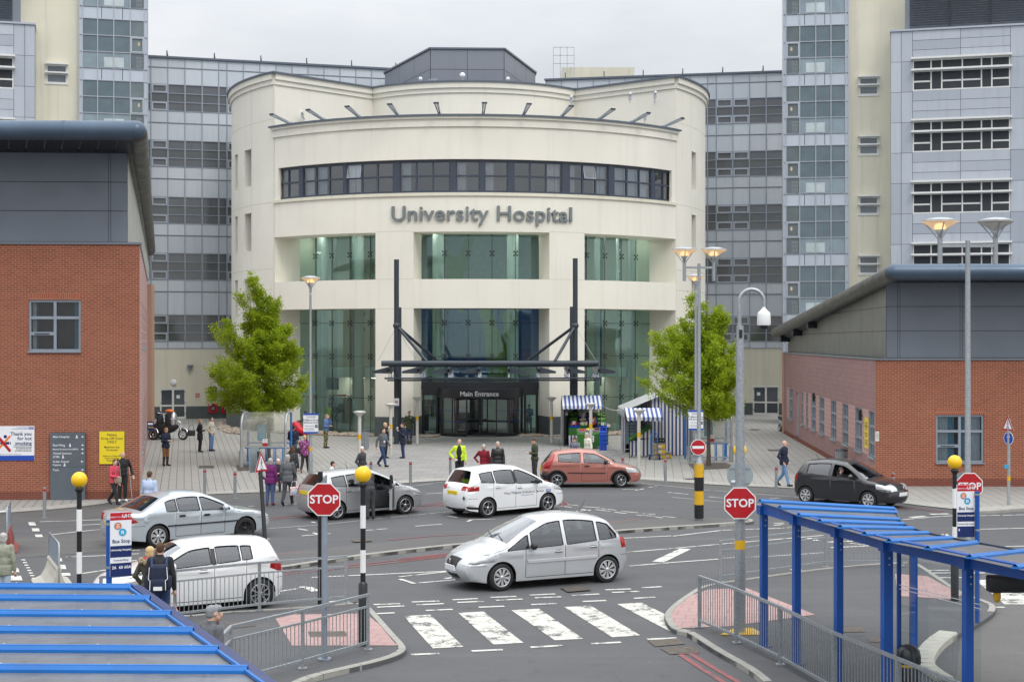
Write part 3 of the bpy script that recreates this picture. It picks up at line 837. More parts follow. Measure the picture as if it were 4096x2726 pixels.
def arc(a,b,step=R(2)):
 n=max(1,int(abs(b-a)/step+.999));return[a+(b-a)*i/n for i in range(n+1)]
def dring(mb,r0,r1,a,b,z0,z1,mat,step=R(2),key='r',smooth=True):
 """curved block between radii r0 (inner) and r1 (outer)"""
 A=arc(a,b,step)
 for s,t in zip(A[:-1],A[1:]):
  q=lambda r,z:(dp(s,r,z),dp(t,r,z))
  o0,o1=q(r1,z0);o3,o2=q(r1,z1)
  mb.shared(key+'o',[o0,o1,o2,o3],mat,None,smooth)
  i0,i1=q(r0,z0);i3,i2=q(r0,z1)
  mb.shared(key+'i',[i1,i0,i3,i2],mat,None,smooth)
  mb.quad(o3,o2,i2,i3,mat);mb.quad(i0,i1,o1,o0,mat)
 for s,fl in((a,0),(b,1)):
  p=[dp(s,r0,z0),dp(s,r1,z0),dp(s,r1,z1),dp(s,r0,z1)]
  mb.add(p if fl==0 else p[::-1],[(0,1,2,3)],mat)
TH0,TH1=-9.0,9.0
hosp=thing('hospital_building','cream rendered drum shaped hospital entrance building with a curved window band','building',DC)
TH0,TH1=dth(1096),dth(2704)
THM=(TH0+TH1)/2
Z_CAP,Z_BT,Z_BB,Z_OT,Z_RT,Z_RB,Z_HI=19.08,16.45,14.48,12.16,9.36,7.64,22.48
open_px=[(1097,1502),(1654,2198),(2338,2703)]
opens=[(dth(a),dth(b))for a,b in open_px]
eps=R(.12)
opens[0]=(TH0+eps,opens[0][1]);opens[2]=(opens[2][0],TH1-eps)
band=(dth(1113),dth(2687))
wall=MB()
holes=[(band[0],band[1],Z_BB,Z_BT,.38)]
for a,b in opens:
 holes+=[(a,b,Z_RB*0,Z_RB,2.0),(a,b,Z_RT,Z_OT,2.0)]
panel_wall(wall,dmap(RO),arc(TH0,TH1,R(1.5)),[0,Z_CAP-.12],holes,'cream',key='front',smooth=True)
dring(wall,RO-2.0,RO-.02,TH0+eps,TH1-eps,Z_RB+.01,Z_RT-.01,'cream',key='rb')
dring(wall,RO-.45,RO-.01,TH0,TH1,17.6,Z_CAP-.13,'cream',key='par')
slots_l=[(dth(966),dth(998),0,0),]
TL,TR=TH0-R(62),TH1+R(62)
def slotset(px_list,side):
 out=[]
 for(a,b,zz)in px_list:
  t0,t1=dth(a),dth(b)
  for z0,z1 in zz:out.append((min(t0,t1),max(t0,t1),z0,z1,.55))
 return out
rowsL=[(15.6,18.0),(11.45,13.9),(7.2,9.7),(3.0,5.4)]
hl=slotset([(969,999,rowsL)],0)+[(t,t+R(3.2),z0,z1,.35)for t in(dth(931)-R(1.5),dth(931)-R(14),dth(931)-R(27))for z0,z1 in rowsL]
hr=slotset([(2777,2799,rowsL)],1)+[(t,t+R(4),z0,z1,.5)for t in(TH1+R(26),TH1+R(40))for z0,z1 in rowsL]
panel_wall(wall,dmap(RO),arc(TL,TH0,R(1.5)),[0,Z_HI-.12],hl,'cream',key='fl',smooth=True)
panel_wall(wall,dmap(RO),arc(TH1,TR,R(1.5)),[0,Z_HI-.12],hr,'cream',key='fr',smooth=True)
RI=9.0
def radial(th,sgn):
 a,b=dp(th,RO,0),dp(th,RI,0)
 for z0,z1 in((17.4,Z_HI-.12),):
  q=[a+Vector((0,0,z0)),b+Vector((0,0,z0)),b+Vector((0,0,z1)),a+Vector((0,0,z1))]
  wall.add(q if sgn>0 else q[::-1],[(0,1,2,3)],'cream')
radial(TH0,1);radial(TH1,-1)
strip=(dth(1500,RI)*0+TH0*.80,TH1*.80)
panel_wall(wall,dmap(RI),arc(TH0,TH1,R(2)),[17.4,Z_HI-.12],[(strip[0],strip[1],17.9,19.15,.25)],'cream',key='in',smooth=True)
def deck(r0,r1,a,b,z,mat):
 A=arc(a,b,R(4))
 for s,t in zip(A[:-1],A[1:]):
  wall.quad(dp(s,r1,z),dp(t,r1,z),dp(t,r0,z),dp(s,r0,z),mat)
deck(RI-.1,RO-.1,TH0,TH1,18.15,'capping')
deck(.1,RI-.05,-pi,pi,Z_HI-.25,'capping');deck(RI-.1,RO-.1,TL,TH0,Z_HI-.25,'capping');deck(RI-.1,RO-.1,TH1,TR,Z_HI-.25,'capping')
cor=MB()
for(z0,z1,pr)in((18.37,18.83,.10),(18.83,Z_CAP-.10,.22)):
 dring(cor,RO-.3,RO+pr,TH0-R(.35),TH1+R(.35),z0,z1,'cream',key='c%g'%z0)
for(z0,z1,pr)in((21.72,22.02,.10),(22.02,Z_HI-.10,.22)):
 dring(cor,RO-.3,RO+pr,TL,TH0,z0,z1,'cream',key='l%g'%z0)
 dring(cor,RO-.3,RO+pr,TH1,TR,z0,z1,'cream',key='r%g'%z0)
 dring(cor,RI-.3,RI+pr,TH0,TH1,z0,z1,'cream',key='i%g'%z0)
 for th,sg in((TH0,1),(TH1,-1)):
  a,b=dp(th,RO,0),dp(th,RI,0)
  n=UD*(sg*cos(th))+VD*(sg*sin(th))
  cor.bar(a+n*(pr/2)+Vector((0,0,(z0+z1)/2)),b+n*(pr/2)+Vector((0,0,(z0+z1)/2)),pr,z1-z0,'cream')
cor.build('cornice',hosp)
cap=MB()
dring(cap,RO-.55,RO+.32,TH0-R(.7),TH1+R(.7),Z_CAP-.10,Z_CAP,'capping',key='a')
dring(cap,RO-.55,RO+.32,TL,TH0,Z_HI-.10,Z_HI,'capping',key='b');dring(cap,RO-.55,RO+.32,TH1,TR,Z_HI-.10,Z_HI,'capping',key='c')
dring(cap,RI-.55,RI+.32,TH0,TH1,Z_HI-.10,Z_HI,'capping',key='d')
for th,sg in((TH0,1),(TH1,-1)):
 n=UD*(sg*cos(th))+VD*(sg*sin(th))
 a,b=dp(th,RO+.3,Z_HI-.05)+n*.1,dp(th,RI,Z_HI-.05)+n*.1
 cap.bar(a,b,.5,.10,'capping')
cap.build('parapet_capping',hosp)
jo=wall
for a,b in((TH0,TH1),):
 for z in(Z_OT+.03,):
  dring(jo,RO-.01,RO+.006,opens[0][1],opens[1][0],z,z+.035,'cream_joint');dring(jo,RO-.01,RO+.006,opens[1][1],opens[2][0],z,z+.035,'cream_joint')
 for z in(Z_RT,Z_RB-.03):
  dring(jo,RO-.01,RO+.006,opens[0][1],opens[1][0],z,z+.03,'cream_joint');dring(jo,RO-.01,RO+.006,opens[1][1],opens[2][0],z,z+.03,'cream_joint')
for z in(19.55,14.35,10.2,6.1,8.9):
 dring(jo,RO-.01,RO+.006,TL+R(20),TH0-R(.3),z,z+.035,'cream_joint');dring(jo,RO-.01,RO+.006,TH1+R(.3),TR-R(20),z,z+.035,'cream_joint')
for th in(TH0,TH1,dth(999)+R(.1),dth(2775),TH0+R(.01)):
 dring(jo,RO-.01,RO+.006,th,th+R(.12),1.2,19.3 if th in(TH0,TH1)else 21.6,'cream_joint')
wall.build('wall',hosp)
sill=MB()
dring(sill,RO-.3,RO+.10,TH0+R(.1),TH1-R(.1),Z_BB-.20,Z_BB-.01,'cream_old');sill.build('window_sill',hosp)
for a,b in((opens[0][1]-R(.15),opens[1][0]+R(.15)),(opens[1][1]-R(.15),opens[2][0]+R(.15))):
 pl=MB();dring(pl,RO-2.1,RO+.07,a,b,0,1.18,'plinth');pl.build('plinth',hosp)
for a,b in((TL,TH0-R(.2)),(TH1+R(.2),TR)):
 pl=MB();dring(pl,RO-.5,RO+.35,a,b,0,1.15,'plinth',key='q');pl.build('plinth',hosp)
for(t0,t1,z0,z1,d)in hl+hr:
 m=MB();f=dmap(RO-d+.02)
 e=(t1-t0)*.12
 m.quad(f(t0,z0),f(t1,z0),f(t1,z1),f(t0,z1),'frame_dark')
 f2=dmap(RO-d+.05)
 m.quad(f2(t0+e,z0+.08),f2(t1-e,z0+.08),f2(t1-e,(z0+z1)/2-.03),f2(t0+e,(z0+z1)/2-.03),'pane_ward')
 m.quad(f2(t0+e,(z0+z1)/2+.03),f2(t1-e,(z0+z1)/2+.03),f2(t1-e,z1-.08),f2(t0+e,z1-.08),'pane_ward')
 m.build('slot_window',hosp)
vx=[(640,688,2),(697,790,3),(798,905,3),(920,1035,3),(1050,1103,1),(1115,1168,1),(1182,1293,3),(1310,1400,3),(1413,1498,3),(1507,1545,2)]
FR=dmap(RO-.22)
prev=band[0]
rng=random.Random(3)
zt,zb_=Z_BT-.02,Z_BB+.02
zm=(zt+zb_)/2+.02
def fr(mb,s0,s1,z0,z1,d0,d1,mat):
 for s,t in zip(arc(s0,s1,R(1.5))[:-1],arc(s0,s1,R(1.5))[1:]):fbox(mb,FR,s,t,z0,z1,d0,d1,mat)
for i,(a,b,n)in enumerate(vx):
 t0,t1=dth(a*1.7386,RO-.2),dth(b*1.7386,RO-.2)
 piers=MB();fr(piers,prev,t0,zb_-.02,zt+.02,-.04,.2,'frame_dark');prev=t1;piers.build('window_pier',hosp)
 win=MB();fw=R(.17)
 fr(win,t0,t1,zb_-.02,zb_+.12,0,.14,'frame_dark');fr(win,t0,t1,zt-.14,zt+.02,0,.14,'frame_dark');fr(win,t0,t1,zm-.05,zm+.05,0,.14,'frame_dark')
 for k in range(n+1):
  c=t0+(t1-t0)*k/n
  fr(win,c-fw,c+fw,zb_+.12,zt-.14,.004,.13,'frame_dark')
 wo=win.build('window_frame',hosp)
 pn=MB()
 for k in range(n):
  for(u0,u1)in((zb_+.1,zm-.04),(zm+.04,zt-.12)):
   c0=t0+(t1-t0)*k/n+fw*.8;c1=t0+(t1-t0)*(k+1)/n-fw*.8
   tilt=.16 if(i,k)in((2,0),(7,1))and u0>zm else 0
   pn.add([FR(c0,u0,.07-tilt),FR(c1,u0,.07-tilt),FR(c1,u1,.07),FR(c0,u1,.07)],[(0,1,2,3)],'glass_ribbon')
   if tilt:
    for q in((c0,c1,u0-.04,u0+.04),(c0,c1,u1-.06,u1)):fbox(pn,FR,q[0],q[1],q[2],q[3],.04-tilt*(q[2]<zm+.2),.08-tilt*(q[2]<zm+.2),'frame_grey')
    for cc in(c0,c1-fw):pn.add([FR(cc,u0,.05-tilt),FR(cc+fw,u0,.05-tilt),FR(cc+fw,u1,.05),FR(cc,u1,.05)],[(0,1,2,3)],'frame_grey')
 pn.build('pane',wo)
 blinds={0:[0],1:[0,1],2:[0],3:[0],4:[0],5:[0],6:[2],7:[0,2],8:[0,1,2],9:[]}[i]
 for k in blinds:
  cu=MB();c0=t0+(t1-t0)*k/n;w_=(t1-t0)/n*(.95 if i in(8,2)or k==2 or(i==7 and k==2)else(.42 if n==1 else.6))
  off=(t1-t0)/n-w_ if(i==6)else 0
  A=arc(c0+off,c0+off+w_,R(.22))
  for q,(s,t)in enumerate(zip(A[:-1],A[1:])):
   d=.34+.05*(q%2);e=.34+.05*((q+1)%2)
   cu.add([FR(s,zb_+.02,d),FR(t,zb_+.02,e),FR(t,zt,e),FR(s,zt,d)],[(0,1,2,3)],'curtain_white')
  cu.build('curtain',hosp)
piers=MB();fr(piers,prev,band[1],zb_-.02,zt+.02,-.04,.2,'frame_dark')
piers.build('window_pier',hosp)
room=MB()
dring(room,RO-4.2,RO-4.0,TH0,TH1,14.2,16.8,'room',key='bk')
A=arc(TH0,TH1,R(3))
for s,t in zip(A[:-1],A[1:]):
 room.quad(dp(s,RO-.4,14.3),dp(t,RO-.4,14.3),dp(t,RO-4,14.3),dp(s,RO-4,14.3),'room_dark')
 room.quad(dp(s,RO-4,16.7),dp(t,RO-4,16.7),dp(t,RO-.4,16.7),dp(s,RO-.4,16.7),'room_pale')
for th in[TH0+(TH1-TH0)*k/9 for k in range(10)]:
 room.quad(dp(th,RO-.5,14.3),dp(th,RO-4,14.3),dp(th,RO-4,16.7),dp(th,RO-.5,16.7),'room')
for k in range(26):
 th=TH0+(TH1-TH0)*(k+.5)/26
 if k%4==1:room.box(dp(th,RO-1.2,16.62),(.9,.18,.06),'room_light',rz=AX+th)
 if k%3==0:room.box(dp(th,RO-.9,14.75),(1.0,.5,.9),'room_dark',rz=AX+th);room.box(dp(th,RO-.8,15.0),(.3,.06,.3),'white_board'if k%2 else 'plastic_black',rz=AX+th)
room.build('office_interior',hosp)
st=MB();n=22;A=[strip[0]+(strip[1]-strip[0])*k/n for k in range(n+1)]
for s,t in zip(A[:-1],A[1:]):
 f=dmap(RI-.2);e=(t-s)*.06
 st.quad(f(s,17.9),f(t,17.9),f(t,19.15),f(s,19.15),'frame_dark');f=dmap(RI-.17)
 st.quad(f(s+e,17.98),f(t-e,17.98),f(t-e,19.02),f(s+e,19.02),'pane_ward')
st.build('upper_window_strip',hosp)
for i,px in enumerate((1148,1279,1425,1583,1755,1934,2099,2256,2411,2543,2666)):
 t=dth(px,RO+.1)if i not in(0,10)else(dth(px))
 b=MB();d=dp(t,1,0)-dp(t,0,0);s=Vector((-d.y,d.x,0))
 a0=dp(t,RO-.35,Z_CAP+.05);a1=dp(t,RO+1.25,Z_CAP+.42)
 for sg in(-1,1):
  b.add([a0+s*sg*.02,a0+s*sg*.05+Vector((0,0,.08)),a1+s*sg*.15+Vector((0,0,.12)),a1+s*sg*.02],[(0,1,2,3),(3,2,1,0)],'frame_silver')
  b.bar(a0+s*sg*.04,a1+s*sg*.08+Vector((0,0,.02)),.07,.06,'frame_silver')
 b.box(a1+Vector((0,0,.07)),(.32,.06,.10),'frame_dark',rz=AX+t)
 b.bar(a0+Vector((0,0,-.3)),a0+Vector((0,0,.15)),.12,.12,'frame_silver')
 b.build('roof_bracket',hosp)
pr=MB()
P=[Vector((-9.35,109,0)),Vector((-5.51,100,0)),Vector((-.54,100.2,0)),Vector((1.7,109,0)),Vector((1.2,118,0)),Vector((-9.2,118,0))]
zt2=25.4
for i in range(len(P)):
 a,b=P[i],P[(i+1)%len(P)]
 if i==5:b=P[0]
 L=(b-a).length;nx=max(1,round(L/(2.5 if i==1 else 3.2)));f=line_map(a,b-a,Vector((-(b-a).y,(b-a).x,0)))
 for k in range(nx):
  for z0,z1 in((22.2,24.05),(24.05,zt2)):
   fquad(pr,f,L*k/nx+.015,L*(k+1)/nx-.015,z0+.015,z1-.015,-.02,'clad_plant')
 fquad(pr,f,0,L,22.0,zt2,0,'joint_dark')
 fbox(pr,f,-.05,L+.05,zt2,zt2+.12,-.12,.3,'capping')
pr.prism([(p.x,p.y)for p in P],zt2-.05,zt2+.05,'capping',bottom=False)
pr.build('roof_plant_room',hosp)
for px,py,r_ in((1850,302,.19),(1682,316,.13),(2032,316,.13)):
 m=MB();c=PT(px,py,97.0);m.ball(c,r_,'white_board',14);m.cyl(c-Vector((0,0,r_+.6)),c-Vector((0,0,r_*.8)),.05,n=8,mat='frame_silver');m.build('roof_globe',hosp)
m=MB();c=PT(1735,322,96.5);m.lathe(c,[(0,.1),(.3,.06),(.42,0),(.42,-.3)],16,'capping');m.build('roof_vent',hosp)
for px,py in((2520,390),(2620,385),(2580,470),(2285,402),(1210,462)):
 m=MB();d=96 if px<2400 and px>1300 else 94
 c=PT(px,py,93.5 if px!=2285 else 95.5);m.box(c,(.18,.25,.26),'frame_silver');m.cyl(c+Vector((0,-.1,.16)),c+Vector((0,-.4,.22)),.07,n=8,mat='white_board');m.bar(c+Vector((0,0,-.1)),c+Vector((.1,1.4,-.1)),.05,.05,'frame_silver')
 m.build('security_camera',hosp)
RG=RO-2.0
gl_px=[(1207,1502,[1264,1329,1401,1482]),(1688,2150,[1778,1873,1968,2062]),(2338,2590,[2345,2418,2484,2541])]
for oi,((ta,tb),(p0,p1,js))in enumerate(zip(opens,gl_px)):
 ga,gb=ta-R(.6),tb+R(.6)
 lo0=2.95 if oi==1 else.05
 ed=[ga]+[dth(p,RG)for p in js if ga<dth(p,RG)<gb]+[gb]
 g=MB()
 for z0,z1 in((lo0,4.75),(4.75,7.7),(Z_RT-.1,Z_OT+.25)):
  for s,t in zip(ed[:-1],ed[1:]):
   for u,v in zip(arc(s,t,R(3))[:-1],arc(s,t,R(3))[1:]):
    g.shared('g%g%g'%(s,z0),[dp(u,RG,z0),dp(v,RG,z0),dp(v,RG,z1),dp(u,RG,z1)],'glass_green',None,True)
 go=g.build('glazing',hosp)
 k=MB()
 for t in ed[1:-1]:
  k.bar(dp(t,RG+.03,lo0),dp(t,RG+.03,Z_OT+.2),.035,.03,'frame_black')
  k.quad(dp(t,RG-.02,lo0),dp(t,RG-.45,lo0),dp(t,RG-.45,Z_OT),dp(t,RG-.02,Z_OT),'glass_canopy')
  for z in(4.75,6.8,2.2,11.0):
   if z<lo0:continue
   for ds in(-1,1):
    for dz in(-.12,.12):
     c=dp(t,RG+.05,z+dz)+UD*(ds*.1)
     k.ball(c,.05,'frame_black',8);k.bar(dp(t,RG+.06,z),c,.03,.03,'frame_black')
 for z in(4.75,6.8,2.2):
  if z>lo0:dring(k,RG,RG+.03,ga,gb,z-.014,z+.014,'frame_black')
 k.build('glazing_fittings',go)
inn=MB()
dring(inn,8.4,8.6,TH0-R(6),TH1+R(6),0,12.6,'room_pale',key='bk')
A=arc(TH0,TH1,R(3))
for s,t in zip(A[:-1],A[1:]):
 inn.quad(dp(s,RG,.03),dp(t,RG,.03),dp(t,8.5,.03),dp(s,8.5,.03),'room')
 inn.quad(dp(s,8.5,12.45),dp(t,8.5,12.45),dp(t,RG,12.45),dp(s,RG,12.45),'room_pale')
for th,sgn in((TH0,1),(TH1,-1)):
 inn.quad(dp(th,RG,0),dp(th,8.5,0),dp(th,8.5,12.5),dp(th,RG,12.5),'cream')
for(a,b)in(opens[0],opens[2]):
 dring(inn,9,RG-1.6,a-R(4),b+R(4),3.4,4.0,'room_pale',key='mz%g'%a)
for t in(dth(1752,RG-1.2),dth(2052,RG-1.2),dth(1300,RG-1.5),dth(1440,RG-1.5),dth(2390,RG-1.5),dth(2520,RG-1.5)):
 inn.cyl(dp(t,RG-1.3,.03),dp(t,RG-1.3,12.4),.36,n=18,mat='column_white',caps=False)
for t in(dth(1388,RG),dth(1482,RG),dth(2396,RG),dth(2290,RG)):
 for z in(6.4,7.4,10.1,11.5):
  inn.lathe(dp(t,RG-1.7,z),[(.0,-.12),(.10,-.1),(.17,0),(.17,.1),(0,.1)],12,'frame_silver',Matrix.Rotation(R(-70),3,'X'))
inn.build('atrium_interior',hosp)
for k in range(12):
 t=TH0+(TH1-TH0)*(k+.5)/12;m=MB();m.cyl(dp(t,RG-.65,12.37),dp(t,RG-.65,12.44),.34,n=16,mat='fill_light');m.build('ceiling_fill_disc',hosp)  # glowing disc added to brighten the atrium, kept out of view above the lintel
 if k in(0,1,10,11):m=MB();m.cyl(dp(t,RG-4.2,3.30),dp(t,RG-4.2,3.38),.34,n=16,mat='fill_light');m.build('ceiling_fill_disc',hosp)  # further added discs below the mezzanine, brightening the lower storey
mu=MB();fm=dmap(9.2)
def mpt(x,y):return x,y
c0,c1=dth(1600,9.2),dth(2250,9.2)
ML=lambda u,z,d:dp(c0+(c1-c0)*u,9.2+d,z)
def mshape(pts,mat,d):
 for t in geometry.tessellate_polygon([[Vector((p[0]*10,p[1],0))for p in pts]]):
  q=[pts[k]for k in t]
  if(q[1][0]-q[0][0])*(q[2][1]-q[0][1])-(q[1][1]-q[0][1])*(q[2][0]-q[0][0])<0:q=[q[0],q[2],q[1]]
  mu.add([ML(p[0],p[1],d)for p in q],[(0,1,2)],mat)
n=14
for k in range(n):
 mu.quad(ML(k/n,2.6,0),ML((k+1)/n,2.6,0),ML((k+1)/n,8.5,0),ML(k/n,8.5,0),'mural_blue');mu.quad(ML(k/n,8.5,0),ML((k+1)/n,8.5,0),ML((k+1)/n,12.4,0),ML(k/n,12.4,0),'mural_grey')
mshape([(.33,8.4),(.52,8.4),(.70,2.7),(.56,2.7)],'mural_green',.05);mshape([(.60,7.4),(.66,8.2),(.70,4.4),(.64,3.5)],'mural_green',.07)
mshape([(.80,8.4),(.95,8.4),(.98,6.5),(.90,7.4)],'mural_gold',.05);mshape([(.84,8.6),(.97,8.6),(.97,12.2),(.92,12.3)],'mural_gold',.05)
mshape([(.18,9.0),(.36,9.0),(.44,12.3),(.22,12.3)],'mural_green',.05);mshape([(.82,8.6),(.92,8.6),(.86,11.8)],'mural_blue',.09)
mu.build('atrium_wall_painting',hosp)
mach=MB()
for px in(1302,1372):
 t=dth(px,RG-1.8);mach.box(dp(t,RG-1.9,1.05),(.95,.6,2.1),'frame_silver',rz=AX+t);mach.box(dp(t,RG-1.57,1.5),(.4,.03,.5),'ink',rz=AX+t);mach.box(dp(t,RG-1.57,2.25),(.95,.1,.12),'sign_red',rz=AX+t)
mach.build('pay_machines',hosp)
t=dth(1330,RG-1.2);m=MB();m.box(dp(t,RG-1.2,3.0),(1.05,.08,.75),'plastic_black',rz=AX+t);m.cyl(dp(t,RG-1.2,3.4),dp(t,RG-1.2,4.0),.03,n=8,mat='frame_black');m.build('hanging_screen',hosp)
t=dth(1262,RG-.5);m=MB();m.box(dp(t,RG-.3,2.6),(.38,.03,.5),'cyan',rz=AX+t);m.build('hanging_notice',hosp)
sg=thing('hospital_sign','large raised grey letters reading University Hospital on the curved cream wall','sign',dp(0,RO,12.8))
let=MB();txt='University Hospital'
cw=bpy.data.curves.new('t','FONT');cw.body=txt;cw.size=1.25;cw.extrude=.07;cw.offset=.012;cw.align_x='CENTER';cw.resolution_u=4;cw.space_character=1.02
to=bpy.data.objects.new('t',cw);COL.objects.link(to);dg=bpy.context.evaluated_depsgraph_get();dg.update()
tm=bpy.data.meshes.new_from_object(to.evaluated_get(dg))
xs=[v.co.x for v in tm.vertices];wtx=max(xs)-min(xs);mid=(max(xs)+min(xs))/2
tA,tB=dth(1569),dth(2285);tot=(tB-tA)*RO;ys=[v.co.y for v in tm.vertices]
let.add([dp((tA+tB)/2+(v.co.x-mid)/wtx*(tB-tA),RO+.09+v.co.z,12.83+v.co.y*1.0)for v in tm.vertices],[tuple(p.vertices)for p in tm.polygons],'letter_grey')
bpy.data.objects.remove(to)
let.build('lettering',sg)
ent=MB();fa,fb=dth(1690,RG),dth(2151,RG)
dring(ent,RG-.3,RG+.12,fa,fb,2.42,3.22,'frame_black',key='f')
for t in(fa,fb-R(.4),dth(1745,RG),dth(2097,RG)):
 dring(ent,RG-.1,RG+.08,t,t+R(.4),0,2.5,'frame_black',key='p%g'%t)
dring(ent,RG-.1,RG+.06,fa,fb,0.02,.12,'frame_black',key='b')
eo=ent.build('entrance_fascia',hosp)
for a,b in((fa,dth(1745,RG)),(dth(2097,RG),fb)):
 g=MB()
 for u,v in zip(arc(a,b,R(2))[:-1],arc(a,b,R(2))[1:]):g.quad(dp(u,RG,.1),dp(v,RG,.1),dp(v,RG,2.45),dp(u,RG,2.45),'glass_green')
 g.build('side_screen',hosp)
rd=thing('revolving_door','dark framed curved glass revolving door under the words Main Entrance','door',(-1.93,90.05,0))
RC=Vector((-1.93,90.05,0));RR=2.62
def rp(a,r,z):return RC+Vector((r*sin(a),-r*cos(a),z))
def rring(mb,r0,r1,a,b,z0,z1,mat):
 A=arc(a,b,R(5))
 for s,t in zip(A[:-1],A[1:]):
  mb.shared('o%g'%z0,[rp(s,r1,z0),rp(t,r1,z0),rp(t,r1,z1),rp(s,r1,z1)],mat)
  mb.shared('i%g'%z0,[rp(t,r0,z0),rp(s,r0,z0),rp(s,r0,z1),rp(t,r0,z1)],mat)
  mb.quad(rp(s,r1,z1),rp(t,r1,z1),rp(t,r0,z1),rp(s,r0,z1),mat);mb.quad(rp(s,r0,z0),rp(t,r0,z0),rp(t,r1,z0),rp(s,r1,z0),mat)
 for s in(a,b):mb.quad(rp(s,r0,z0),rp(s,r1,z0),rp(s,r1,z1),rp(s,r0,z1),mat)
m=MB();rring(m,RR-.25,RR,-R(115),R(115),2.30,2.86,'frame_black')
for s,t in zip(arc(-pi,pi,R(10))[:-1],arc(-pi,pi,R(10))[1:]):m.add([rp(s,RR-.1,2.84),rp(t,RR-.1,2.84),RC+Vector((0,0,2.84))],[(0,1,2)],'frame_black')
m.build('drum_canopy',rd)
OP0,OP1=-R(17),R(23)
for a,b in((-R(105),OP0),(OP1,R(105))):
 m=MB();rring(m,RR-.08,RR-.02,a,b,.02,.14,'frame_black')
 for t in[a+(b-a)*k/4 for k in range(5)]:m.bar(rp(t,RR-.05,.1),rp(t,RR-.05,2.35),.07 if t not in(OP0,OP1)else.18,.08,'frame_black')
 fo=m.build('curved_screen',rd)
 g=MB()
 for u,v in zip(arc(a,b,R(6))[:-1],arc(a,b,R(6))[1:]):g.shared('g',[rp(u,RR-.05,.1),rp(v,RR-.05,.1),rp(v,RR-.05,2.32),rp(u,RR-.05,2.32)],'glass_clear')
 for z in(.92,1.55):
  for k in range(26):
   t=a+(b-a)*(k+.5)/26;c=rp(t,RR-.03,z);g.box(c,(.05,.01,.05),'sign_blue',rz=t)
 g.build('screen_glass',fo)
for k,an in enumerate((-R(40),R(62),R(170))):
 m=MB();d=Vector((sin(an),-cos(an),0));c=RC
 for r0 in(.12,2.3):m.bar(c+d*r0+Vector((0,0,.05)),c+d*r0+Vector((0,0,2.28)),.09,.07,'frame_black')
 for z in(.10,.85,2.22):m.bar(c+d*.1+Vector((0,0,z)),c+d*2.35+Vector((0,0,z)),.05,.12,'frame_black')
 lo=m.build('door_leaf',rd)
 g=MB();g.quad(c+d*.1+Vector((0,0,.1)),c+d*2.3+Vector((0,0,.1)),c+d*2.3+Vector((0,0,2.2)),c+d*.1+Vector((0,0,2.2)),'glass_clear');g.build('leaf_glass',lo)
m=MB();m.text('Main Entrance',.40,'white_board',facing((-1.93+.0,90.05-RR-.02,2.56),(1,.0,0)),.012,bold=.006);m.build('lettering',rd)
m=MB();m.quad(rp(-R(30),2.0,.035),rp(R(35),2.0,.035),rp(R(35),3.1,.035),rp(-R(30),3.1,.035),'galv');m.build('threshold',rd)
for(px,c,z0,z1,w_)in((1715,'ink',.3,2.0,.85),(1925,'sign_blue',.5,2.0,.55)):
 t=dth(px,RG-.6);o=thing('pull_up_banner',('dark pull up banner stand behind the screen left of the revolving door','blue Welcome banner stand seen inside the revolving door')[px>1800],'banner',dp(t,RG-(.6 if px<1800 else 3.4),.03))
 p=WPOS[o.name];m=MB();m.box(p+Vector((0,0,(z0+z1)/2)),(w_,.02,z1-z0+.2),c,rz=AX);
 m.text('Welcome'if px>1800 else 'The Weekend Link',.12 if px>1800 else.085,'white_board',facing(p+Vector((0,-.02,1.75)),UD),.002)
 m.build('printed_panel',o);m=MB();m.box(p+Vector((0,0,.1)),(w_,.25,.12),'frame_silver',rz=AX);m.build('base',o)
def cobbles(name,pts,n,seed,r=(.06,.13)):
 rg=random.Random(seed);m=MB();m.sheet(pts,.03,'gravel_bed')
 xs=[p[0]for p in pts];ys=[p[1]for p in pts];c=0
 def ins(x,y):
  k=False
  for i in range(len(pts)):
   a,b=pts[i],pts[i-1]
   if(a[1]>y)!=(b[1]>y)and x<(b[0]-a[0])*(y-a[1])/(b[1]-a[1])+a[0]:k=not k
  return k
 while c<n:
  x,y=rg.uniform(min(xs),max(xs)),rg.uniform(min(ys),max(ys))
  if not ins(x,y):continue
  q=rg.uniform(*r);m.ball((x,y,.03+q*.25),q,'cobble',6,(1,rg.uniform(.7,1.1),.55));c+=1
 return tag(m.build(name),'rounded brown cobbles filling the bed at the foot of the drum',None,None,'stuff')
def ringpoly(a,b,r0,r1):return[dp(t,r1,0)[:2]for t in arc(a,b,R(3))]+[dp(t,r0,0)[:2]for t in arc(b,a,R(3))]
cobbles('cobbles',ringpoly(opens[0][0],opens[0][1],RG+.1,RO+.5),650,1)
cobbles('cobbles',ringpoly(opens[2][0],opens[2][1],RG+.1,RO+.7),700,2)
cobbles('cobbles',ringpoly(dth(1600),dth(1748),RG+.3,RO+.35),220,3);cobbles('cobbles',ringpoly(dth(2080),dth(2240),RG+.3,RO+.35),240,4)
cobbles('cobbles',[tuple(G(x,y)[:2])for x,y in((868,1690),(905,1686),(960,1706),(960,1738),(905,1732),(872,1715))],420,5)
CM=[(1586,81.8,10.2,.14),(1597.5,83.6,7.6,.12),(2301,82.5,10.3,.14),(2287.5,84.2,7.65,.12)]
can=thing('entrance_canopy','dark steel masted canopy with glass roof over the main entrance','canopy',(-1.4,82,0))
tops=[]
for px,d,zt_,r_ in CM:
 p=Vector(((px-CX)/F*d,d,0));m=MB();m.cyl(p,p+Vector((0,0,zt_)),r_,n=16,mat='steel_dark');m.cyl(p,p+Vector((0,0,.06)),r_*1.9,n=16,mat='steel_dark');m.build('mast',can);tops.append(p)
m=MB();zt3=4.47;m.cyl((-7.15,80.9,zt3),(4.75,81.4,zt3),.155,n=16,mat='steel_dark');m.build('front_tube',can)
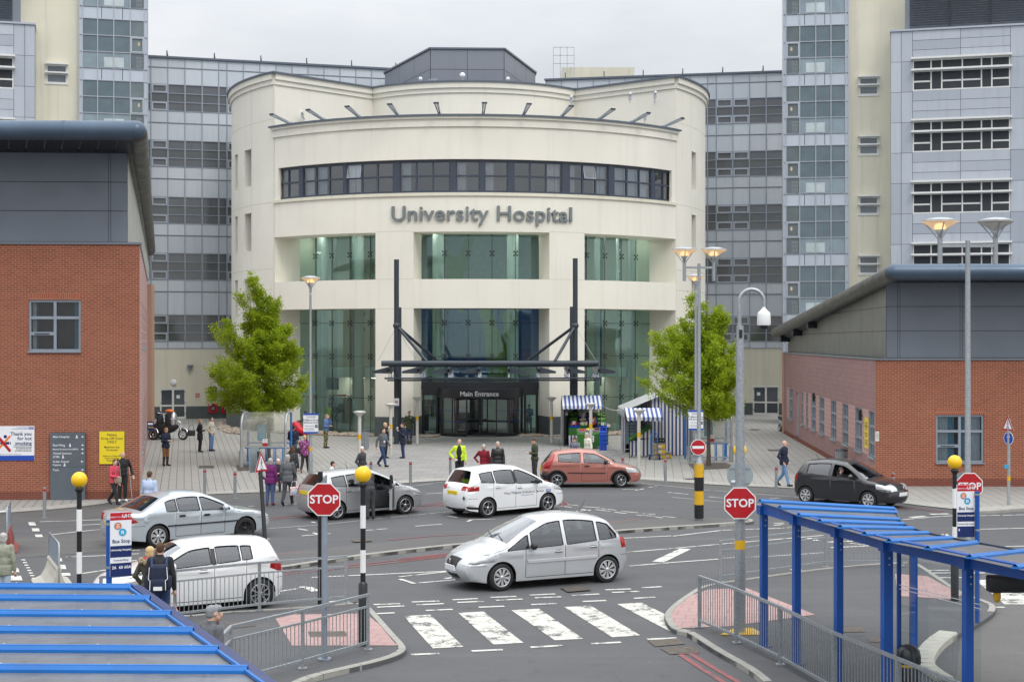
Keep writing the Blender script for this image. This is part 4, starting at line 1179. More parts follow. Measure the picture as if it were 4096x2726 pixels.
m=MB();m.cyl((-6.9,85.2,4.3),(4.9,85.8,4.3),.10,n=12,mat='steel_dark');m.build('rear_tube',can)
for p,qs in((tops[0],((1707,81),(1748,84.6))),(tops[2],((2218,81.2),(2112,84.8)))):
 a=p+Vector((0,0,6.55));m=MB()
 for px,d in qs:m.cyl(a,Vector(((px-CX)/F*d,d,zt3+.1)),.085,n=10,mat='steel_dark')
 m.ball(a,.2,'steel_dark',12);m.build('stay_strut',can)
 m=MB()
 for dx in(-1.0,1.15):m.cyl(a+Vector((0,0,-.05)),Vector((p.x+dx,p.y-.4,zt3+.1)),.012,n=6,mat='frame_silver')
 m.build('tie_rod',can)
for i in range(8):
 x=-6.7+i*1.63;m=MB()
 pts=[(80.2,.06),(81.2,.22),(82.6,.16),(84.4,.10),(86.4,.05)]
 for(y0,h0),(y1,h1)in zip(pts[:-1],pts[1:]):
  A=[Vector((x-.05,y0,4.12-h0)),Vector((x+.05,y0,4.12-h0)),Vector((x+.05,y0,4.12+h0)),Vector((x-.05,y0,4.12+h0))]
  B=[Vector((x-.05,y1,4.12-h1)),Vector((x+.05,y1,4.12-h1)),Vector((x+.05,y1,4.12+h1)),Vector((x-.05,y1,4.12+h1))]
  for k in range(4):m.quad(A[k],A[(k+1)%4],B[(k+1)%4],B[k],'steel_dark')
 for y in(80.6,82.2,84.0,86.0):m.cyl((x,y,3.75),(x,y,4.05),.03,n=6,mat='frame_silver');m.ball((x,y,3.74),.055,'frame_silver',8)
 s=-1 if i<4 else 1
 m.add([(x,80.9,4.3),(x+s*.95,80.9,4.05),(x+s*.95,80.9,3.93),(x,80.9,3.92),(x,81.0,4.3),(x+s*.95,81.0,4.05),(x+s*.95,81.0,3.93),(x,81.0,3.92)],[(0,1,2,3),(7,6,5,4),(0,4,5,1),(1,5,6,2),(2,6,7,3)],'steel_dark')
 m.build('bracket_arm',can)
m=MB()
for i in range(7):
 x0,x1=-6.85+i*1.66,-6.85+(i+1)*1.66-.03
 m.box(((x0+x1)/2,83.2,3.70),(x1-x0,6.6,.025),'glass_canopy')
m.build('glass_roof',can)
m=MB()
for y,z in((80.0,3.68),(81.8,3.52),(86.4,3.66)):m.cyl((-6.9,y,z),(4.85,y+.4,z),.045,n=8,mat='steel_dark')
m.build('roof_rail',can)
for p,lab in((tops[0],'small white no smoking plate on the left canopy mast'),(tops[2],'small white no smoking plate on the right canopy mast')):
 o=thing('no_smoking_sign',lab,'sign',p+Vector((0,-.17,2.32)),0,'no smoking plates on the canopy masts');M_=facing(WPOS[o.name],(1,0,0))
 m=MB();rect(m,M_,-.15,-.22,.15,.22,'white_board',0,.012);rect(m,M_,-.15,-.22,.15,-.19,'sign_blue',.003);m.build('plate',o)
 m=MB()
 for s in(-1,1):flat(m,M_,[(-.09,.02+s*.08),(-.07,.02+s*.10),(.09,.02-s*.06),(.07,.02-s*.08)],'sign_red',.004)
 rect(m,M_,-.07,.0,.07,.03,'ink',.003);rect(m,M_,-.10,-.13,.10,-.115,'ink',.003);rect(m,M_,-.08,-.155,.08,-.14,'ink',.003);m.build('symbol',o)
def p2(p):return(p[0],p[1])
def rowz(zt):return[zt,zt-.64,zt-1.29,zt-1.93]
FLOORS=[24.4,20.33,16.2,12.1,7.6]
def wing(label,P0,d,cols,skip,door_s,name='ward_wing'):
 d=Vector(d).normalized();inw=Vector((-d.y,d.x,0));f=line_map(P0,d,inw)
 o=thing(name,label,'building',f((cols[0]+cols[-1])/2,0))
 ztop=26.3;zbot=5.15
 zr=[zbot]
 for zf in reversed(FLOORS):zr+=[zf-1.93,zf]
 cl=MB();s0,s1=cols[0],cols[-1]
 fquad(cl,f,s0,s1,zbot,ztop,.06,'joint_dark')
 rows=[(25.62,ztop)]
 for i,zf in enumerate(FLOORS):
  up=FLOORS[i-1]-1.93 if i else 25.62
  if i==0:rows.append((zf,up))
  else:
   rows.append((up-.88,up));rows.append((zf,up-.88))
 rows.append((zbot,FLOORS[-1]-1.93))
 for a,b in zip(cols[:-1],cols[1:]):
  for z0,z1 in rows:fquad(cl,f,a+.035,b-.035,z0+.03,z1-.03,0,'clad_wing')
 for c in cols:fbox(cl,f,c-.03,c+.03,zbot,ztop,-.05,.06,'frame_grey')
 for z0,z1 in rows:
  for z in(z0,z1):fbox(cl,f,s0,s1,z-.025,z+.025,-.035,.05,'frame_grey')
 fbox(cl,f,s0-.1,s1+.1,ztop,ztop+.14,-.18,.6,'capping')
 cl.build('cladding',o)
 k=0
 for a,b in zip(cols[:-1],cols[1:]):
  k+=1
  for zf in FLOORS:
   w=MB();g=MB();zz=rowz(zf)
   for z in zz:fbox(w,f,a+.03,b-.03,z-.025,z+.025,-.03,.08,'frame_grey')
   for u in(a+.03,b-.05):fbox(w,f,u,u+.02,zz[3]-.025,zz[0]+.025,-.028,.078,'frame_grey')
   for(zu,zl)in zip(zz[:-1],zz[1:]):fquad(g,f,a+.035,b-.035,zl+.025,zu-.025,.045,'pane_wing')
   if(b-a)>.9 and(k%5)in(2,3):
    for(zu,zl)in(zz[0:2],zz[2:4]):
     for q in((a+.06,b-.06,zu-.11,zu-.03),(a+.06,b-.06,zl+.03,zl+.11),(a+.06,a+.15,zl+.11,zu-.11),(b-.15,b-.06,zl+.11,zu-.11)):
      fbox(w,f,q[0],q[1],q[2],q[3],-.06,.04,'frame_silver')
   if k%5 in(3,4)and zf!=24.4:
    pass
   wo=w.build('window',o);g.build('pane',wo)
 for i in range(6):
  m=MB();c=f(cols[0]+(cols[-1]-cols[0])*(i+.5)/6.0,ztop+.14,.1)
  m.bar(c,c+Vector((0,0,.45)),.07,.07,'frame_dark');m.bar(c+Vector((0,0,.42)),c+Vector((0,.3,.1)),.05,.05,'frame_dark');m.build('roof_anchor',o)
 gr=MB()
 panel_wall(gr,f,[s0,s1],[0,zbot],[(door_s[0],door_s[1],0,2.26,.16)],'cream_old',rev='cream_old')
 gr.build('ground_storey_wall',o)
 for u,v in((s0,door_s[0]-.02),(door_s[1]+.02,s1)):
  pm=MB();fbox(pm,f,u,v,0,.92,-.03,.05,'plinth');pm.build('plinth',o)
 dm=MB();gm=MB();a,b=door_s;c=(a+b)/2;D=.10
 for x in(a,b-.09,c-.075,c):fbox(dm,f,x,x+(.09 if x in(a,b-.09)else.075),.05,2.2,D-.05,D+.03,'frame_white')
 for z0,z1 in((.05,.17),(.92,1.04),(2.12,2.22)):
  for x0,x1 in((a+.09,c-.075),(c+.075,b-.09)):fbox(dm,f,x0,x1,z0,z1,D-.04,D+.03,'frame_white')
 for z0,z1 in((.17,.92),(1.04,2.12)):
  for x0,x1 in((a+.09,c-.075),(c+.075,b-.09)):fquad(gm,f,x0,x1,z0,z1,D,'pane_brick')
 fquad(gm,f,c+.25 if P0[0]<0 else a+.3,c+.5 if P0[0]<0 else a+.55,1.5,1.75,D-.01,'white_board')
 do=dm.build('double_door',o);gm.build('door_glass',do)
 for x in(a+.02,b-.06):
  for z in(.4,1.2,2.0):
   h=MB();fbox(h,f,x-.03,x+.07,z-.06,z+.06,D-.09,D-.05,'frame_silver');h.build('hinge',do)
 return o,f
LP0,LD=Vector((-24.8,108,0)),Vector((1,.294,0)).normalized()
lc=[s_at(p,LP0,LD)for p in(572,590.5,604,671.5,740,808.6,875,908)]
st_=lc[-2]-lc[-3]
lc+=[lc[-1]+st_*k for k in range(1,13)]
lwing,lf=wing('grey panelled wing rising behind the left side of the cream drum',LP0,LD,lc,None,(s_at(641,LP0,LD),s_at(743,LP0,LD)))
RP0,RDIR=Vector((19.7,115-1.2,0)),Vector((1,-.2,0)).normalized()
rc=[s_at(p,RP0,RDIR)for p in(2761,2830,2865,2931,2998,3065,3134)]
rc=[rc[0]-(rc[3]-rc[2])*k for k in range(9,0,-1)]+rc
rwing,rf=wing('grey panelled wing rising behind the right side of the cream drum',RP0,RDIR,rc,None,(s_at(3012,RP0,RDIR),s_at(3115,RP0,RDIR)))
m=MB();c0=Vector((4.2,118,26.2))
m.box(c0+Vector((2.7,2.5,.55)),(5.8,4,1.7),'cream_old');m.build('roof_tank_room',rwing)
m=MB()
for dx in(0,.55,1.1,1.65):m.bar(c0+Vector((dx-.9,0,0)),c0+Vector((dx-.9,0,2.9)),.045,.045,'frame_silver')
for z in(1.6,2.25,2.9):m.bar(c0+Vector((-.9,0,z)),c0+Vector((.75,0,z)),.045,.045,'frame_silver')
m.build('roof_ladder_cage',rwing)
def wall_thing(name,label,cat,f,px,py,P0,d,w,h,mat,depth=.05,extra=None):
 s=s_at(px,P0,d);q=f(s,0);z=ZZ(py,q.y);o=thing(name,label,cat,f(s,z,-depth/2))
 m=MB();fbox(m,f,s-w/2,s+w/2,z-h/2,z+h/2,-depth,.0,mat);m.build('panel',o)
 return o,s,z
o,s,z=wall_thing('meeting_point_sign','green RVP sign on the cream wall left of the trees','sign',lf,851,1566,LP0,LD,.62,.70,'sign_green',.05)
M_=facing(lf(s,z,-.056),LD)
m=MB();m.text('RVP',.24,'white_board',M_@Matrix.Translation((0,.16,0)),.002);m.text('E & F',.15,'white_board',M_@Matrix.Translation((0,-.07,0)),.002)
for sx in(-1,1):flat(m,M_,[(sx*.12,-.2),(sx*.2,-.26),(sx*.2,-.18)],'white_board',.002)
m.build('lettering',o)
o,s,z=wall_thing('fire_notice','small red notice with white lines right of the white double doors','sign',lf,790,1580,LP0,LD,.28,.30,'sign_red',.03)
m=MB();M_=facing(lf(s,z,-.034),LD)
for k in range(4):rect(m,M_,-.1+.01*(k%2),.08-k*.06,.1-.02*(k%2),.105-k*.06,'white_board')
m.build('lettering',o)
for px,lab in((852,'red fire hose cabinet on the cream wall, nearer the doors'),(902,'red fire hose cabinet on the cream wall, nearer the drum')):
 o,s,z=wall_thing('fire_cabinet',lab,'cabinet',lf,px,1631,LP0,LD,.68,.70,'sign_red',.14)
 o['group']='fire hose cabinets'
 m=MB();M_=facing(lf(s,z,-.145),LD);disc(m,M_@Matrix.Scale(1.1,4,(0,1,0)),.2,'plastic_black');rect(m,M_,-.27,.2,-.17,.3,'white_board',.002);m.text('FIRE\nHOSE',.11,'white_board',M_@Matrix.Translation((.0,.1,.004)),.001);m.build('window',o)
s=s_at(694,LP0,LD);z=ZZ(1528,108.5);o=thing('bulkhead_lamp','round white bulkhead lamp above the left white double doors','lamp',lf(s,z,-.1))
m=MB();m.ball(lf(s,z,-.05),.23,'white_board',14,(1,.5,1));m.build('globe',o);m=MB();fbox(m,lf,s-.1,s+.1,z-.1,z+.1,-.03,.02,'frame_grey');m.build('base',o)
for(f_,P_,D_,px,lab)in((lf,LP0,LD,760,'dark dish shaped uplighter on the cream wall above the left doors'),(rf,RP0,RDIR,2940,'dark dish shaped uplighter on the cream wall left of the right doors')):
 s=s_at(px,P_,D_);q=f_(s,0);z=ZZ(1462,q.y);o=thing('wall_uplighter',lab,'lamp',f_(s,z,-.2),0,'wall uplighters')
 m=MB();c=f_(s,z,-.3);m.lathe(c,[(.05,-.35),(.09,-.1),(.26,.02),(.28,.06),(.24,.06)],14,'frame_grey');m.build('dish',o);m=MB();m.bar(c+Vector((0,0,-.25)),f_(s,z-.25,0),.08,.1,'frame_grey');m.build('arm',o)
def stair_tower(o,P0,d,cols,z_sp,frost_cols,hi=36.5,lo=0.0,opencol=3):
 d=Vector(d).normalized();inw=Vector((-d.y,d.x,0));f=line_map(P0,d,inw)
 s0,s1=cols[0],cols[-1]
 m=MB();fquad(m,f,s0,s1,lo,hi,.1,'joint_dark')
 fbox(m,f,s0,s1,hi,hi+.2,-.1,6,'capping')
 for s in(s0,s1):
  q=[f(s,lo,0),f(s,lo,7),f(s,hi,7),f(s,hi,0)]
  m.add(q if s==s0 else q[::-1],[(3,2,1,0)],'clad_spandrel')
 for c in cols:fbox(m,f,c-.03,c+.03,lo,hi,-.04,.1,'frame_silver')
 m.build('curtain_wall_frame',o)
 z=z_sp
 per=4.08
 lv=[]
 while z>lo-per:lv.append(z);z-=per
 z=z_sp+per
 while z<hi:lv.insert(0,z);z+=per
 for z in lv:
  sp=MB();
  for a,b in((s0,s0+(cols[-2]-cols[1])*.36),(s0+(cols[-2]-cols[1])*.36,s0+(cols[-2]-cols[1])*.70),(s0+(cols[-2]-cols[1])*.70,s1)):
   if z+.8<hi:fquad(sp,f,a+.02,b-.02,max(lo,z)+.02,z+.78,.02,'clad_spandrel')
  for zz in(z,z+.8):fbox(sp,f,s0,s1,zz-.03,zz+.03,-.03,.06,'frame_silver')
  sp.build('spandrel',o)
  for r in range(3):
   zu,zl=z-1.095*r,z-1.095*(r+1)
   if zl<lo:continue
   wi=MB();gl=MB()
   fbox(wi,f,s0,s1,zl-.025,zl+.025,-.03,.06,'frame_silver')
   for i in range(1,len(cols)-2):
    a,b=cols[i]+.03,cols[i+1]-.03
    st=(i==opencol)
    mat='pane_stair'if st else('pane_frost'if r==2 else 'pane_teal')
    fquad(gl,f,a,b,zl+.03,zu-.03,.03,mat)
    if r==2 and not st and i in frost_cols:
     L=(i==frost_cols[0]);fquad(gl,f,a+(.38 if L else 0),b-(0 if L else.38),zl+.1,zu-.34,.02,'pane_bright')
    if st and r==1:
     for q in((a,b,zu-.12,zu-.03),(a,b,zl+.03,zl+.12),(a,a+.09,zl+.12,zu-.12),(b-.09,b,zl+.12,zu-.12)):fbox(wi,f,q[0],q[1],q[2],q[3],-.06,.02,'frame_silver')
    if st and r==2:
     for k in range(9):fbox(gl,f,a+.35,b-.08,zl+.1+k*.09,zl+.12+k*.09,.01,.025,'frame_silver')
    if st and r==1:gl.ball(f((a+b)/2+(.1 if opencol>1 else-.1),zl+.62,.02),.12,'room_light',10,(.7,.15,1.2))
   for e in(0,len(cols)-2):fquad(gl,f,cols[e]+.03,cols[e+1]-.03,zl+.03,zu-.03,.03,'clad_spandrel')
   wo=wi.build('window',o);gl.build('pane',wo)
 return f
def small_window(o,f,s0,s1,z0,z1):
 m=MB();g=MB();zm=(z0+z1)/2
 for q in((s0,s1,z0,z0+.1),(s0,s1,z1-.1,z1),(s0,s0+.1,z0+.1,z1-.1),(s1-.1,s1,z0+.1,z1-.1),(s0+.1,s1-.1,zm-.06,zm+.06)):fbox(m,f,q[0],q[1],q[2],q[3],.02,.12,'frame_white')
 for zz in(zm+.02,z1-.02):fbox(m,f,s0-.05,s1+.05,zz,zz+.09,-.35,.02,'frame_white')
 fbox(m,f,s0-.05,s1+.05,z0-.07,z0,-.06,.05,'frame_white')
 for a,b in((z0+.1,zm-.06),(zm+.06,z1-.1)):fquad(g,f,s0+.1,s1-.1,a,b,.08,'pane_ward')
 w=m.build('window',o);g.build('pane',w)
def ward_front(o,P0,d,s0,s1,ztop,wins,hi,seam,mirrored=False):
 """silver panelled ward front with wide sun shaded windows and a louvred plant storey above"""
 d=Vector(d).normalized();inw=Vector((-d.y,d.x,0));f=line_map(P0,d,inw)
 m=MB();fquad(m,f,s0,s1,0,ztop,.05,'joint_dark')
 for s in(s0,s1):
  q=[f(s,0,0),f(s,0,4),f(s,ztop,4),f(s,ztop,0)]
  m.add(q if s==s0 else q[::-1],[(3,2,1,0)],'clad_silver')
 wz=wins['z'];ws=wins['s']
 edges=sorted(seam)
 cuts=[ztop]
 for z0,z1 in wz:cuts+=[z1,z0]
 cuts.append(0)
 for a,b in zip(edges[:-1],edges[1:]):
  inside=ws[0]-.01<=a and b<=ws[1]+.01
  z=ztop
  if inside:
   for z0,z1 in wz+[(0,0)]:
    n=max(1,round((z-z1)/.72))
    for k in range(n):
     if z-z1>.05:fquad(m,f,a+.012,b-.012,z-(z-z1)*(k+1)/n+.012,z-(z-z1)*k/n-.012,0,'clad_silver')
    z=z0
  else:
   for k in range(14):
    zz0,zz1=ztop-2.0*(k+1),ztop-2.0*k
    if zz1>0:fquad(m,f,a+.012,b-.012,max(0,zz0)+.012,zz1-.012,0,'clad_silver')
 fbox(m,f,s0-.05,s1+.05,ztop,ztop+.12,-.12,3.0,'clad_silver')
 m.build('ward_cladding',o)
 for z0,z1 in wz:
  w=MB();g=MB();L=ws[1]-ws[0]
  cs=[0,.185,.295,.505,.70,.805,1.0]
  cs=[ws[0]+L*c for c in cs]
  h=z1-z0
  for z,t in((z0,.09),(z1-.09,.09),(z0+h*.60,.08)):fbox(w,f,cs[0],cs[-1],z,z+t,.03,.14,'frame_white')
  for i in range(6):
   a,b=cs[i],cs[i+1]
   fbox(w,f,a,a+.09,z0+.09,z1-.09,.028,.142,'frame_white')
   wide=i in(0,2,3,5)
   if wide:fbox(w,f,a+.09,b-.02,z0+h*.27,z0+h*.27+.11,.02,.13,'frame_white')
   fquad(g,f,a+.09,b,z0+.09,z0+h*.27,.1,'pane_ward')if wide else None
   fquad(g,f,a+.09,b,z0+(h*.27+.11 if wide else.09),z0+h*.60,.1,'pane_ward')
   fquad(g,f,a+.09,b,z0+h*.60+.08,z1-.09,.1,'pane_ward')
   if i in(2,3):fquad(g,f,(a+b)/2+(.1 if i==3 else-.35),(a+b)/2+.55 if i==3 else(a+b)/2+.1,z0+h*.30,z0+h*.6,.095,'curtain_blue')
  fbox(w,f,cs[-1]-.09,cs[-1],z0+.09,z1-.09,.029,.141,'frame_white')
  wo=w.build('ward_window',o);g.build('pane',wo)
  for zz in(z1-.02,z0+h*.62):
   b_=MB();fbox(b_,f,cs[0]-.08,cs[-1]+.08,zz,zz+.05,-.45,.02,'frame_white');fbox(b_,f,cs[0]-.08,cs[-1]+.08,zz+.052,zz+.12,-.45,-.38,'frame_white');b_.build('sun_shade',wo)
 pm=MB();a0=s0+(1.2 if not mirrored else 0);a1=s1-(1.4 if mirrored else 0)
 fquad(pm,f,s0+(.9 if not mirrored else 0),s1-(.9 if mirrored else 0),ztop+.1,hi,.75,'clad_dark')
 z=ztop+.3
 while z<hi-1.3:
  pm.add([f(a0,z,.74),f(a1,z,.74),f(a1,z+.12,.62),f(a0,z+.12,.62)],[(0,1,2,3),(3,2,1,0)],'louvre');z+=.16
 for k in range(1,4):fbox(pm,f,a0+(a1-a0)*k/4-.02,a0+(a1-a0)*k/4+.02,ztop+.2,hi-1.2,.58,.7,'joint_dark')
 pm.build('louvred_plant_storey',o)
 return f
rb=thing('ward_block','tall ward block right with glazed stair tower, cream wall and silver panels','building',(28,102,0))
RT0,RTD=PT(3260,1363,100.6),Vector((1,-.17,0)).normalized();RT0 .z=0
cols=[s_at(p,RT0,RTD)for p in(3133,3144,3199,3263,3324,3382,3394)]
rtf=stair_tower(rb,RT0,RTD,cols,27.15,(2,3),opencol=1)
m=MB();ci=[s_at(p,RT0,RTD)for p in(3394,3700)]
fR=lambda s,z,dep=0:rtf(s,z,dep+.6)
hz=[(23.62-4.05*k-1.22,23.62-4.05*k)for k in range(5)]
ws_=(s_at(3438,RT0,RTD),s_at(3517,RT0,RTD))
panel_wall(m,fR,ci,[0,37],[(ws_[0],ws_[1],a,b,.14)for a,b in hz],'cream_old');m.build('rendered_wall',rb)
for a,b in hz:small_window(rb,fR,ws_[0],ws_[1],a,b)
WP0,WD=PT(3700,1363,97.0),Vector((1,-.27,0)).normalized();WP0 .z=0
sx=lambda p:s_at(p,WP0,WD)
ward_front(rb,WP0,WD,sx(3563),sx(4300),26.05,dict(z=[(24.15-4.03*k-2.05,24.15-4.03*k)for k in range(5)],s=(sx(3650),sx(4042))),31.6,[sx(p)for p in(3563,3605,3650,3842,4042,4160,4300)])
lb=thing('ward_block','tall ward block left with glazed stair tower, cream wall and silver panels','building',(-30,100,0))
LT0,LTD=PT(450,1363,98.5),Vector((1,.27,0)).normalized();LT0 .z=0
cols=[s_at(p,LT0,LTD)for p in(317,330,390.5,455,521,577,591)]
ltf=stair_tower(lb,LT0,LTD,cols,27.1,(2,3),opencol=4)
m=MB();fL=lambda s,z,dep=0:ltf(s,z,dep+.5)
ws_=(s_at(183,LT0,LTD),s_at(268,LT0,LTD));hz=[(24.0-4.08*k-1.25,24.0-4.08*k)for k in range(5)]
panel_wall(m,fL,[s_at(60,LT0,LTD),s_at(318,LT0,LTD)],[0,37],[(ws_[0],ws_[1],a,b,.14)for a,b in hz],'cream_old');m.build('rendered_wall',lb)
for a,b in hz:small_window(lb,fL,ws_[0],ws_[1],a,b)
WP0,WD=PT(60,1363,95.5),Vector((1,.30,0)).normalized();WP0 .z=0
sx2=lambda p:s_at(p,WP0,WD)
ward_front(lb,WP0,WD,sx2(-500),sx2(140),26.15,dict(z=[(24.0-4.06*k-2.05,24.0-4.06*k)for k in range(5)],s=(sx2(-330),sx2(55))),31.6,[sx2(p)for p in(-500,-330,-140,55,99,140)],True)
def brick_window(o,f,s0,s1,z0,z1,D=.14,mat='frame_grey'):
 """2 x 2 casement with a horizontal hung vent in the left light, curtains behind"""
 m=MB();g=MB();c=MB();sm=s0+(s1-s0)*.50;zt=z0+(z1-z0)*.655;zm=z0+(z1-z0)*.345
 e=.075
 for q in((s0,s1,z0,z0+e),(s0,s1,z1-e,z1),(s0,s0+e,z0+e,z1-e),(s1-e,s1,z0+e,z1-e)):fbox(m,f,*q,D-.08,D+.04,mat)
 fbox(m,f,sm-.05,sm+.05,z0+e,z1-e,D-.078,D+.038,mat)
 for a,b in((s0+e,sm-.05),(sm+.05,s1-e)):fbox(m,f,a,b,zt-.05,zt+.05,D-.075,D+.035,mat)
 fbox(m,f,s0+e,sm-.05,zm-.06,zm+.06,D-.074,D+.034,mat)
 fbox(m,f,s0-.02,s1+.02,z0-.05,z0,D-.22,D+.04,mat)
 fbox(m,f,s0+.2,sm-.2,zm-.02,zm+.01,D-.11,D-.08,'frame_dark')
 for a,b,u,v in((s0+e,sm-.05,z0+e,zm-.06),(s0+e,sm-.05,zm+.06,zt-.05),(s0+e,sm-.05,zt+.05,z1-e),(sm+.05,s1-e,z0+e,zt-.05),(sm+.05,s1-e,zt+.05,z1-e)):
  fquad(g,f,a,b,u,v,D,'glass_window')
 w=m.build('window',o);g.build('pane',w)
 return w
def side_lights(o,f,s0,s1,z0,z1,mat='frame_grey'):
 m=MB();g=MB();D=.10;e=.06;sm=(s0+s1)/2
 for q in((s0,s1,z0,z0+e),(s0,s1,z1-e,z1),(s0,s0+e,z0+e,z1-e),(s1-e,s1,z0+e,z1-e)):fbox(m,f,*q,D-.07,D+.03,mat)
 for z in(z0+(z1-z0)*.30,z0+(z1-z0)*.66):fbox(m,f,s0+e,s1-e,z-.05,z+.05,D-.068,D+.028,mat)
 fbox(m,f,sm-.03,sm+.03,z0+e,z1-e,D-.066,D+.026,mat)
 for a,b in((s0+e,sm-.03),(sm+.03,s1-e)):
  zs=[z0+e,z0+(z1-z0)*.30,z0+(z1-z0)*.66,z1-e]
  for u,v in zip(zs[:-1],zs[1:]):fquad(g,f,a,b,u+.05,v-.05,D,'pane_stair')
 fbox(m,f,s0-.04,s1+.04,z0-.08,z0,-.06,D+.03,'sign_back')
 w=m.build('side_window',o);g.build('pane',w)
def room_behind(o,f,s0,s1,z0,z1,cur):
 m=MB();D=.5
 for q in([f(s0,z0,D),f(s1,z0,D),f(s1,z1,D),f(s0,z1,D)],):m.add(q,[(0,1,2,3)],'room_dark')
 for s in(s0,s1):m.add([f(s,z0,.19),f(s,z0,D),f(s,z1,D),f(s,z1,.19)],[(0,1,2,3)],'room')
 m.add([f(s0,z0,.19),f(s1,z0,.19),f(s1,z0,D),f(s0,z0,D)],[(0,1,2,3)],'room');m.add([f(s0,z1,.19),f(s1,z1,.19),f(s1,z1,D),f(s0,z1,D)],[(0,1,2,3)],'room')
 m.build('room_recess',o)
 for(a,b,mat)in cur:
  c=MB();n=max(4,int((b-a)/.05))
  for k in range(n):
   u,v=a+(b-a)*k/n,a+(b-a)*(k+1)/n
   c.add([f(u,z0+.03,.27+.035*(k%2)),f(v,z0+.03,.27+.035*((k+1)%2)),f(v,z1,.27+.035*((k+1)%2)),f(u,z1,.27+.035*(k%2))],[(0,1,2,3)],mat)
  c.build('curtain',o)
def soldier(mb,f,s0,s1,z):fquad(mb,f,s0-.02,s1+.02,z+.01,z+.235,-.004,'brick_soldier')
def eaves(o,pts,r,mats,joint=2.4):
 """rolled tube along the roof edge, with joint bands"""
 for(a,b,mat)in pts:
  a,b=Vector(a),Vector(b);m=MB();m.cyl(a,b,r,n=20,mat=mat)
  n=int((b-a).length/joint)
  for k in range(1,n+1):
   c=a.lerp(b,k/(n+.5));t=(b-a).normalized()*.05;m.cyl(c-t,c+t,r+.012,n=20,mat=mat,caps=False)
  m.ball(a,r,mat,20);m.ball(b,r,mat,20);m.build('eaves_tube',o)
lbk=thing('brick_building','two storey red brick building with grey upper cladding at the left edge','building',(-15,55,0))
A0,Ad=Vector((-13.42,53.3,0)),Vector((-1,-.06,0)).normalized()
f0=line_map(A0,-Ad,Vector((-.06,1,0)))
lfm=lambda s,z,dep=0:f0(s,z,dep)
SA=lambda p:s_at(p,A0,-Ad)
w0,w1=SA(114),SA(323);wz0,wz1=ZZ(1404,53),ZZ(1199,53)
m=MB();panel_wall(m,lfm,[-18,0],[.30,9.17],[(w0,w1,wz0,wz1,.14)],'brick');fquad(m,lfm,-18,0,0,.30,-.002,'brick_dark');soldier(m,lfm,w0,w1,wz1)
B0,Bd=A0 .copy(),Vector((-7.78,32.7,0)).normalized();fs0=line_map(B0,Bd,Vector((-1,-.23,0)))
fs=lambda s,z,dep=0:fs0(s,z,dep)
sideW=[(6+3.2*k,7.1+3.2*k)for k in range(8)]
holesS=[(a,b,z0,z1,.12)for a,b in sideW for z0,z1 in((1.2,3.0),(5.4,7.3))]
mo=m.build('brick_wall',lbk)
m=MB();panel_wall(m,fs,[0,34],[0,9.17],holesS,'smooth_block',rev='smooth_block');m.build('side_wall',lbk)
for a,b in sideW:
 for z0,z1 in((1.2,3.0),(5.4,7.3)):side_lights(lbk,fs,a,b,z0,z1)
m=MB();e=fs(34,0);m.box(e+Vector((.0,.3,4.5)),(.5,.7,9.0),'brick');m.build('end_pier',lbk)
brick_window(lbk,lfm,w0,w1,wz0,wz1);L=w1-w0
room_behind(lbk,lfm,w0,w1,wz0,wz1,[(w0+.08,w0+.22,'curtain_white'),(w1-.28,w1-.18,'curtain_blue'),(w1-.17,w1-.08,'curtain_white'),(w0+.24,w0+.28,'curtain_blue')])
m=MB();fbox(m,lfm,-18,.05,9.17,9.25,-.06,.25,'clad_dark');fbox(m,fs,.0,34,9.17,9.25,-.04,.2,'clad_dark')
zc=[9.26,10.38,11.42,12.5];sj=[-18,SA(432),SA(441),SA(493)]
for z0,z1 in zip(zc[:-1],zc[1:]):
 for a,b in zip([-18,SA(-220),SA(432),SA(441)],[SA(-220),SA(432),SA(441),SA(508)]):fquad(m,lfm,a+.008,b-.008,z0+.012,z1-.012,.10,'clad_dark')
fquad(m,lfm,-18,SA(508),9.25,12.6,.125,'joint_dark')
g0=lfm(SA(508),0,.1);gd=Vector((-7.3,33,0)).normalized();fg=line_map(g0,gd,Vector((-1,-.22,0)))
for k in range(28):
 a,b=k*1.2,(k+1)*1.2;zt_=lambda s:12.55-s*.075
 m.add([fg(a+.01,9.26,0),fg(b-.01,9.26,0),fg(b-.01,zt_(b),0),fg(a+.01,zt_(a),0)],[(0,1,2,3)],'clad_light')
m.build('upper_cladding',lbk)
cor_=PT(545,522,50.5);rt=.335
farp=PT(598,1000,86.0)
eaves(lbk,[(cor_,(cor_.x-16,cor_.y-.4,cor_.z),'tube_roof'),(cor_+Vector((.02,.1,-.08)),farp,'tube_side')],rt,None,2.5)
m=MB();a=lfm(SA(508),12.5,.1);zs=cor_.z-.28
for k in range(26):
 x0=cor_.x-.62*k;x1=x0-.60
 wa=lambda x:(x,53.3+(x+13.4)*.06+.1,12.46)
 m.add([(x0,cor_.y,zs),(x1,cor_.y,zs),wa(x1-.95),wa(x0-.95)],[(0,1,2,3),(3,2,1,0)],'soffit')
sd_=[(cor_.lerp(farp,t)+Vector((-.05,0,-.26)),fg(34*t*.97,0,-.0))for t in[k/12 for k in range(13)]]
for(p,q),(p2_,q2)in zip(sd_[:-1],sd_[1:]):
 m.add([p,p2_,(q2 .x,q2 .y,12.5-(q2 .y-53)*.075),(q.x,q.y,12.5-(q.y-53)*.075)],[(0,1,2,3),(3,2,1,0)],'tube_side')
m.build('soffit',lbk)
m=MB();m.add([cor_+Vector((0,0,.2)),farp+Vector((0,0,.2)),farp+Vector((-20,-2,.3)),cor_+Vector((-20,0,.25))],[(0,1,2,3)],'tube_roof');m.build('roof',lbk)
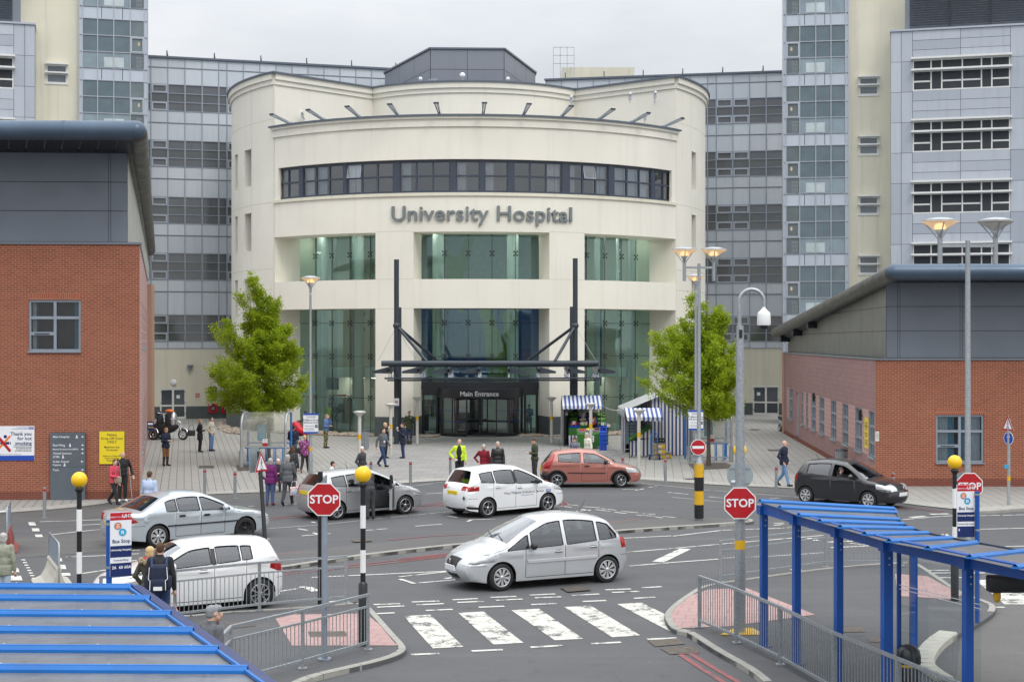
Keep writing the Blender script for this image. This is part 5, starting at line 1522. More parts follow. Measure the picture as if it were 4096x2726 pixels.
rbk=thing('brick_building','single storey red brick building with pink block side wall at the right edge','building',(20,62,0))
C0_=Vector((14.25,58.0,0));Cd=Vector((1,-.03,0)).normalized();fr_=line_map(C0_,Cd,Vector((.03,1,0)))
SC_=lambda p:s_at(p,C0_,Cd)
w0,w1=SC_(3744),SC_(3936);wz0,wz1=ZZ(1848,58),ZZ(1658,58)
m=MB();panel_wall(m,fr_,[0,16],[.32,4.95],[(w0,w1,wz0,wz1,.14)],'brick');fquad(m,fr_,0,16,0,.32,-.002,'brick_dark');soldier(m,fr_,w0,w1,wz1);m.build('brick_wall',rbk)
brick_window(rbk,fr_,w0,w1,wz0,wz1)
room_behind(rbk,fr_,w0,w1,wz0,wz1,[(w0+.1,w0+.52,'curtain_white'),(w0+.52,w0+.78,'curtain_blue'),(w1-.85,w1-.5,'curtain_blue'),(w1-.5,w1-.08,'curtain_white')])
D0=C0_.copy();Dd=Vector((2.45,32.6,0)).normalized();fd=line_map(D0,Dd,Vector((1,-.075,0)))
SD=lambda p:s_at(p,D0,Dd)
wp=[(3498,3476),(3448,3420),(3393,3370),(3345,3324),(3297,3278),(3263,3246),(3233,3225),(3214,3206),(3171,3158)]
hs=[]
for a,b in wp:hs.append((SD(a),SD(a)+min(1.75,max(.8,SD(b)-SD(a))),1.10,2.92,.12))
dr=(SD(3195),SD(3183),0.02,2.75,.10)
lo_,hi_=1.0,3.0
m=MB();panel_wall(m,fd,[0,33],[.25,4.95],[(h[0],h[1],h[2],h[3],h[4])for h in hs]+[(dr[0],dr[1],.25,2.75,.1)],'split_block',rev='smooth_block')
xs_=sorted([(h[0],h[1])for h in hs])
prevs=.0
for a,b in xs_+[(31.5,31.5)]:
 if a-prevs>.15 and not(prevs<dr[0]<a):fquad(m,fd,prevs+.02,a-.02,1.10,2.92,-.004,'smooth_block')
 prevs=b
fquad(m,fd,0,33,0,.25,-.01,'brick_dark')
m.build('block_wall',rbk)
for h in hs:side_lights(rbk,fd,h[0],h[1],h[2],h[3])
m=MB();fquad(m,fd,dr[0],dr[1],.0,2.75,.09,'frame_grey');m.build('side_door',rbk)
m=MB();e=fd(33,0);m.box(e+Vector((.15,.1,2.5)),(.42,.6,5.0),'brick');m.build('end_pier',rbk)
m=MB();fbox(m,fr_,-.05,16,4.95,5.03,-.06,.3,'clad_dark');fbox(m,fd,0,33,4.95,5.03,-.04,.2,'clad_dark')
zc=[5.04,6.1,7.05,8.0];q0=SC_(3547)
for z0,z1 in zip(zc[:-1],zc[1:]):
 for a,b in zip([q0,SC_(3593),SC_(3602),SC_(3843),SC_(3853)],[SC_(3593),SC_(3602),SC_(3843),SC_(3853),16]):fquad(m,fr_,a+.008,b-.008,z0+.01,z1-.01,.10,'clad_dark')
fquad(m,fr_,q0,16,5.0,8.1,.125,'joint_dark')
g0=fr_(q0,0,.12);gd=(fd(33,0,.25)-g0);gd.z=0;Lg=gd.length;gd.normalize();fg2=line_map(g0,gd,Vector((gd.y,-gd.x,0)))
ztop_=lambda s:8.05-(8.05-5.75)*(s/Lg)
nn=11
for k in range(nn):
 a,b=Lg*k/nn,Lg*(k+1)/nn
 for z0,z1 in((5.04,6.08),(6.10,7.03),(7.05,9)):
  ta,tb=min(z1,ztop_(a)),min(z1,ztop_(b))
  if ta<=z0+.02:continue
  tb=max(tb,z0+.005)
  m.add([fg2(a+.012,z0,0),fg2(b-.012,z0,0),fg2(b-.012,tb,0),fg2(a+.012,ta,0)],[(0,1,2,3),(3,2,1,0)],'clad_light')
m.add([fg2(0,5.0,.03),fg2(Lg,5.0,.03),fg2(Lg,ztop_(Lg),.03),fg2(0,ztop_(0),.03)],[(0,1,2,3),(3,2,1,0)],'joint_dark')
m.build('upper_cladding',rbk)
cr_=PT(3575,1088,55.8);fe=PT(3104,1330,91.5)
eaves(rbk,[(cr_,(cr_.x+16,cr_.y-.5,cr_.z),'tube_roof'),(cr_+Vector((-.02,.05,-.05)),fe,'tube_side')],.31,None,2.4)
m=MB()
for k in range(26):
 x0=cr_.x+.55*k;x1=x0+.53;z=cr_.z-.26
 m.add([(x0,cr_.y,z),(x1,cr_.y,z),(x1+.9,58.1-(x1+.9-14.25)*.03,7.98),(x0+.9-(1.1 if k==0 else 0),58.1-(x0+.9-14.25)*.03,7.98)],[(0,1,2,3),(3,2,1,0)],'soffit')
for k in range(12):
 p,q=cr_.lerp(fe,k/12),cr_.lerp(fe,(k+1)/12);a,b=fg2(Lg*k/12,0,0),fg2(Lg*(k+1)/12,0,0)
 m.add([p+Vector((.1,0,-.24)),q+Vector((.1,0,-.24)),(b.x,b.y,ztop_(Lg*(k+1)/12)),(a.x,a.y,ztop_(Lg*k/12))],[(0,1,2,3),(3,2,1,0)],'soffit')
m.build('soffit',rbk)
for t in(.62,.80,.97):
 m=MB();p=cr_.lerp(fe,t);q=fg2(Lg*t,0,0);m.box((p+Vector((q.x,q.y,p.z)))/2+Vector((.25,0,-.45)),(1.0,.5,.35),'soffit');m.build('eaves_bracket',rbk)
m=MB();m.add([cr_+Vector((0,0,.2)),cr_+Vector((20,0,.25)),fe+Vector((22,-2,.3)),fe+Vector((0,0,.2))],[(0,1,2,3)],'tube_roof');m.build('roof',rbk)
for px,py in((3262,1588),(3450,1660)):
 s=SD(px);q=fd(s,0);o=thing('wall_lantern','slim black lantern on the pink block wall, %s'%('farther along the wall'if px<3400 else 'just above the yellow notice'),'lamp',fd(s,ZZ(py,q.y),-.1),0,'lanterns on the pink wall')
 c=WPOS[o.name];m=MB();m.box(c,(.10,.12,.42),'plastic_black');m.build('lantern_body',o);m=MB();m.bar(c,c+Vector((.14,0,0)),.06,.06,'plastic_black');m.build('bracket',o)
def board(name,label,cat,M_,w,h,mat,t=.03):
 o=thing(name,label,cat,M_.translation);m=MB();rect(m,M_,-w/2,-h/2,w/2,h/2,mat,0,t);m.build('board',o);return o
def lines(mb,M_,x0,x1,ys,h,mat='ink',z=.003,seed=1,align=1):
 rg=random.Random(seed)
 for y in ys:
  a,b=x0,x1
  if align>0:a=x0+(x1-x0)*rg.uniform(0,.18)
  elif align<0:b=x1-(x1-x0)*rg.uniform(0,.25)
  x=a
  while x<b-.01:
   wl=rg.uniform(.02,.07)*h/.02;wl=min(wl,b-x);rect(mb,M_,x,y,x+wl,y+h,mat,z);x+=wl+h*.6
c=lfm(SA(46),0,-.03);c.z=ZZ(1774,52.7);M_=facing(c,-Ad);W_=SA(138)-SA(-46)
o=board('no_smoking_board','white thank you for not smoking board with red cross on the brick wall','sign',M_,W_,1.23,'white_board')
m=MB();rect(m,M_,-W_/2,-.615,W_/2,-.44,'sign_blue',.003);m.build('blue_strip',o)
m=MB();m.text('Thank you\nfor not\nsmoking',.175,'navy',facing(c,-Ad)@Matrix.Translation((W_/2-.09,.42,.004)),.001,'RIGHT',.003,1.0,2,.95)
m.text('NHS',.075,'white_board',M_@Matrix.Translation((W_/2-.11,.545,.006)),.001);rect(m,M_,W_/2-.2,.5,W_/2-.02,.585,'sign_blue',.003)
m.text('University Hospitals\nCoventry and Warwickshire',.05,'sign_blue',M_@Matrix.Translation((W_/2-.22,.59,.004)),.001,'RIGHT',0,1,1)
lines(m,M_,W_/2-.75,W_/2-.09,(-.09,-.14,-.19,-.24,-.29),.022,seed=4)
m.text('We Care. We Achieve. We Innovate.',.05,'navy',M_@Matrix.Translation((-.02,-.40,.004)),.001,'CENTER',0,1,1);m.build('lettering',o)
m=MB();x0=-.27
for s_ in(-1,1):flat(m,M_,[(x0-.28,.0+s_*.26),(x0-.20,.02+s_*.30),(x0+.28,.0-s_*.26),(x0+.20,-.02-s_*.30)],'sign_red'if s_>0 else 'orange',.005+.001*s_)
disc(m,M_,.06,'navy',.003,cx=x0+.06,cy=.24);rect(m,M_,x0-.12,-.04,x0+.2,.05,'navy',.003);rect(m,M_,x0+.22,-.04,x0+.25,.05,'navy',.003);m.build('symbol',o)
c=lfm(SA(275),0,-.16);c.z=1.21;M_=facing(c,-Ad);W_=SA(345)-SA(206)
o=board('wayfinding_totem','tall grey wayfinding panel listing hospital departments against the brick wall','sign',M_,W_,2.42,'sign_grey',.10)
m=MB();y0=1.06
for txt,dy,sz,ar,pic in(('Main Hospital',0,.105,'>',1),('East Wing',.30,.105,'>',1),('Medical Decisions Unit (MDU)',.445,.072,'>',0),('Clinical Sciences',.59,.10,'>',0),('(CSB)',.715,.10,'',1),('Arden Cancer',.885,.10,'<',0),('Centre',1.005,.10,'',1),('Taxis',1.185,.10,'>',0)):
 m.text(txt,sz,'white_board',M_@Matrix.Translation((-W_/2+.09,y0-dy,.003)),.001,'LEFT',.001,1,2)
 if ar:
  sx_=1 if ar=='>'else-1;cx_=W_/2-.10
  rect(m,M_,cx_-.045,y0-dy-.008,cx_+.045,y0-dy+.008,'white_board',.003);flat(m,M_,[(cx_+sx_*.05,y0-dy),(cx_+sx_*.005,y0-dy+.045),(cx_+sx_*.005,y0-dy-.045)],'white_board',.0034)
 if pic:
  cx_=-W_/2+.09+len(txt)*sz*.56+.08;disc(m,M_,.016,'white_board',.003,10,cx=cx_,cy=y0-dy+.055);flat(m,M_,[(cx_-.02,y0-dy+.035),(cx_+.02,y0-dy+.035),(cx_+.035,y0-dy-.06),(cx_+.012,y0-dy-.06),(cx_,y0-dy-.02),(cx_-.02,y0-dy-.06),(cx_-.04,y0-dy-.06)],'white_board',.003)
m.build('lettering',o);m=MB();rect(m,M_,-W_/2,-.02,W_/2,-.012,'joint_dark',.003);m.build('panel_joint',o)
c=lfm(SA(448),0,-.03);c.z=ZZ(1791,53);M_=facing(c,-Ad)
o=board('drop_off_notice','yellow patient drop off zone board on the left brick wall','sign',M_,.92,1.20,'sign_yellow')
m=MB();
for q in((-.46,-.60,.46,-.585),(-.46,.585,.46,.60),(-.46,-.585,-.445,.585),(.445,-.585,.46,.585)):rect(m,M_,*q,'ink',.003)
for t,y,sz in(('Patient',.46,.125),('Drop Off Zone',.33,.125),('ONLY',.205,.125),('Maximum stay',.02,.095),('10 minutes',-.08,.095),('Failure to comply will',-.30,.07),('result in an excess',-.38,.07),('charge of £50',-.46,.07)):m.text(t,sz,'ink',M_@Matrix.Translation((0,y,.003)),.001,'CENTER',.001,1,2)
m.build('lettering',o)
sA=SD(3467);c=fd(sA,0,-.02);c.z=ZZ(1730,c.y);M_=facing(c,-Dd)
o=board('drop_off_notice','yellow drop off zone board between two windows on the pink block wall','sign',M_,.88,1.22,'sign_yellow')
m=MB()
for t,y,sz in(('Patient',.40,.12),('Drop Off Zone',.28,.12),('ONLY',.16,.12),('Maximum stay',-.02,.09),('10 minutes',-.12,.09)):m.text(t,sz,'ink',M_@Matrix.Translation((0,y,.003)),.001,'CENTER',.001,1,2)
lines(m,M_,-.32,.32,(-.32,-.40,-.48),.04,seed=2);m.build('lettering',o)
c=fr_(.07,0,-.02);c.z=ZZ(1744,58);M_=facing(c,Cd)
o=board('cream_notice','small cream notice at the corner of the right brick building','sign',M_,.14,.38,'cloth_cream',.02);m=MB();lines(m,M_,-.05,.05,(.1,.05,0,-.05,-.1),.02,seed=9);m.build('lettering',o)
sB=4.2;c=fs(sB,0,-.35);c.z=ZZ(1703,c.y);M_=facing(c,(1,0,0))
o=board('taxi_sign','small navy TAXIS sign projecting from the pink side wall','sign',M_,.26,.34,'navy',.02);m=MB();m.text('TAXIS',.09,'sign_yellow',M_@Matrix.Translation((0,-.05,.003)),.001);rect(m,M_,-.1,.05,.1,.12,'white_board',.003);m.build('lettering',o)
c=fr_(SC_(4200),0,0)
PZ=.088
def dish(o,c,r,h,lit,tall=True):
 """lamp head: shallow translucent dish on a funnel neck, three thin arms"""
 m=MB();m.lathe(c,[(r*.30,-h),(r*.55,-h*.55),(r*.99,0),(r,.02),(r*.96,.03)],24,'bowl_lit'if lit else 'bowl_off');bo=m.build('lamp_bowl',o)
 m=MB();m.lathe(c,[(r,.02),(r*1.02,.045),(r*.5,.10),(.001,.12)],24,'galv_far');m.build('lamp_cap',o)
 m=MB();m.lathe(c,[(.05,-h-(.42 if tall else.20)),(.055,-h-(.2 if tall else.1)),(r*.30,-h),(.02,-h+.01)],14,'galv_far')
 for k in range(3):
  a=k*2.09+.5;d=Vector((cos(a),sin(a),0));m.tube([c+Vector((0,0,-h-.2))+d*.05,c+Vector((0,0,-h*.9))+d*r*.55,c+d*r*.9],.014,5,'galv_far')
 m.build('lamp_neck',o)
 if lit:m=MB();m.ball(c+Vector((0,0,-h*.62)),r*.26,'lamp_lit',12,(1.3,1.3,.9));m.build('bulb',bo)
 return bo
def lamp(px,d,ztop,label,heads,r0=.075,base_h=.9,mat='galv',band=None,pz=0,name='street_lamp',lit=None):
 o=thing(name,label,'street lamp',((px-CX)/F*d,d,pz));p=WPOS[o.name];m=MB()
 zt=ztop if len(heads)>1 else ztop-.62
 m.tube([p,p+Vector((0,0,base_h)),p+Vector((0,0,base_h+.12)),p+Vector((0,0,zt-pz))],[r0*1.45,r0*1.4,r0,r0*.72],14,mat);m.build('pole',o)
 if len(heads)>1:
  m=MB();z=zt-.12;x0,x1=min(heads),max(heads);m.bar(p+Vector((x0,0,z-pz)),p+Vector((x1,0,z-pz)),.06,.07,mat)
  for x in heads:m.cyl(p+Vector((x,0,z-.42-pz)),p+Vector((x,0,z+.18-pz)),.055,n=10,mat=mat)
  m.build('cross_arm',o);hz_=z+.18+.20+.15
 else:hz_=ztop
 for i,x in enumerate(heads):dish(o,Vector((p.x+x,p.y,hz_)),.40,.17,(lit[i]if lit else True),len(heads)==1)
 if band:m=MB();m.cyl(p+Vector((0,0,band)),p+Vector((0,0,band+.16)),r0*1.08 if band>base_h else r0*1.5,n=14,mat='band_yellow',caps=False);m.build('band',o)
 return o
lamp(1242,60,ZZ(1114,60),'tall single headed lit lamp post right of the left tree',[0],.062,1.05,'galv',1.25)
lamp(2783,61,ZZ(1107,61),'tall single headed lit lamp post with a parking sign by the right tree',[0],.062,.9,'galv')
lamp(2796,46.4,8.12,'twin headed lit lamp post with yellow and black base bands on the island',[-.46,.46],.068,1.0,'galv',None,.085)
o=bpy.data.objects['street_lamp.002'];p=WPOS[o.name]
for k in range(4):
 m=MB();m.cyl(p+Vector((0,0,.06+k*.43)),p+Vector((0,0,.06+(k+1)*.43)),.148,n=16,mat=('black_paint','band_yellow')[k%2],caps=False);m.build('band',o)
m=MB();m.tube([p+Vector((0,0,1.74)),p+Vector((0,0,2.06))],[.15,.068],16,'galv',False);m.build('collar',o)
lamp(3871,33.6,7.98,'twin headed lamp post with only its left head lit, at the right crossing',[-.63,.63],.075,1.0,'galv',1.45,0,lit=[True,False])
for px,d,lab in((1438,66,'slim grey post light with yellow band beside the grey litter bin'),(1563,74,'slim grey post light with yellow band just left of the left canopy mast'),(1669,82.4,'slim grey post light with yellow band right of the left canopy mast'),(2206,82.4,'slim grey post light with yellow band between entrance and fruit stall'),(2363,74.5,'slim grey post light with yellow band in front of the fruit stall'),(2556,67.6,'slim grey post light with yellow band before the striped tent stall')):
 o=thing('post_light',lab,'lamp',((px-CX)/F*d,d,.01),0,'slim post lights on the plaza');p=WPOS[o.name]
 m=MB();m.cyl(p,p+Vector((0,0,2.36)),.085,.08,14,'post_cream');m.build('post',o)
 m=MB();m.lathe(p+Vector((0,0,2.34)),[(.08,-.02),(.15,.08),(.29,.17),(.30,.20),(.12,.235),(.001,.24)],18,'post_cream');m.build('lamp_head',o)
 m=MB();m.cyl(p+Vector((0,0,1.30)),p+Vector((0,0,1.52)),.089,n=14,mat='band_yellow',caps=False);m.build('band',o)
for px,by,lab in((178,2070,'steel bollard with red band left of the grey wayfinding panel'),(556,1985,'steel bollard with red band at the corner of the left brick building'),(819,1981,'steel bollard with red band on the plaza edge, behind the silver saloon roof'),(940,1994,'steel bollard with red band just in front of the silver saloon bonnet'),(1484,1945,'steel bollard with red band behind the silver estate with open door'),(1642,1945,'steel bollard with red band at the nose of the silver estate with open door'),(1801,1922,'steel bollard with red band beside the man in yellow jacket'),(2491,1924,'steel bollard with red band behind the copper hatchback bonnet'),(2662,1932,'steel bollard with red band left of the no entry sign'),(2811,1942,'steel bollard with red band right of the no entry sign'),(3105,1970,'steel bollard with red band beside the walking man in blue jacket'),(3572,2000,'steel bollard with red band beyond the black hatchback bonnet')):
 q=G(px,by);o=thing('bollard',lab,'bollard',q,0,'steel bollards along the plaza edge');m=MB()
 m.cyl(q,q+Vector((0,0,1.0)),.055,n=14,mat='galv');m.cyl(q,q+Vector((0,0,.03)),.10,n=14,mat='galv');m.build('post',o)
 m=MB();m.cyl(q+Vector((0,0,.86)),q+Vector((0,0,.93)),.058,n=14,mat='sign_red',caps=False);m.build('band',o)
def beacon(px,d,zc,label,pz=PZ,thick=None):
 o=thing('belisha_beacon',label,'beacon',((px-CX)/F*d,d,pz),0,'belisha beacons at the crossings');p=WPOS[o.name];zt=zc-.19
 m=MB();m.cyl(p+Vector((0,0,(thick or.01)if thick else 0)),Vector((p.x,p.y,zt)),.048,n=14,mat='black_paint')
 if thick:m.tube([p,p+Vector((0,0,thick-.05)),p+Vector((0,0,thick))],[.085,.085,.05],14,'black_paint')
 m.build('pole',o)
 z=zt-.36
 for k in range(2):
  z1=z-.42*2*k-(.02 if k==0 else 0);m=MB();m.cyl(Vector((p.x,p.y,z1-.42)),Vector((p.x,p.y,z1)),.052,n=14,mat='white_paint',caps=False);m.build('band',o)
 m=MB();m.lathe((p.x,p.y,zt),[(.05,-.06),(.075,-.03),(.085,0),(.085,.03),(.06,.05)],16,'black_paint');m.build('collar',o)
 m=MB();m.ball((p.x,p.y,zc),.155,'belisha',24);m.build('globe',o);return o
beacon(317,28.6,3.02,'striped belisha beacon with yellow globe in front of the wayfinding panel',PZ)
beacon(1452,27.3,3.24,'striped belisha beacon with yellow globe right of the near STOP sign',PZ,1.18)
b3=beacon(2960,34.0,3.19,'belisha beacon with yellow globe behind the tall camera pole',0)
beacon(3819,32.0,3.08,'striped belisha beacon with yellow globe left of the right bus stop flag',PZ,1.0)
def octagon(r):return[(r*cos(pi/8+k*pi/4),r*sin(pi/8+k*pi/4))for k in range(8)]
def stop_sign(px,py,d,width,label,ground_px=None,rz=0.0,pole=None):
 c=PT(px,py,d);o=thing('stop_sign',label,'sign',(c.x,c.y,PZ if pole else c.z),0,'red STOP signs');M_=facing(c,(cos(rz),sin(rz),0));r=width/2/cos(pi/8)
 m=MB();m.prism(octagon(r),-.012,0,'white_paint','sign_back',M=M_);bo=m.build('plate',o)
 m=MB();flat(m,M_,octagon(r*.935),'sign_red',.002);m.build('red_face',bo)
 m=MB();m.text('STOP',width*.36,'white_board',M_@Matrix.Translation((0,-.004,.004))@Matrix.Scale(1.0,4),.001,'CENTER',width*.008,1.02,3);m.build('lettering',bo)
 m=MB()
 for z in(.14,-.14):rect(m,M_,-.22,z-.02,.22,z+.02,'galv',-.014,.03)
 m.build('mounting_channel',o)
 if pole:
  m=MB();m.cyl((c.x+pole[1],c.y+.07,PZ),(c.x+pole[1],c.y+.07,c.z+pole[2]),pole[0],n=14,mat=pole[3]);m.cyl((c.x+pole[1],c.y+.07,PZ),(c.x+pole[1],c.y+.07,PZ+.03),pole[0]*2.4,n=14,mat=pole[3]);m.build('pole',o)
 return o
stop_sign(1296,1996,26.0,.575,'STOP sign on a grey pole at the left crossing, nearest and largest',pole=(.052,.0,.1,'frame_grey'))
stop_sign(2960,2011,28.36,.605,'STOP sign fixed to the tall galvanised camera pole')
stop_sign(3878,1943,33.48,.60,'STOP sign half hidden behind the right bus stop flag')
for px,py,d,lab in((2960,1900,33.9,'round grey sign seen from behind on the beacon pole by the camera pole'),(3862,1938,33.75,'round grey sign seen from behind, behind the half hidden STOP sign')):
 c=PT(px,py,d);o=thing('round_sign_back',lab,'sign',c);M_=facing(c,(1,0,0));m=MB();disc(m,M_,.30,'sign_back',0,32,.012);m.build('plate',o);m=MB()
 for z in(.17,-.17):rect(m,M_,-.22,z-.018,.22,z+.018,'galv',.02,.02)
 rect(m,M_,-.2,-.17,-.11,-.11,'white_board',.003);m.build('mounting_channel',o)
c=PT(1281,1890,31.5);o=thing('sign_post','black square topped sign post seen edge on behind the near STOP sign','sign post',(c.x,c.y,PZ));m=MB();m.cyl((c.x,c.y,PZ),(c.x,c.y,2.92),.055,n=14,mat='black_paint');m.build('pole',o)
m=MB();m.box((c.x+.10,c.y,2.52),(.02,.58,.62),'sign_back');m.box((c.x+.05,c.y,2.7),(.12,.1,.04),'galv');m.build('sign_plate',o)
c=PT(2793,1788,46.22);o=thing('no_entry_sign','round red no entry sign with white bar on the twin lamp post','sign',c);M_=facing(c,(1,.12,0));m=MB();disc(m,M_,.245,'white_paint',0,36,.012);disc(m,M_,.228,'sign_red',.002,36);m.build('plate',o);m=MB();rect(m,M_,-.185,-.04,.185,.045,'white_board',.004);m.build('bar',o)
m=MB();rect(m,M_,-.2,-.42,.16,-.24,'galv',-.1,.08);m.build('mounting_box',o)
for px,py,d,lab in((1243,1692,59.8,'white 10 Minute Drop Off Zone Only sign on the left lamp post'),(2784,1679,60.8,'white 10 Minute Drop Off Zone Only sign by the right tree')):
 c=PT(px,py,d);o=thing('drop_off_sign',lab,'sign',c,0,'drop off zone signs');M_=facing(c,(1,.05,0));m=MB();rect(m,M_,-.30,-.41,.30,.41,'white_board',0,.02);bo=m.build('board',o)
 m=MB();rect(m,M_,-.30,.33,.30,.41,'sign_blue',.003);m.build('header_strip',bo);m=MB();rect(m,M_,-.30,-.41,.30,-.34,'sign_blue',.003);m.build('footer_strip',bo);m=MB();rect(m,M_,.17,-.18,.28,-.06,'ink',.003);m.build('fine_patch',bo)
 m=MB();m.text('10 Minute Drop',.098,'ink',M_@Matrix.Translation((0,.13,.004)),.001,'CENTER',.001,1,2);m.text('Off Zone Only',.098,'ink',M_@Matrix.Translation((0,.03,.004)),.001,'CENTER',.001,1,2)
 m.text('£50',.06,'white_board',M_@Matrix.Translation((.225,-.12,.005)),.001,'CENTER',0,1,1);lines(m,M_,-.22,.22,(.28,.25,.22),.012,'sign_grey',seed=3);lines(m,M_,-.27,.14,(-.10,-.12,-.2,-.23,-.26,-.29),.01,'sign_grey',seed=5);m.build('lettering',bo)
def triangle(o,M_,s):
 T=[(-s/2,-s*.29),(s/2,-s*.29),(0,s*.577)];m=MB();m.prism(T,-.012,0,'sign_red','sign_back',M=M_);po=m.build('triangle_plate',o)
 m=MB();flat(m,M_,[(x*.72,y*.72-.0)for x,y in T],'white_board',.003);m.build('white_face',po)
 m=MB();k=s;
 for pts in([(-.03,.02),(.03,.02),(.02,.2),(-.02,.2)],[(-.03,.03),(.0,.03),(-.08,-.17),(-.11,-.17)],[(0,.03),(.03,.03),(.10,-.17),(.07,-.17)],[(-.02,.17),(0,.19),(-.10,.04),(-.12,.06)],[(.02,.17),(0,.19),(.1,.06),(.12,.08)]):flat(m,M_,[(x*k,y*k)for x,y in pts],'ink',.005)
 disc(m,M_,.035*k,'ink',.005,12,cy=.235*k);rect(m,M_,-.2*k,-.2*k,.2*k,-.185*k,'ink',.005);m.build('pictogram',po)
q=G(1064,2217,.085);o=thing('pedestrian_warning_sign','red edged triangular pedestrian sign on a leaning black post, left of centre','sign',q)
tp=PT(1036,1805,39.5);m=MB();m.cyl(q,tp,.055,n=14,mat='black_paint');m.build('post',o);c=PT(1046,1858,39.38)
triangle(o,facing(c,Vector((.42,.90,0)),Vector((-.06,0,1))),.62);m=MB();M_=facing(c+Vector((-.20,.10,.05)),Vector((.30,.95,0)),Vector((-.06,0,1)));m.prism([(-.3,-.25),(.3,-.25),(.3,.4),(-.3,.4)],-.01,0,'sign_back',M=M_);m.build('rear_plate',o)
q=G(4035,2019,.01);o=thing('direction_post','grey post with pedestrian triangle above a round blue arrow, by the right brick wall','sign',q);m=MB();m.cyl(q,(q.x,q.y,ZZ(1675,51.4)),.055,n=12,mat='galv_far');m.build('post',o)
c=PT(4031,1700,51.3);triangle(o,facing(c,Vector((.35,-.94,0))),.60);c=PT(4034,1752,51.3);M_=facing(c,Vector((.45,-.9,0)));m=MB();disc(m,M_,.22,'white_paint',0,28,.012);disc(m,M_,.205,'sign_blue',.002,28);po=m.build('blue_disc',o)
m=MB();rect(m,M_,-.025,-.14,.025,.06,'white_board',.004);flat(m,M_,[(-.09,.03),(.09,.03),(0,.15)],'white_board',.004);m.build('arrow',po);m=MB();m.cyl((q.x,q.y,.85),(q.x,q.y,1.03),.058,n=12,mat='band_yellow',caps=False);m.build('band',o);m=MB();m.box((q.x-.1,q.y-.05,1.35),(.12,.06,.14),'cyan');m.build('small_tag',o)
def bus_stop(corners,d,lab,pole_px,pole_side,head,dest,nums,rz):
 x0,x1,y0,y1=corners;c=PT((x0+x1)/2,(y0+y1)/2,d);w=(x1-x0)/F*d/cos(rz);h=(y1-y0)/F*d
 pp=PT(pole_px,2000,d);o=thing('bus_stop_flag',lab,'bus stop',(pp.x,pp.y,PZ));M_=facing(c,(cos(rz),sin(rz),0))
 m=MB();rect(m,M_,-w/2,-h/2,w/2,h/2,'white_board',0,.03);bo=m.build('flag_board',o)
 m=MB();rect(m,M_,-w/2,h*.38,w/2,h/2,'flag_red',.002);m.build('red_header',bo)
 m=MB();rect(m,M_,-w/2,-h*.20,w/2,-h*.02,'navy',.002);rect(m,M_,-w/2,-h/2,w/2,-h*.29,'navy',.002);m.build('navy_panels',bo)
 T=lambda x,y:M_@Matrix.Translation((x*w,y*h,.004))
 m=MB();m.text('UNIVERSITY HOSPITAL',w*.095,'white_board',T(-.2,.43),.001,'CENTER',0,.9,1);m.text(head,w*.24,'white_board',T(.29,.44),.001,'CENTER',w*.004,1,2)
 m.text('Bus Stop',w*.24,'navy',T(.02,.05),.001,'CENTER',.001,1,2);m.text('University Hospital',w*.125,'white_board',T(0,-.085),.001,'CENTER',w*.003,1,2);m.text(dest,w*.115,'navy',T(0,-.245),.001,'CENTER',0,1,2)
 for x,t in nums:m.text(t,w*.20,'white_board',T(x,-.36),.001,'CENTER',w*.004,1,2)
 m.build('lettering',bo)
 m=MB();disc(m,M_,w*.18,'cyan',.003,24,cx=-.14*w,cy=.29*h);disc(m,M_,w*.155,'orange',.0045,24,cx=-.14*w,cy=.29*h);rect(m,M_,-.20*w,.26*h,-.08*w,.32*h,'white_board',.006);rect(m,M_,-.185*w,.293*h,-.095*w,.31*h,'orange',.0075);rect(m,M_,-.185*w,.272*h,-.095*w,.285*h,'orange',.0075)
 disc(m,M_,w*.18,'cyan',.005,24,cx=.08*w,cy=.19*h);m.text('n',w*.28,'white_board',T(.08,.195)@Matrix.Translation((0,0,.003)),.001,'CENTER',w*.012,1,2);m.build('emblem',bo)
 m=MB();zt=c.z+h*.38;m.cyl((pp.x,pp.y,PZ),(pp.x,pp.y,zt),.045,n=14,mat='shelter_blue');m.build('pole',o)
 m=MB()
 for z in(c.z+h*.30,c.z-h*.38):m.cyl((pp.x,pp.y,z),(pp.x,pp.y,z+.04),.052,n=14,mat='galv');m.bar((pp.x,pp.y,z+.02),M_@Vector((-w/2*pole_side*-1,z+.02-c.z,-.015)),.03,.03,'galv')
 m.build('clamps',o)
bus_stop((446,521,2048,2303),23.2,'blue and white bus stop flag towards Binley at the left shelter',436,-1,'UH7','Towards Binley',((-.32,'26'),(0,'60'),(.32,'60A')),R(27))
bus_stop((3827,3900,1938,2147),29.5,'blue and white bus stop flag towards City Centre at the right shelter',3909,1,'UH6','Towards City Centre',((-.4,'4'),),R(9))
q=G(2960,2527,PZ);o=thing('camera_pole','thick galvanised pole with swan neck and white dome camera','camera pole',q)
m=MB();m.tube([q,q+Vector((0,0,1.0)),(q.x,q.y,5.92),(q.x,q.y,6.0)],[.108,.104,.072,.068],18,'galv');m.build('column',o)
m=MB();pts=[Vector((q.x,q.y,5.98)),Vector((q.x-.0,q.y,6.43))]
for k in range(1,13):a=pi-pi*k/12;pts.append(Vector((q.x+.235+.235*cos(a),q.y,6.46+.235*sin(a))))
pts+=[Vector((q.x+.47,q.y,6.36))]
pts=[Vector((v.x-.01,v.y,v.z))for v in pts];m.tube(pts,.038,10,'galv');m.build('swan_neck',o)
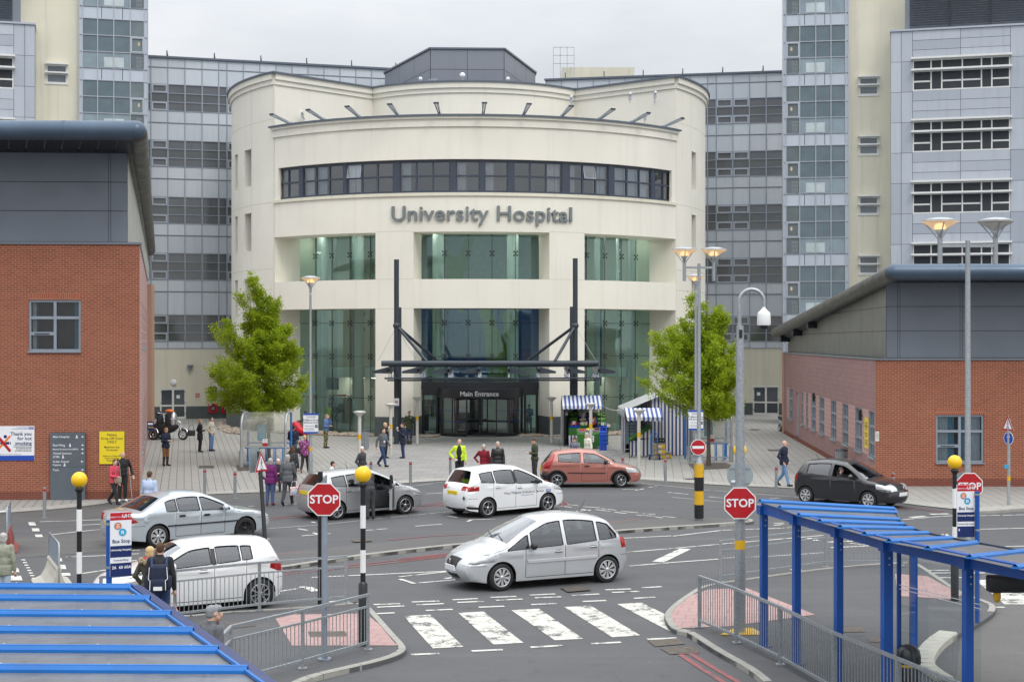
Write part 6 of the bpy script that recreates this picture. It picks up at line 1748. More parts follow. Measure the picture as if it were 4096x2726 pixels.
cc=Vector((q.x+.46,q.y,6.0));m=MB();m.lathe(cc,[(.001,.40),(.025,.38),(.035,.33),(.075,.28),(.115,.25),(.125,.21),(.134,.03),(.122,0)],22,'white_paint');co_=m.build('camera_housing',o);m=MB();m.lathe(cc,[(.088,0),(.085,-.04),(.06,-.07),(.001,-.085)],18,'plastic_black');m.build('lens_dome',co_)
m=MB();m.cyl(q+Vector((0,0,2.0-.44)),q+Vector((0,0,2.0-.22)),.100,n=18,mat='band_yellow',caps=False);m.build('band',o);m=MB();m.prism([(q.x-.42,q.y-.30),(q.x+.44,q.y-.30),(q.x+.30,q.y+.34),(q.x-.05,q.y+.34)],PZ+.004,PZ+.02,'band_yellow');m.build('base_plate',o)
m=MB();m.box(q+Vector((.0,-.085,5.75)),(.06,.03,.16),'plastic_black');m.build('cable_port',o)
def railing(pts,label,h=1.0,first=None,mat='galv',gap=.098,pz=PZ,tail=0,lower=.14,pane=True):
 P=[Vector((p.x,p.y,pz))for p in pts];o=thing('guard_railing',label,'railing',P[0]);
 for a,b in zip(P[:-1],P[1:]):
  L=(b-a).length;d=(b-a).normalized();m=MB()
  m.bar(a+Vector((0,0,h)),b+Vector((0,0,h)),.05,.05,mat);m.bar(a+Vector((0,0,lower)),b+Vector((0,0,lower)),.045,.045,mat);zt=h-.21 if pane else h
  if pane:m.bar(a+Vector((0,0,h-.21)),b+Vector((0,0,h-.21)),.04,.035,mat)
  n=max(2,int(L/gap))
  for k in range(1,n):c=a+d*(L*k/n);m.bar(c+Vector((0,0,lower)),c+Vector((0,0,zt)),.014,.014,mat,(0,1,0))
  m.build('panel',o)
 for p in P:
  m=MB();m.box(p+Vector((0,0,h/2+.01)),(.06,.06,h+.02),mat);m.box(p+Vector((0,0,.012)),(.15,.15,.02),mat);m.build('post',o)
 return o
def gd(px,d):return Vector(((px-CX)/F*d,d,0))
railing([gd(1472,26.9),gd(1211,25.35),gd(924,23.9),gd(840,22.2),gd(830,20.0)],'galvanised guard railing in front of the near STOP sign pole')
railing([gd(1384,31.7),gd(1038,30.8),gd(700,29.7),gd(404,28.9)],'galvanised guard railing between pavement and white hatchback')
railing([gd(2797,29.0),gd(2946,27.5),gd(3121,25.65),gd(3335,23.4),gd(3590,21.5),gd(3930,19.4)],'galvanised guard railing in front of the right shelter and yellow base',pane=False)
railing([gd(2881,34.4),gd(3304,36.7),gd(3607,36.9)],'galvanised guard railing on the far side of the right pavement',.95)
for base,ang,mat,lab,sc in((Vector((-10.65,34.4,.0)),R(-67),'kerb_pale','grey mesh barrier on a pale weighted base between the side road lanes',2.1),(Vector((-13.75,40.4,0)),R(106),'barrier_red','grey mesh barrier on a red weighted base at the left edge',1.7)):
 o=thing('mesh_barrier',lab,'barrier',base,ang);d=Vector((1,0,0));L=sc;sc=.76 if L>2 else.84
 m=MB();m.tube([(-L/2,0,.40),(-L/2,0,1.40*sc),(-L/2+.06,0,1.48*sc),(L/2-.06,0,1.48*sc),(L/2,0,1.40*sc),(L/2,0,.25)],.022,8,'galv');m.bar((-L/2,0,.6),(L/2,0,.6),.03,.03,'galv')
 fo=m.build('frame',o,True);m=MB();n=16
 for k in range(1,n):m.bar((-L/2+L*k/n,0,.6),(-L/2+L*k/n,0,1.47*sc),.012,.012,'frame_grey')
 for k in range(1,12):m.bar((-L/2,0,.6+.63*sc*k/12+.0),(L/2,0,.6+.63*sc*k/12+.0),.012,.012,'frame_grey')
 m.build('mesh_infill',fo,True)
 m=MB();
 for s in(-1,1):
  wd=.42 if L>2 else.25;pts=[(0,.50),(.05*s,.46),(.10*s,.30),(.48*wd*s,.12),(wd*s,.03),(wd*s,0),(0,0)]
  for(y0,z0),(y1,z1)in zip(pts[:-1],pts[1:]):m.quad((-L/2,y0,z0),(L/2,y0,z0),(L/2,y1,z1),(-L/2,y1,z1),mat)
  for x in(-L/2,L/2):m.add([(x,y,z)for y,z in pts],[tuple(range(len(pts)))],mat)
 m.cyl((-L/2,0,.53),(L/2,0,.53),.06,n=12,mat=mat);m.build('weighted_base',o,True)
 if mat=='barrier_red':m=MB();m.tube([(.5,0,1.02),(.42,.35,.98),(.4,.8,.94)],.02,5,'white_paint');m.tube([(.42,.35,.98),(.41,.55,.965)],.022,5,'sign_red');m.build('tape',o,True)
SB=thing('bus_shelter','blue framed bus shelter with translucent roof and open columns on the right','bus shelter',(5.4,24,PZ))
cols_=[(3055,27.2),(3186,25.7),(3354,24.05),(3547,22.45),(3871,20.67),(4290,18.9)]
cp=[gd(a,b)for a,b in cols_];zb=2.54
for i,p in enumerate(cp):
 m=MB();w_=.115 if i!=3 else.15;m.box(p+Vector((0,0,(zb+PZ)/2)),(w_,.12,zb-PZ),'shelter_blue',rz=R(14));m.box(p+Vector((0,0,PZ+.01)),(.24,.2,.02),'shelter_blue',rz=R(14));co2=m.build('column',SB)
 m=MB()
 for dz in(.12,.22):m.cyl(p+Vector((.02,-.07,zb-dz)),p+Vector((.02,-.085,zb-dz)),.014,n=8,mat='galv')
 m.build('bolts',co2)
m=MB()
for a,b in zip(cp[:-1],cp[1:]):m.bar(a+Vector((0,0,zb+.09)),b+Vector((0,0,zb+.09)),.10,.19,'shelter_blue')
m.build('front_beam',SB)
for p in cp:
 m=MB();m.box(p+Vector((-.01,-.02,zb+.06)),(.20,.16,.16),'shelter_blue',rz=R(14));m.build('beam_bracket',SB)
bs=[(3040,2005),(3119,2030),(3195,2060),(3279,2085),(3361,2109),(3458,2137),(3556,2165),(3711,2194),(3878,2229),(4061,2269),(4300,2318)]
be=[(3577,2035),(3586,2050),(3597,2078),(3613,2096),(3652,2114),(3711,2132),(3806,2152),(3907,2170),(4096,2204),(4330,2240),(4560,2276)]
BS=[G(x,y,2.76)for x,y in bs];BE=[G(x,y,2.36)for x,y in be]
for i in range(len(BS)):
 m=MB();d=(BE[i]-BS[i]);a=BS[i];b=BE[i]
 t=Vector((-d.y,d.x,0)).normalized()
 for s,z0 in((-1,0),(1,0)):
  m.add([a+t*s*.055,b+t*s*.055,b+Vector((0,0,.05)),a+Vector((0,0,.05))],[(0,1,2,3)],'shelter_bar')
 m.bar(a,b,.11,.03,'shelter_bar');m.build('glazing_bar',SB)
for i in range(len(BS)-1):
 m=MB();z=Vector((0,0,-.012));m.quad(BS[i]+z,BE[i]+z,BE[i+1]+z,BS[i+1]+z,'polycarb');m.build('roof_panel',SB)
m=MB()
for a,b in zip(BE[:-1],BE[1:]):m.bar(a+Vector((.02,0,-.06)),b+Vector((.02,0,-.06)),.05,.16,'frame_dark')
m.build('gutter',SB)
rp_=Vector((7.22,26.6,0));m=MB();m.box(rp_+Vector((0,0,(2.28+PZ)/2)),(.12,.12,2.28-PZ),'shelter_blue');m.build('rear_column',SB)
ga_,gb_=cp[3]+Vector((.25,.25,0)),cp[4]+Vector((.28,.3,0))
m=MB();m.quad(ga_+Vector((0,0,.5)),gb_+Vector((0,0,.5)),gb_+Vector((0,0,2.4)),ga_+Vector((0,0,2.4)),'glass_clear');go_=m.build('glass_screen',SB)
m=MB()
for z in(1.90,1.96):
 m.quad(ga_+Vector((-.004,-.01,z)),gb_+Vector((-.004,-.01,z)),gb_+Vector((-.004,-.01,z+.012)),ga_+Vector((-.004,-.01,z+.012)),'white_board')
m.build('etched_lines',go_)
m=MB();m.bar(ga_+Vector((0,0,PZ)),ga_+Vector((0,0,2.5)),.05,.06,'shelter_blue');m.build('screen_frame',SB)
m=MB();c=PT(4075,2333,20.4);m.box(c,(.85,.22,.22),'plastic_black',bev=.02);hb=m.build('hanging_display',SB);m=MB();m.lathe(c+Vector((-.30,0,-.11)),[(.05,0),(.055,-.08),(.03,-.14),(.001,-.15)],12,'band_yellow');m.build('sounder',hb)
m=MB();m.bar(cp[4]+Vector((-.75,.45,.42)),cp[4]+Vector((.9,-1.5,.42)),.3,.05,'shelter_blue');m.build('bench',SB)
LS=thing('bus_shelter','blue barred translucent shelter roof filling the near left corner','bus shelter',(-5.5,16,PZ))
ends=[(527,2351),(601,2397),(684,2459),(774,2526),(874,2602),(991,2682),(1130,2778)]
EN=[G(x,y,2.60)for x,y in ends]
lefts=[Vector((-8.6,e.y+.06,2.62))for e in EN]
for a,b in zip(lefts,EN):
 m=MB();d=b-a;t=Vector((-d.y,d.x,0)).normalized()
 for s in(-1,1):m.add([a+t*s*.055,b+t*s*.055,b+t*s*.02+Vector((0,0,.055)),a+t*s*.02+Vector((0,0,.055))],[(0,1,2,3)],'shelter_bar')
 m.bar(a,b,.12,.03,'shelter_bar');m.bar(a+Vector((0,0,.05)),b+Vector((0,0,.05)),.045,.012,'shelter_bar')
 bo=m.build('glazing_bar',LS)
 m=MB();n=6
 for k in range(n):c=a.lerp(b,(k+.7)/n);m.ball(c+Vector((0,.05,.045)),.014,'galv',6)
 m.build('bolts',bo)
for i in range(len(EN)-1):
 m=MB();z=Vector((0,0,-.015));m.quad(lefts[i]+z,lefts[i+1]+z,EN[i+1]+z,EN[i]+z,'polycarb');m.build('roof_panel',LS)
m=MB();m.bar(EN[0]+Vector((.05,.06,-.03)),EN[-1]+Vector((.05,-.06,-.03)),.12,.10,'navy');m.bar(EN[0]+Vector((-.04,0,.01)),EN[-1]+Vector((-.04,0,.01)),.03,.03,'shelter_bar');m.build('edge_gutter',LS)
m=MB();m.bar(lefts[0]+Vector((0,.1,-.04)),EN[0]+Vector((.05,.1,-.04)),.06,.12,'shelter_blue');m.build('end_beam',LS)
for x,y in((-5.2,18.3),(-3.9,16.0),(-3.0,14.0)):
 m=MB();m.box((x-.1,y-.1,(2.5+PZ)/2),(.12,.12,2.5-PZ),'shelter_blue');m.build('column',LS)
def slat_bin(px,by,lab,r=.24,h=.95):
 q=G(px,by,.01);o=thing('litter_bin',lab,'bin',q);m=MB();n=20
 for k in range(n):a=2*pi*k/n;m.box(q+Vector((r*cos(a),r*sin(a),h/2+.06)),(.05,.02,h),'galv_far',rz=a+pi/2)
 m.build('slats',o);m=MB();m.cyl(q+Vector((0,0,.05)),q+Vector((0,0,h-.05)),r-.04,n=18,mat='plastic_black');m.build('liner',o);m=MB();m.lathe(q+Vector((0,0,h)),[(r+.02,0),(r+.02,.05),(r*.6,.09),(.001,.1)],18,'frame_black');m.build('rim',o);m=MB();m.cyl(q,q+Vector((0,0,.1)),.06,n=10,mat='galv_far');m.build('foot',o)
slat_bin(1457,1797,'grey slatted litter bin beside a post light left of the entrance')
slat_bin(3366,1895,'grey slatted litter bin against the pink block wall',.25,1.0)
q=gd(3634,22.6);q.z=PZ;o=thing('domed_litter_bin','black domed litter bin with gold band inside the right shelter','bin',q)
m=MB();m.lathe(q,[(.16,0),(.175,.02),(.178,.66),(.165,.68)],24,'plastic_black');m.build('body',o);m=MB();m.lathe(q,[(.18,.66),(.182,.70),(.18,.705)],24,'band_yellow');m.build('gold_band',o);m=MB();m.lathe(q,[(.185,.70),(.185,.80),(.165,.90),(.10,.965),(.001,.985)],24,'frame_black');m.build('dome_lid',o)
def cycle_shelter(px0,px1,by,lab,back):
 a,b=G(px0,by,.01),G(px1,by,.01);o=thing('cycle_shelter',lab,'shelter',(a+b)/2);d=(b-a).normalized();n=Vector((-d.y,d.x,0))
 for p in(a,b):
  m=MB();pts=[p+Vector((0,0,0)),p+Vector((0,0,1.3)),p+Vector((0,0,1.9)),p+n*.10+Vector((0,0,2.15)),p+n*.35+Vector((0,0,2.35)),p+n*.9+Vector((0,0,2.45)),p+n*1.6+Vector((0,0,2.4))];m.tube(pts,.055,10,'galv_far');m.cyl(p,p+Vector((0,0,.75)),.10,n=12,mat='galv_far');m.cyl(p+n*1.7,p+n*1.7+Vector((0,0,2.38)),.05,n=10,mat='rack_blue');m.build('hoop',o)
 m=MB();pr_=[(0,.95),(0,1.9),(.10,2.15),(.35,2.35),(.9,2.45),(1.6,2.4)]
 for(u,z),(u2,z2)in zip(pr_[:-1],pr_[1:]):m.shared('g',[a+n*u+Vector((0,0,z)),b+n*u+Vector((0,0,z)),b+n*u2+Vector((0,0,z2)),a+n*u2+Vector((0,0,z2))],'glass_dirty')
 m.build('curved_glazing',o)
 m=MB();
 for z,t in((.92,.08),(.22,.06)):m.bar(a+Vector((0,0,z)),b+Vector((0,0,z)),.05,t,'galv_far')
 m.bar(a+n*.9+Vector((0,0,.80)),b+n*.9+Vector((0,0,.80)),.05,.05,'rack_blue');m.bar(a+n*1.6+Vector((0,0,1.0)),b+n*1.6+Vector((0,0,1.0)),.05,.05,'rack_blue');m.build('rails',o)
 for k in range(5):
  m=MB();c=a.lerp(b,(k+.6)/5.2)+n*.6;m.tube([c,c+Vector((0,0,.8)),c+n*.5+Vector((0,0,.8)),c+n*.5],.025,8,'rack_blue');m.build('cycle_stand',o)
 M_=facing(a.lerp(b,.46)+n*.05+Vector((0,0,1.55)),d);m=MB();rect(m,M_,-.2,-.35,.2,.35,'cyan',0,.02);lines(m,M_,-.15,.15,(.2,.12,.04,-.04,-.12,-.2),.02,'white_board',.004,3);m.build('blue_notice',o)
 M_=facing(a.lerp(b,.54)+n*-.03+Vector((0,0,1.12)),d);m=MB();rect(m,M_,-.11,-.16,.11,.16,'white_board',0,.01);rect(m,M_,-.11,-.16,.11,-.02,'sign_red',.003);disc(m,M_,.06,'sign_red',.003,18,cy=.07,r0=.045);m.build('no_smoking_notice',o)
cycle_shelter(965,1142,1868,'grimy curved glass cycle shelter with blue racks behind the left tree',1)
cycle_shelter(2757,2925,1846,'curved glass cycle shelter with blue racks behind the right tree',1)
def interp(P,x):
 if x<=P[0][0]:return P[0][1]
 for(a,b),(c,d)in zip(P[:-1],P[1:]):
  if x<=c:return b+(d-b)*(x-a)/max(1e-9,c-a)
 return P[-1][1]
def car(name,label,spec,paint_,rear_px,head,wheels,extras=None,steer=0.0,open_door=False):
 L,W,Hh,wb,fo,wr=spec['dim'];hw=W/2
 prof=[(x*L,z)for x,z in spec['prof']];iw0,iw1,ir0,ir1=spec['glass']
 sil=[];seg=[]
 for i in range(len(prof)-1):
  a,b,c,d=[Vector((*prof[max(0,min(len(prof)-1,i+k))],0))for k in(-1,0,1,2)]
  n=max(2,int((c-b).length/.09))
  straight=i in(iw0,ir0)
  for k in range(n):
   t=k/n
   p=b.lerp(c,t)if straight else.5*((2*b)+(c-a)*t+(2*a-5*b+4*c-d)*t*t+(3*b-a-3*c+d)*t**3)
   if straight and i==iw0:p.y+=.05*sin(pi*t)*0.6
   sil.append((p.x,p.y));seg.append('ws'if i==iw0 else('rw'if i==ir0 else ''))
 sil.append(prof[-1]);seg.append('')
 up=[p for p in sil if True]
 def roof(x):
  z=0
  for(a,b),(c,d)in zip(sil[:-1],sil[1:]):
   lo,hi=min(a,c),max(a,c)
   if lo-1e-6<=x<=hi+1e-6:z=max(z,b+(d-b)*(x-a)/(c-a if abs(c-a)>1e-6 else 1e-6))
  return z
 belt=[(x*L,z)for x,z in spec['belt']]
 S=np.array(sil)
 A,B=S[:-1],S[1:]
 def dist(x,z):
  p=np.array((x,z));ab=B-A;t=np.clip(((p-A)*ab).sum(1)/np.maximum((ab*ab).sum(1),1e-9),0,1)
  return float(np.sqrt((((A+ab*t[:,None])-p)**2).sum(1)).min())
 rr=.13
 def WY(x,z):
  u=x/L
  pl=1-.20*max(0,(.16-u)/.16)**2-.20*max(0,(u-.84)/.16)**2
  zb=interp(belt,x);w=hw*pl
  if z>zb:w-=.20*(z-zb)/max(.3,Hh-zb)*1.0+.10*((z-zb)/max(.3,Hh-zb))**2
  else:
   w-=.035*((zb-z)/zb)**2*2.0
   w+=.012*max(0,1-abs(z-zb*.88)/.05)
  d=dist(x,z)
  if d<rr:w-=rr*(1-sqrt(max(0,1-(1-d/rr)**2)))*(.8 if z>.5 else.35)
  return max(.05,w)
 fx,rx=fo,fo+wb;ar=wr*1.16;az=wr
 def win_poly(xa,xb):
  n=max(4,int((xb-xa)/.06));bot=[];top=[]
  for k in range(n+1):
   x=xa+(xb-xa)*k/n;zb=interp(belt,x)+.03;zt=roof(x)-.10
   zt2=min(zt,roof(x-.09)-.05,roof(x+.09)-.05)
   if zt2>zb+.015:bot.append((x,zb));top.append((x,zt2))
  return bot+top[::-1]
 wins=[win_poly(a*L,b*L)for a,b in spec['win']]
 def ring(cx,r,n=22):return[(cx+r*cos(pi*1.0+0-pi*k/n),az+r*sin(pi*k/n))for k in range(n+1)]
 zs=.20
 def arch(cx):return[(cx+ar,zs)]+[(cx+ar*cos(pi*k/18),az+ar*sin(pi*k/18))for k in range(19)]+[(cx-ar,zs)]
 bottom=[(sil[-1][0],zs+.06)]+arch(rx)+arch(fx)+[(sil[0][0],zs+.04)]
 outline=sil+bottom
 verts=[];edges=[]
 def addloop(P,closed=True):
  b=len(verts);verts.extend(Vector(p)for p in P);n=len(P)
  edges.extend((b+i,b+(i+1)%n)for i in range(n if closed else n-1))
 addloop(outline)
 for w_ in wins:
  if len(w_)>3:addloop(w_)
 polys={k:[(x*L,z)for x,z in v]for k,v in spec.get('patch',{}).items()}
 for v in polys.values():addloop(v)
 doorx=[x*L for x in spec['doors']]
 lines_=[]
 for x in doorx:
  z0,z1=zs+.07,interp(belt,x)+(.02)
  if abs(x-rx)<ar:z0=az+sqrt(max(0,ar*ar-(x-rx)**2))+.03
  if z0<z1:lines_.append([(x-.007,z0),(x+.007,z0),(x+.007,z1),(x-.007,z1)])
 if len(doorx)>1:lines_.append([(doorx[0]+.01,zs+.065),(doorx[-1]-.01 if abs(doorx[-1]-rx)>ar else rx-ar-.02,zs+.065),(doorx[-1]-.01 if abs(doorx[-1]-rx)>ar else rx-ar-.02,zs+.08),(doorx[0]+.01,zs+.08)])
 bz=lambda x:roof(x)if False else None
 def along(x0,x1,fz,w_=.012):
  A_=[x0+(x1-x0)*k/12 for k in range(13)];lines_.append([(a,fz(a))for a in A_]+[(a,fz(a)-w_)for a in A_[::-1]])
 along(.045*L,prof[iw0][0]-.02,lambda a:roof(a)-.055)
 along(.02*L,fx-ar-.02,lambda a:.60+.0*a);along(rx+ar+.02,.985*L,lambda a:.64)
 for l in lines_:addloop(l)
 x=.06
 while x<L:
  z=zs+.04
  top=roof(x)
  while z<top-.03:verts.append(Vector((x,z)));z+=.075
  for o_ in(.015,.04,.075,.11):
   if top-o_>zs:verts.append(Vector((x,top-o_)))
  x+=.085
 vo,eo,fo_,_,_,_=geometry.delaunay_2d_cdt([Vector((v[0],v[1]))for v in verts],edges,[],0,1e-4)
 def inside(p,poly):
  k=False;x,y=p
  for i in range(len(poly)):
   a,b=poly[i],poly[i-1]
   if(a[1]>y)!=(b[1]>y)and x<(b[0]-a[0])*(y-a[1])/(b[1]-a[1])+a[0]:k=not k
  return k
 yv=[WY(v.x,v.y)for v in vo]
 sideN={}
 def finish(m,nm):
  o=m.build(nm,root,True);me=o.data;me.validate();me.update();ns=[]
  for v in me.vertices:
   c=v.co;n_=sideN.get((round(c.x,3),round(abs(c.y),2),round(c.z,3)))
   ns.append(v.normal.copy()if n_ is None else Vector((n_[0],n_[1]if c.y>0 else-n_[1],n_[2])))
  me.normals_split_custom_set_from_vertices([tuple(q_)if q_.length>.1 else(0,0,1)for q_ in ns]);return o
 for v,y in zip(vo,yv):
  if dist(v.x,v.y)<.09 or v.x<.14*L or v.x>.93*L:continue
  e=.03;gx_=(WY(v.x+e,v.y)-WY(v.x-e,v.y))/(2*e);gz_=(WY(v.x,v.y+e*.5)-WY(v.x,v.y-e))/(1.5*e)
  n_=Vector((gx_,1,-max(-3,min(3,gz_)))).normalized()
  for off in(0,-.012,.001,.003):sideN[(round(L/2-v.x,3),round(y+off,2),round(v.y,3))]=n_
 parts={}
 def mb(n):
  if n not in parts:parts[n]=MB()
  return parts[n]
 bodym=MB();seals=[]
 X=lambda x:L/2-x
 for f in fo_:
  c=(sum(vo[i].x for i in f)/3,sum(vo[i].y for i in f)/3)
  if not inside(c,outline):continue
  kind=None
  for i,w_ in enumerate(wins):
   if len(w_)>3 and inside(c,w_):kind='win%d'%i
  if kind is None:
   for k,v in polys.items():
    if inside(c,v):kind=k
  if kind is None and any(inside(c,l)for l in lines_):kind='line'
  a,b,d=f
  if(vo[b].x-vo[a].x)*(vo[d].y-vo[a].y)-(vo[b].y-vo[a].y)*(vo[d].x-vo[a].x)<0:f=(a,d,b)
  for sd in(1,-1):
   if kind is None or kind=='line':m,mt,off=bodym,(paint_ if kind is None else 'joint_dark'),0
   elif kind.startswith('win'):m,mt,off=mb((kind,sd)),'glass_car',-.012
   else:m,mt,off=(bodym,spec['pm'][kind],.001)if kind.startswith('trim')else(mb((kind,sd)),spec['pm'][kind],.003)
   if open_door and kind is None and sd==-1 and doorx[0]<c[0]<doorx[1]and zs+.07<c[1]<interp(belt,c[0])+.02:continue
   if(open_door or spec.get('open_win'))and kind=='win0'and sd==-1:continue
   pts=[Vector((X(vo[i].x),sd*(yv[i]+off),vo[i].y))for i in f]
   if sd==-1:pts=pts[::-1]
   m.shared('s%d%s'%(sd,kind or ''),pts,mt,None,True)
 for i,w_ in enumerate(wins):
  if len(w_)>3:
   for sd in(1,-1):
    if open_door and i==0 and sd==-1:continue
    sm=MB();sm.tube([(X(x),sd*(WY(x,z)+.002),z)for x,z in w_],.013,5,'plastic_black',closed=True);seals.append(sm)
 NY=12;e={}
 cen=[]
 for i,(x,z)in enumerate(sil):
  w=WY(x,z)
  p0,p1=Vector(sil[max(0,i-1)]),Vector(sil[min(len(sil)-1,i+1)]);t=(p1-p0).normalized();nrm=Vector((-t.y,t.x))
  bul=.045+(.075 if x<L/2 else.02)*nrm.x*nrm.x
  row=[]
  for k in range(NY+1):
   v=-1+2*k/NY;v=v*(1.0-.0);q=bul*(1-abs(v)**2.2)
   row.append(Vector((X(x+nrm.x*q),v*w,z+nrm.y*q)))
  cen.append(row)
 for i in range(len(sil)-1):
  x,z=(sil[i][0]+sil[i+1][0])/2,(sil[i][1]+sil[i+1][1])/2
  for k in range(NY):
   v=abs(-1+(2*k+1)/NY);pts=[cen[i][k],cen[i][k+1],cen[i+1][k+1],cen[i+1][k]];m,mt,ky=bodym,paint_,'s0'
   if seg[i]=='ws'and v<.92:m,mt,ky=mb('ws'),'glass_car','ws'
   elif seg[i]=='rw'and v<.86:m,mt,ky=mb('rw'),'glass_car','rw'
   else:
    for(nm,z0,z1,v0,v1,mat,end)in spec['ends']:
     if z0<=z<=z1 and v0<=v<=v1 and((end=='f')==(x<L/2)):m,mt,ky=(mb(nm)if v0==0 else mb((nm,1 if k>=NY/2 else-1))),mat,nm
   m.shared(ky,pts,mt,None,True)
 root=thing(name,label,'car',(0,0,0))
 bo=finish(bodym,'body')
 for sm in seals:sm.build('window_seal',root,True)
 names={'ws':'windscreen','rw':'rear_window'}
 for k,m in parts.items():
  b=k[0]if isinstance(k,tuple)else k
  nm=names.get(b,'side_window'if b.startswith('win')else b.rstrip('0123456789'))
  finish(m,nm)
 m=MB();m.box((X(L/2),0,.40),(L*.90,W-.56,.40),'plastic_black');m.box((X(L*.55),0,.26),(L*.36,W-.22,.12),'plastic_black')
 for cx in(fx,rx):
  for sd in(1,-1):
   n=14
   for k in range(n):
    a0,a1=pi*k/n,pi*(k+1)/n;q=[(X(cx+ar*cos(t)),az+ar*sin(t))for t in(a0,a1)]
    y0,y1=WY(cx+ar*cos(a0),az+ar*sin(a0))-.004,hw-.36
    m.add([(q[0][0],sd*y0,q[0][1]),(q[1][0],sd*y0,q[1][1]),(q[1][0],sd*y1,q[1][1]),(q[0][0],sd*y1,q[0][1])],[(0,1,2,3)],'plastic_black')
 m.build('chassis',root,True)
 m=MB();zb=interp(belt,L*.5)-.30;xa=prof[iw0][0]+.1
 m.box((X((xa+prof[ir1][0])/2),0,zb-.1),(prof[ir1][0]-xa-.1,W-.34,.06),'car_interior');m.box((X(xa+.22),0,zb+.12),(.40,W-.36,.28),'car_interior',bev=.08)
 m.tube([(X(xa+.55)+.06*cos(t)*0+.10*sin(t)*.4,-.36+.18*cos(t),zb+.30+.18*sin(t))for t in[2*pi*k/14 for k in range(14)]],.016,6,'plastic_black',closed=True);m.build('dashboard',root,True)
 for(sx,n_)in((spec['seat'][0],(-.36,.36)),(spec['seat'][1],(-.36,.36))):
  for sy in n_:
   m=MB();T=Matrix.Rotation(R(-12),4,'Y');h=roof(sx*L)-zb-.40
   m.box((X(sx*L),sy,zb+h*.42),(.16,.46,h*.9),'car_seat',M=T,bev=.06);m.box((X(sx*L)-.10,sy,zb+h*.95),(.10,.26,.18),'car_seat',M=T,bev=.04);m.box((X(sx*L-.25),sy,zb+.02),(.5,.46,.16),'car_seat',bev=.05);m.build('seat',root,True)
 def wheel(cx,sd,st):
  m=MB();c=Vector((X(cx),sd*(hw-.115),wr));M3=Matrix.Rotation(st,3,'Z')@(Matrix.Rotation(R(-90),3,'X')if sd>0 else Matrix.Rotation(R(90),3,'X'));t=.095
  m.lathe(c,[(wr*.66,-t),(wr*.93,-t),(wr,-t*.72),(wr,t*.72),(wr*.945,t*.98),(wr*.72,t*1.02),(wr*.67,t*.9)],28,'rubber',M3);wo=m.build('wheel',root,True)
  style,n,col,back=wheels[0 if cx==fx or len(wheels)==1 else 1]
  m=MB();m.lathe(c,[(wr*.67,t*.93),(wr*.62,t*.88),(wr*.60,t*.35),(.001,t*.30)],28,back,M3)
  m.lathe(c,[(wr*.70,t*.90),(wr*.70,t*1.0),(wr*.64,t*1.0),(wr*.62,t*.88)],28,col,M3)
  P=lambda r,a,z:c+M3@Vector((r*cos(a),r*sin(a),z))
  for k in range(n):
   a=2*pi*k/n+.2
   if style=='cap':
    w0,w1=.40*2*pi/n,.30*2*pi/n
    m.add([P(wr*.14,a-w0,t*.95),P(wr*.14,a+w0,t*.95),P(wr*.62,a+w1,t*.93),P(wr*.62,a-w1,t*.93)],[(0,1,2,3)],col)
   elif style=='twin':
    for da in(-.13,.13):m.add([P(wr*.12,a+da*1.5-.10,t*.92),P(wr*.12,a+da*1.5+.10,t*.92),P(wr*.65,a+da+.05,t*.97),P(wr*.65,a+da-.05,t*.97)],[(0,1,2,3)],col)
   else:m.add([P(wr*.10,a-.28,t*.92),P(wr*.10,a+.28,t*.92),P(wr*.65,a+.075,t*.97),P(wr*.65,a-.075,t*.97)],[(0,1,2,3)],col)
  m.lathe(c,[(wr*.16,t*.9),(wr*.15,t*1.02),(wr*.001,t*1.05)],14,col if style!='steel'else 'plastic_black',M3);m.build('rim',wo,True)
 for cx,st in((fx,steer),(rx,0)):
  for sd in(1,-1):wheel(cx,sd,st)
 mx=spec.get('mirror',prof[iw0][0]/L+.10)*L;mz=interp(belt,mx)+.06
 for sd in(1,-1):
  m=MB();y=WY(mx,mz);m.ball((X(mx),sd*(y+.13),mz+.03),.12,spec.get('mirror_mat',paint_),14,(.62,.95,.72));m.bar((X(mx)-.0,sd*(y-.03),mz-.02),(X(mx),sd*(y+.1),mz),.06,.04,'plastic_black');m.build('mirror',root,True)
  for hx in spec['handles']:
   x=hx*L;z=interp(belt,x)-.10;y=WY(x,z);m=MB();m.box((X(x),sd*(y+.012),z),(.20,.03,.035),spec.get('handle_mat',paint_),bev=.01);m.box((X(x),sd*(y+.001),z),(.16,.006,.06),'joint_dark');m.build('door_handle',root,True)
  if spec.get('strip'):
   z,mt,x0,x1,th=spec['strip'];m=MB();n=16
   for k in range(n):
    a,b=(x0+(x1-x0)*k/n)*L,(x0+(x1-x0)*(k+1)/n)*L
    if any(abs(a-d)<.02 for d in doorx):continue
    ya,yb=WY(a,z),WY(b,z);zz=z+(.03*a/L);q=[(X(a),sd*(ya-.01),zz-th/2),(X(b),sd*(yb-.01),zz-th/2),(X(b),sd*(yb+.022),zz-th*.35),(X(a),sd*(ya+.022),zz-th*.35),(X(a),sd*(ya+.022),zz+th*.35),(X(b),sd*(yb+.022),zz+th*.35),(X(b),sd*(yb-.01),zz+th/2),(X(a),sd*(ya-.01),zz+th/2)]
    m.add(q,[(0,1,2,3),(3,2,5,4),(4,5,6,7)],mt)
   m.build('rubbing_strip',root,True)
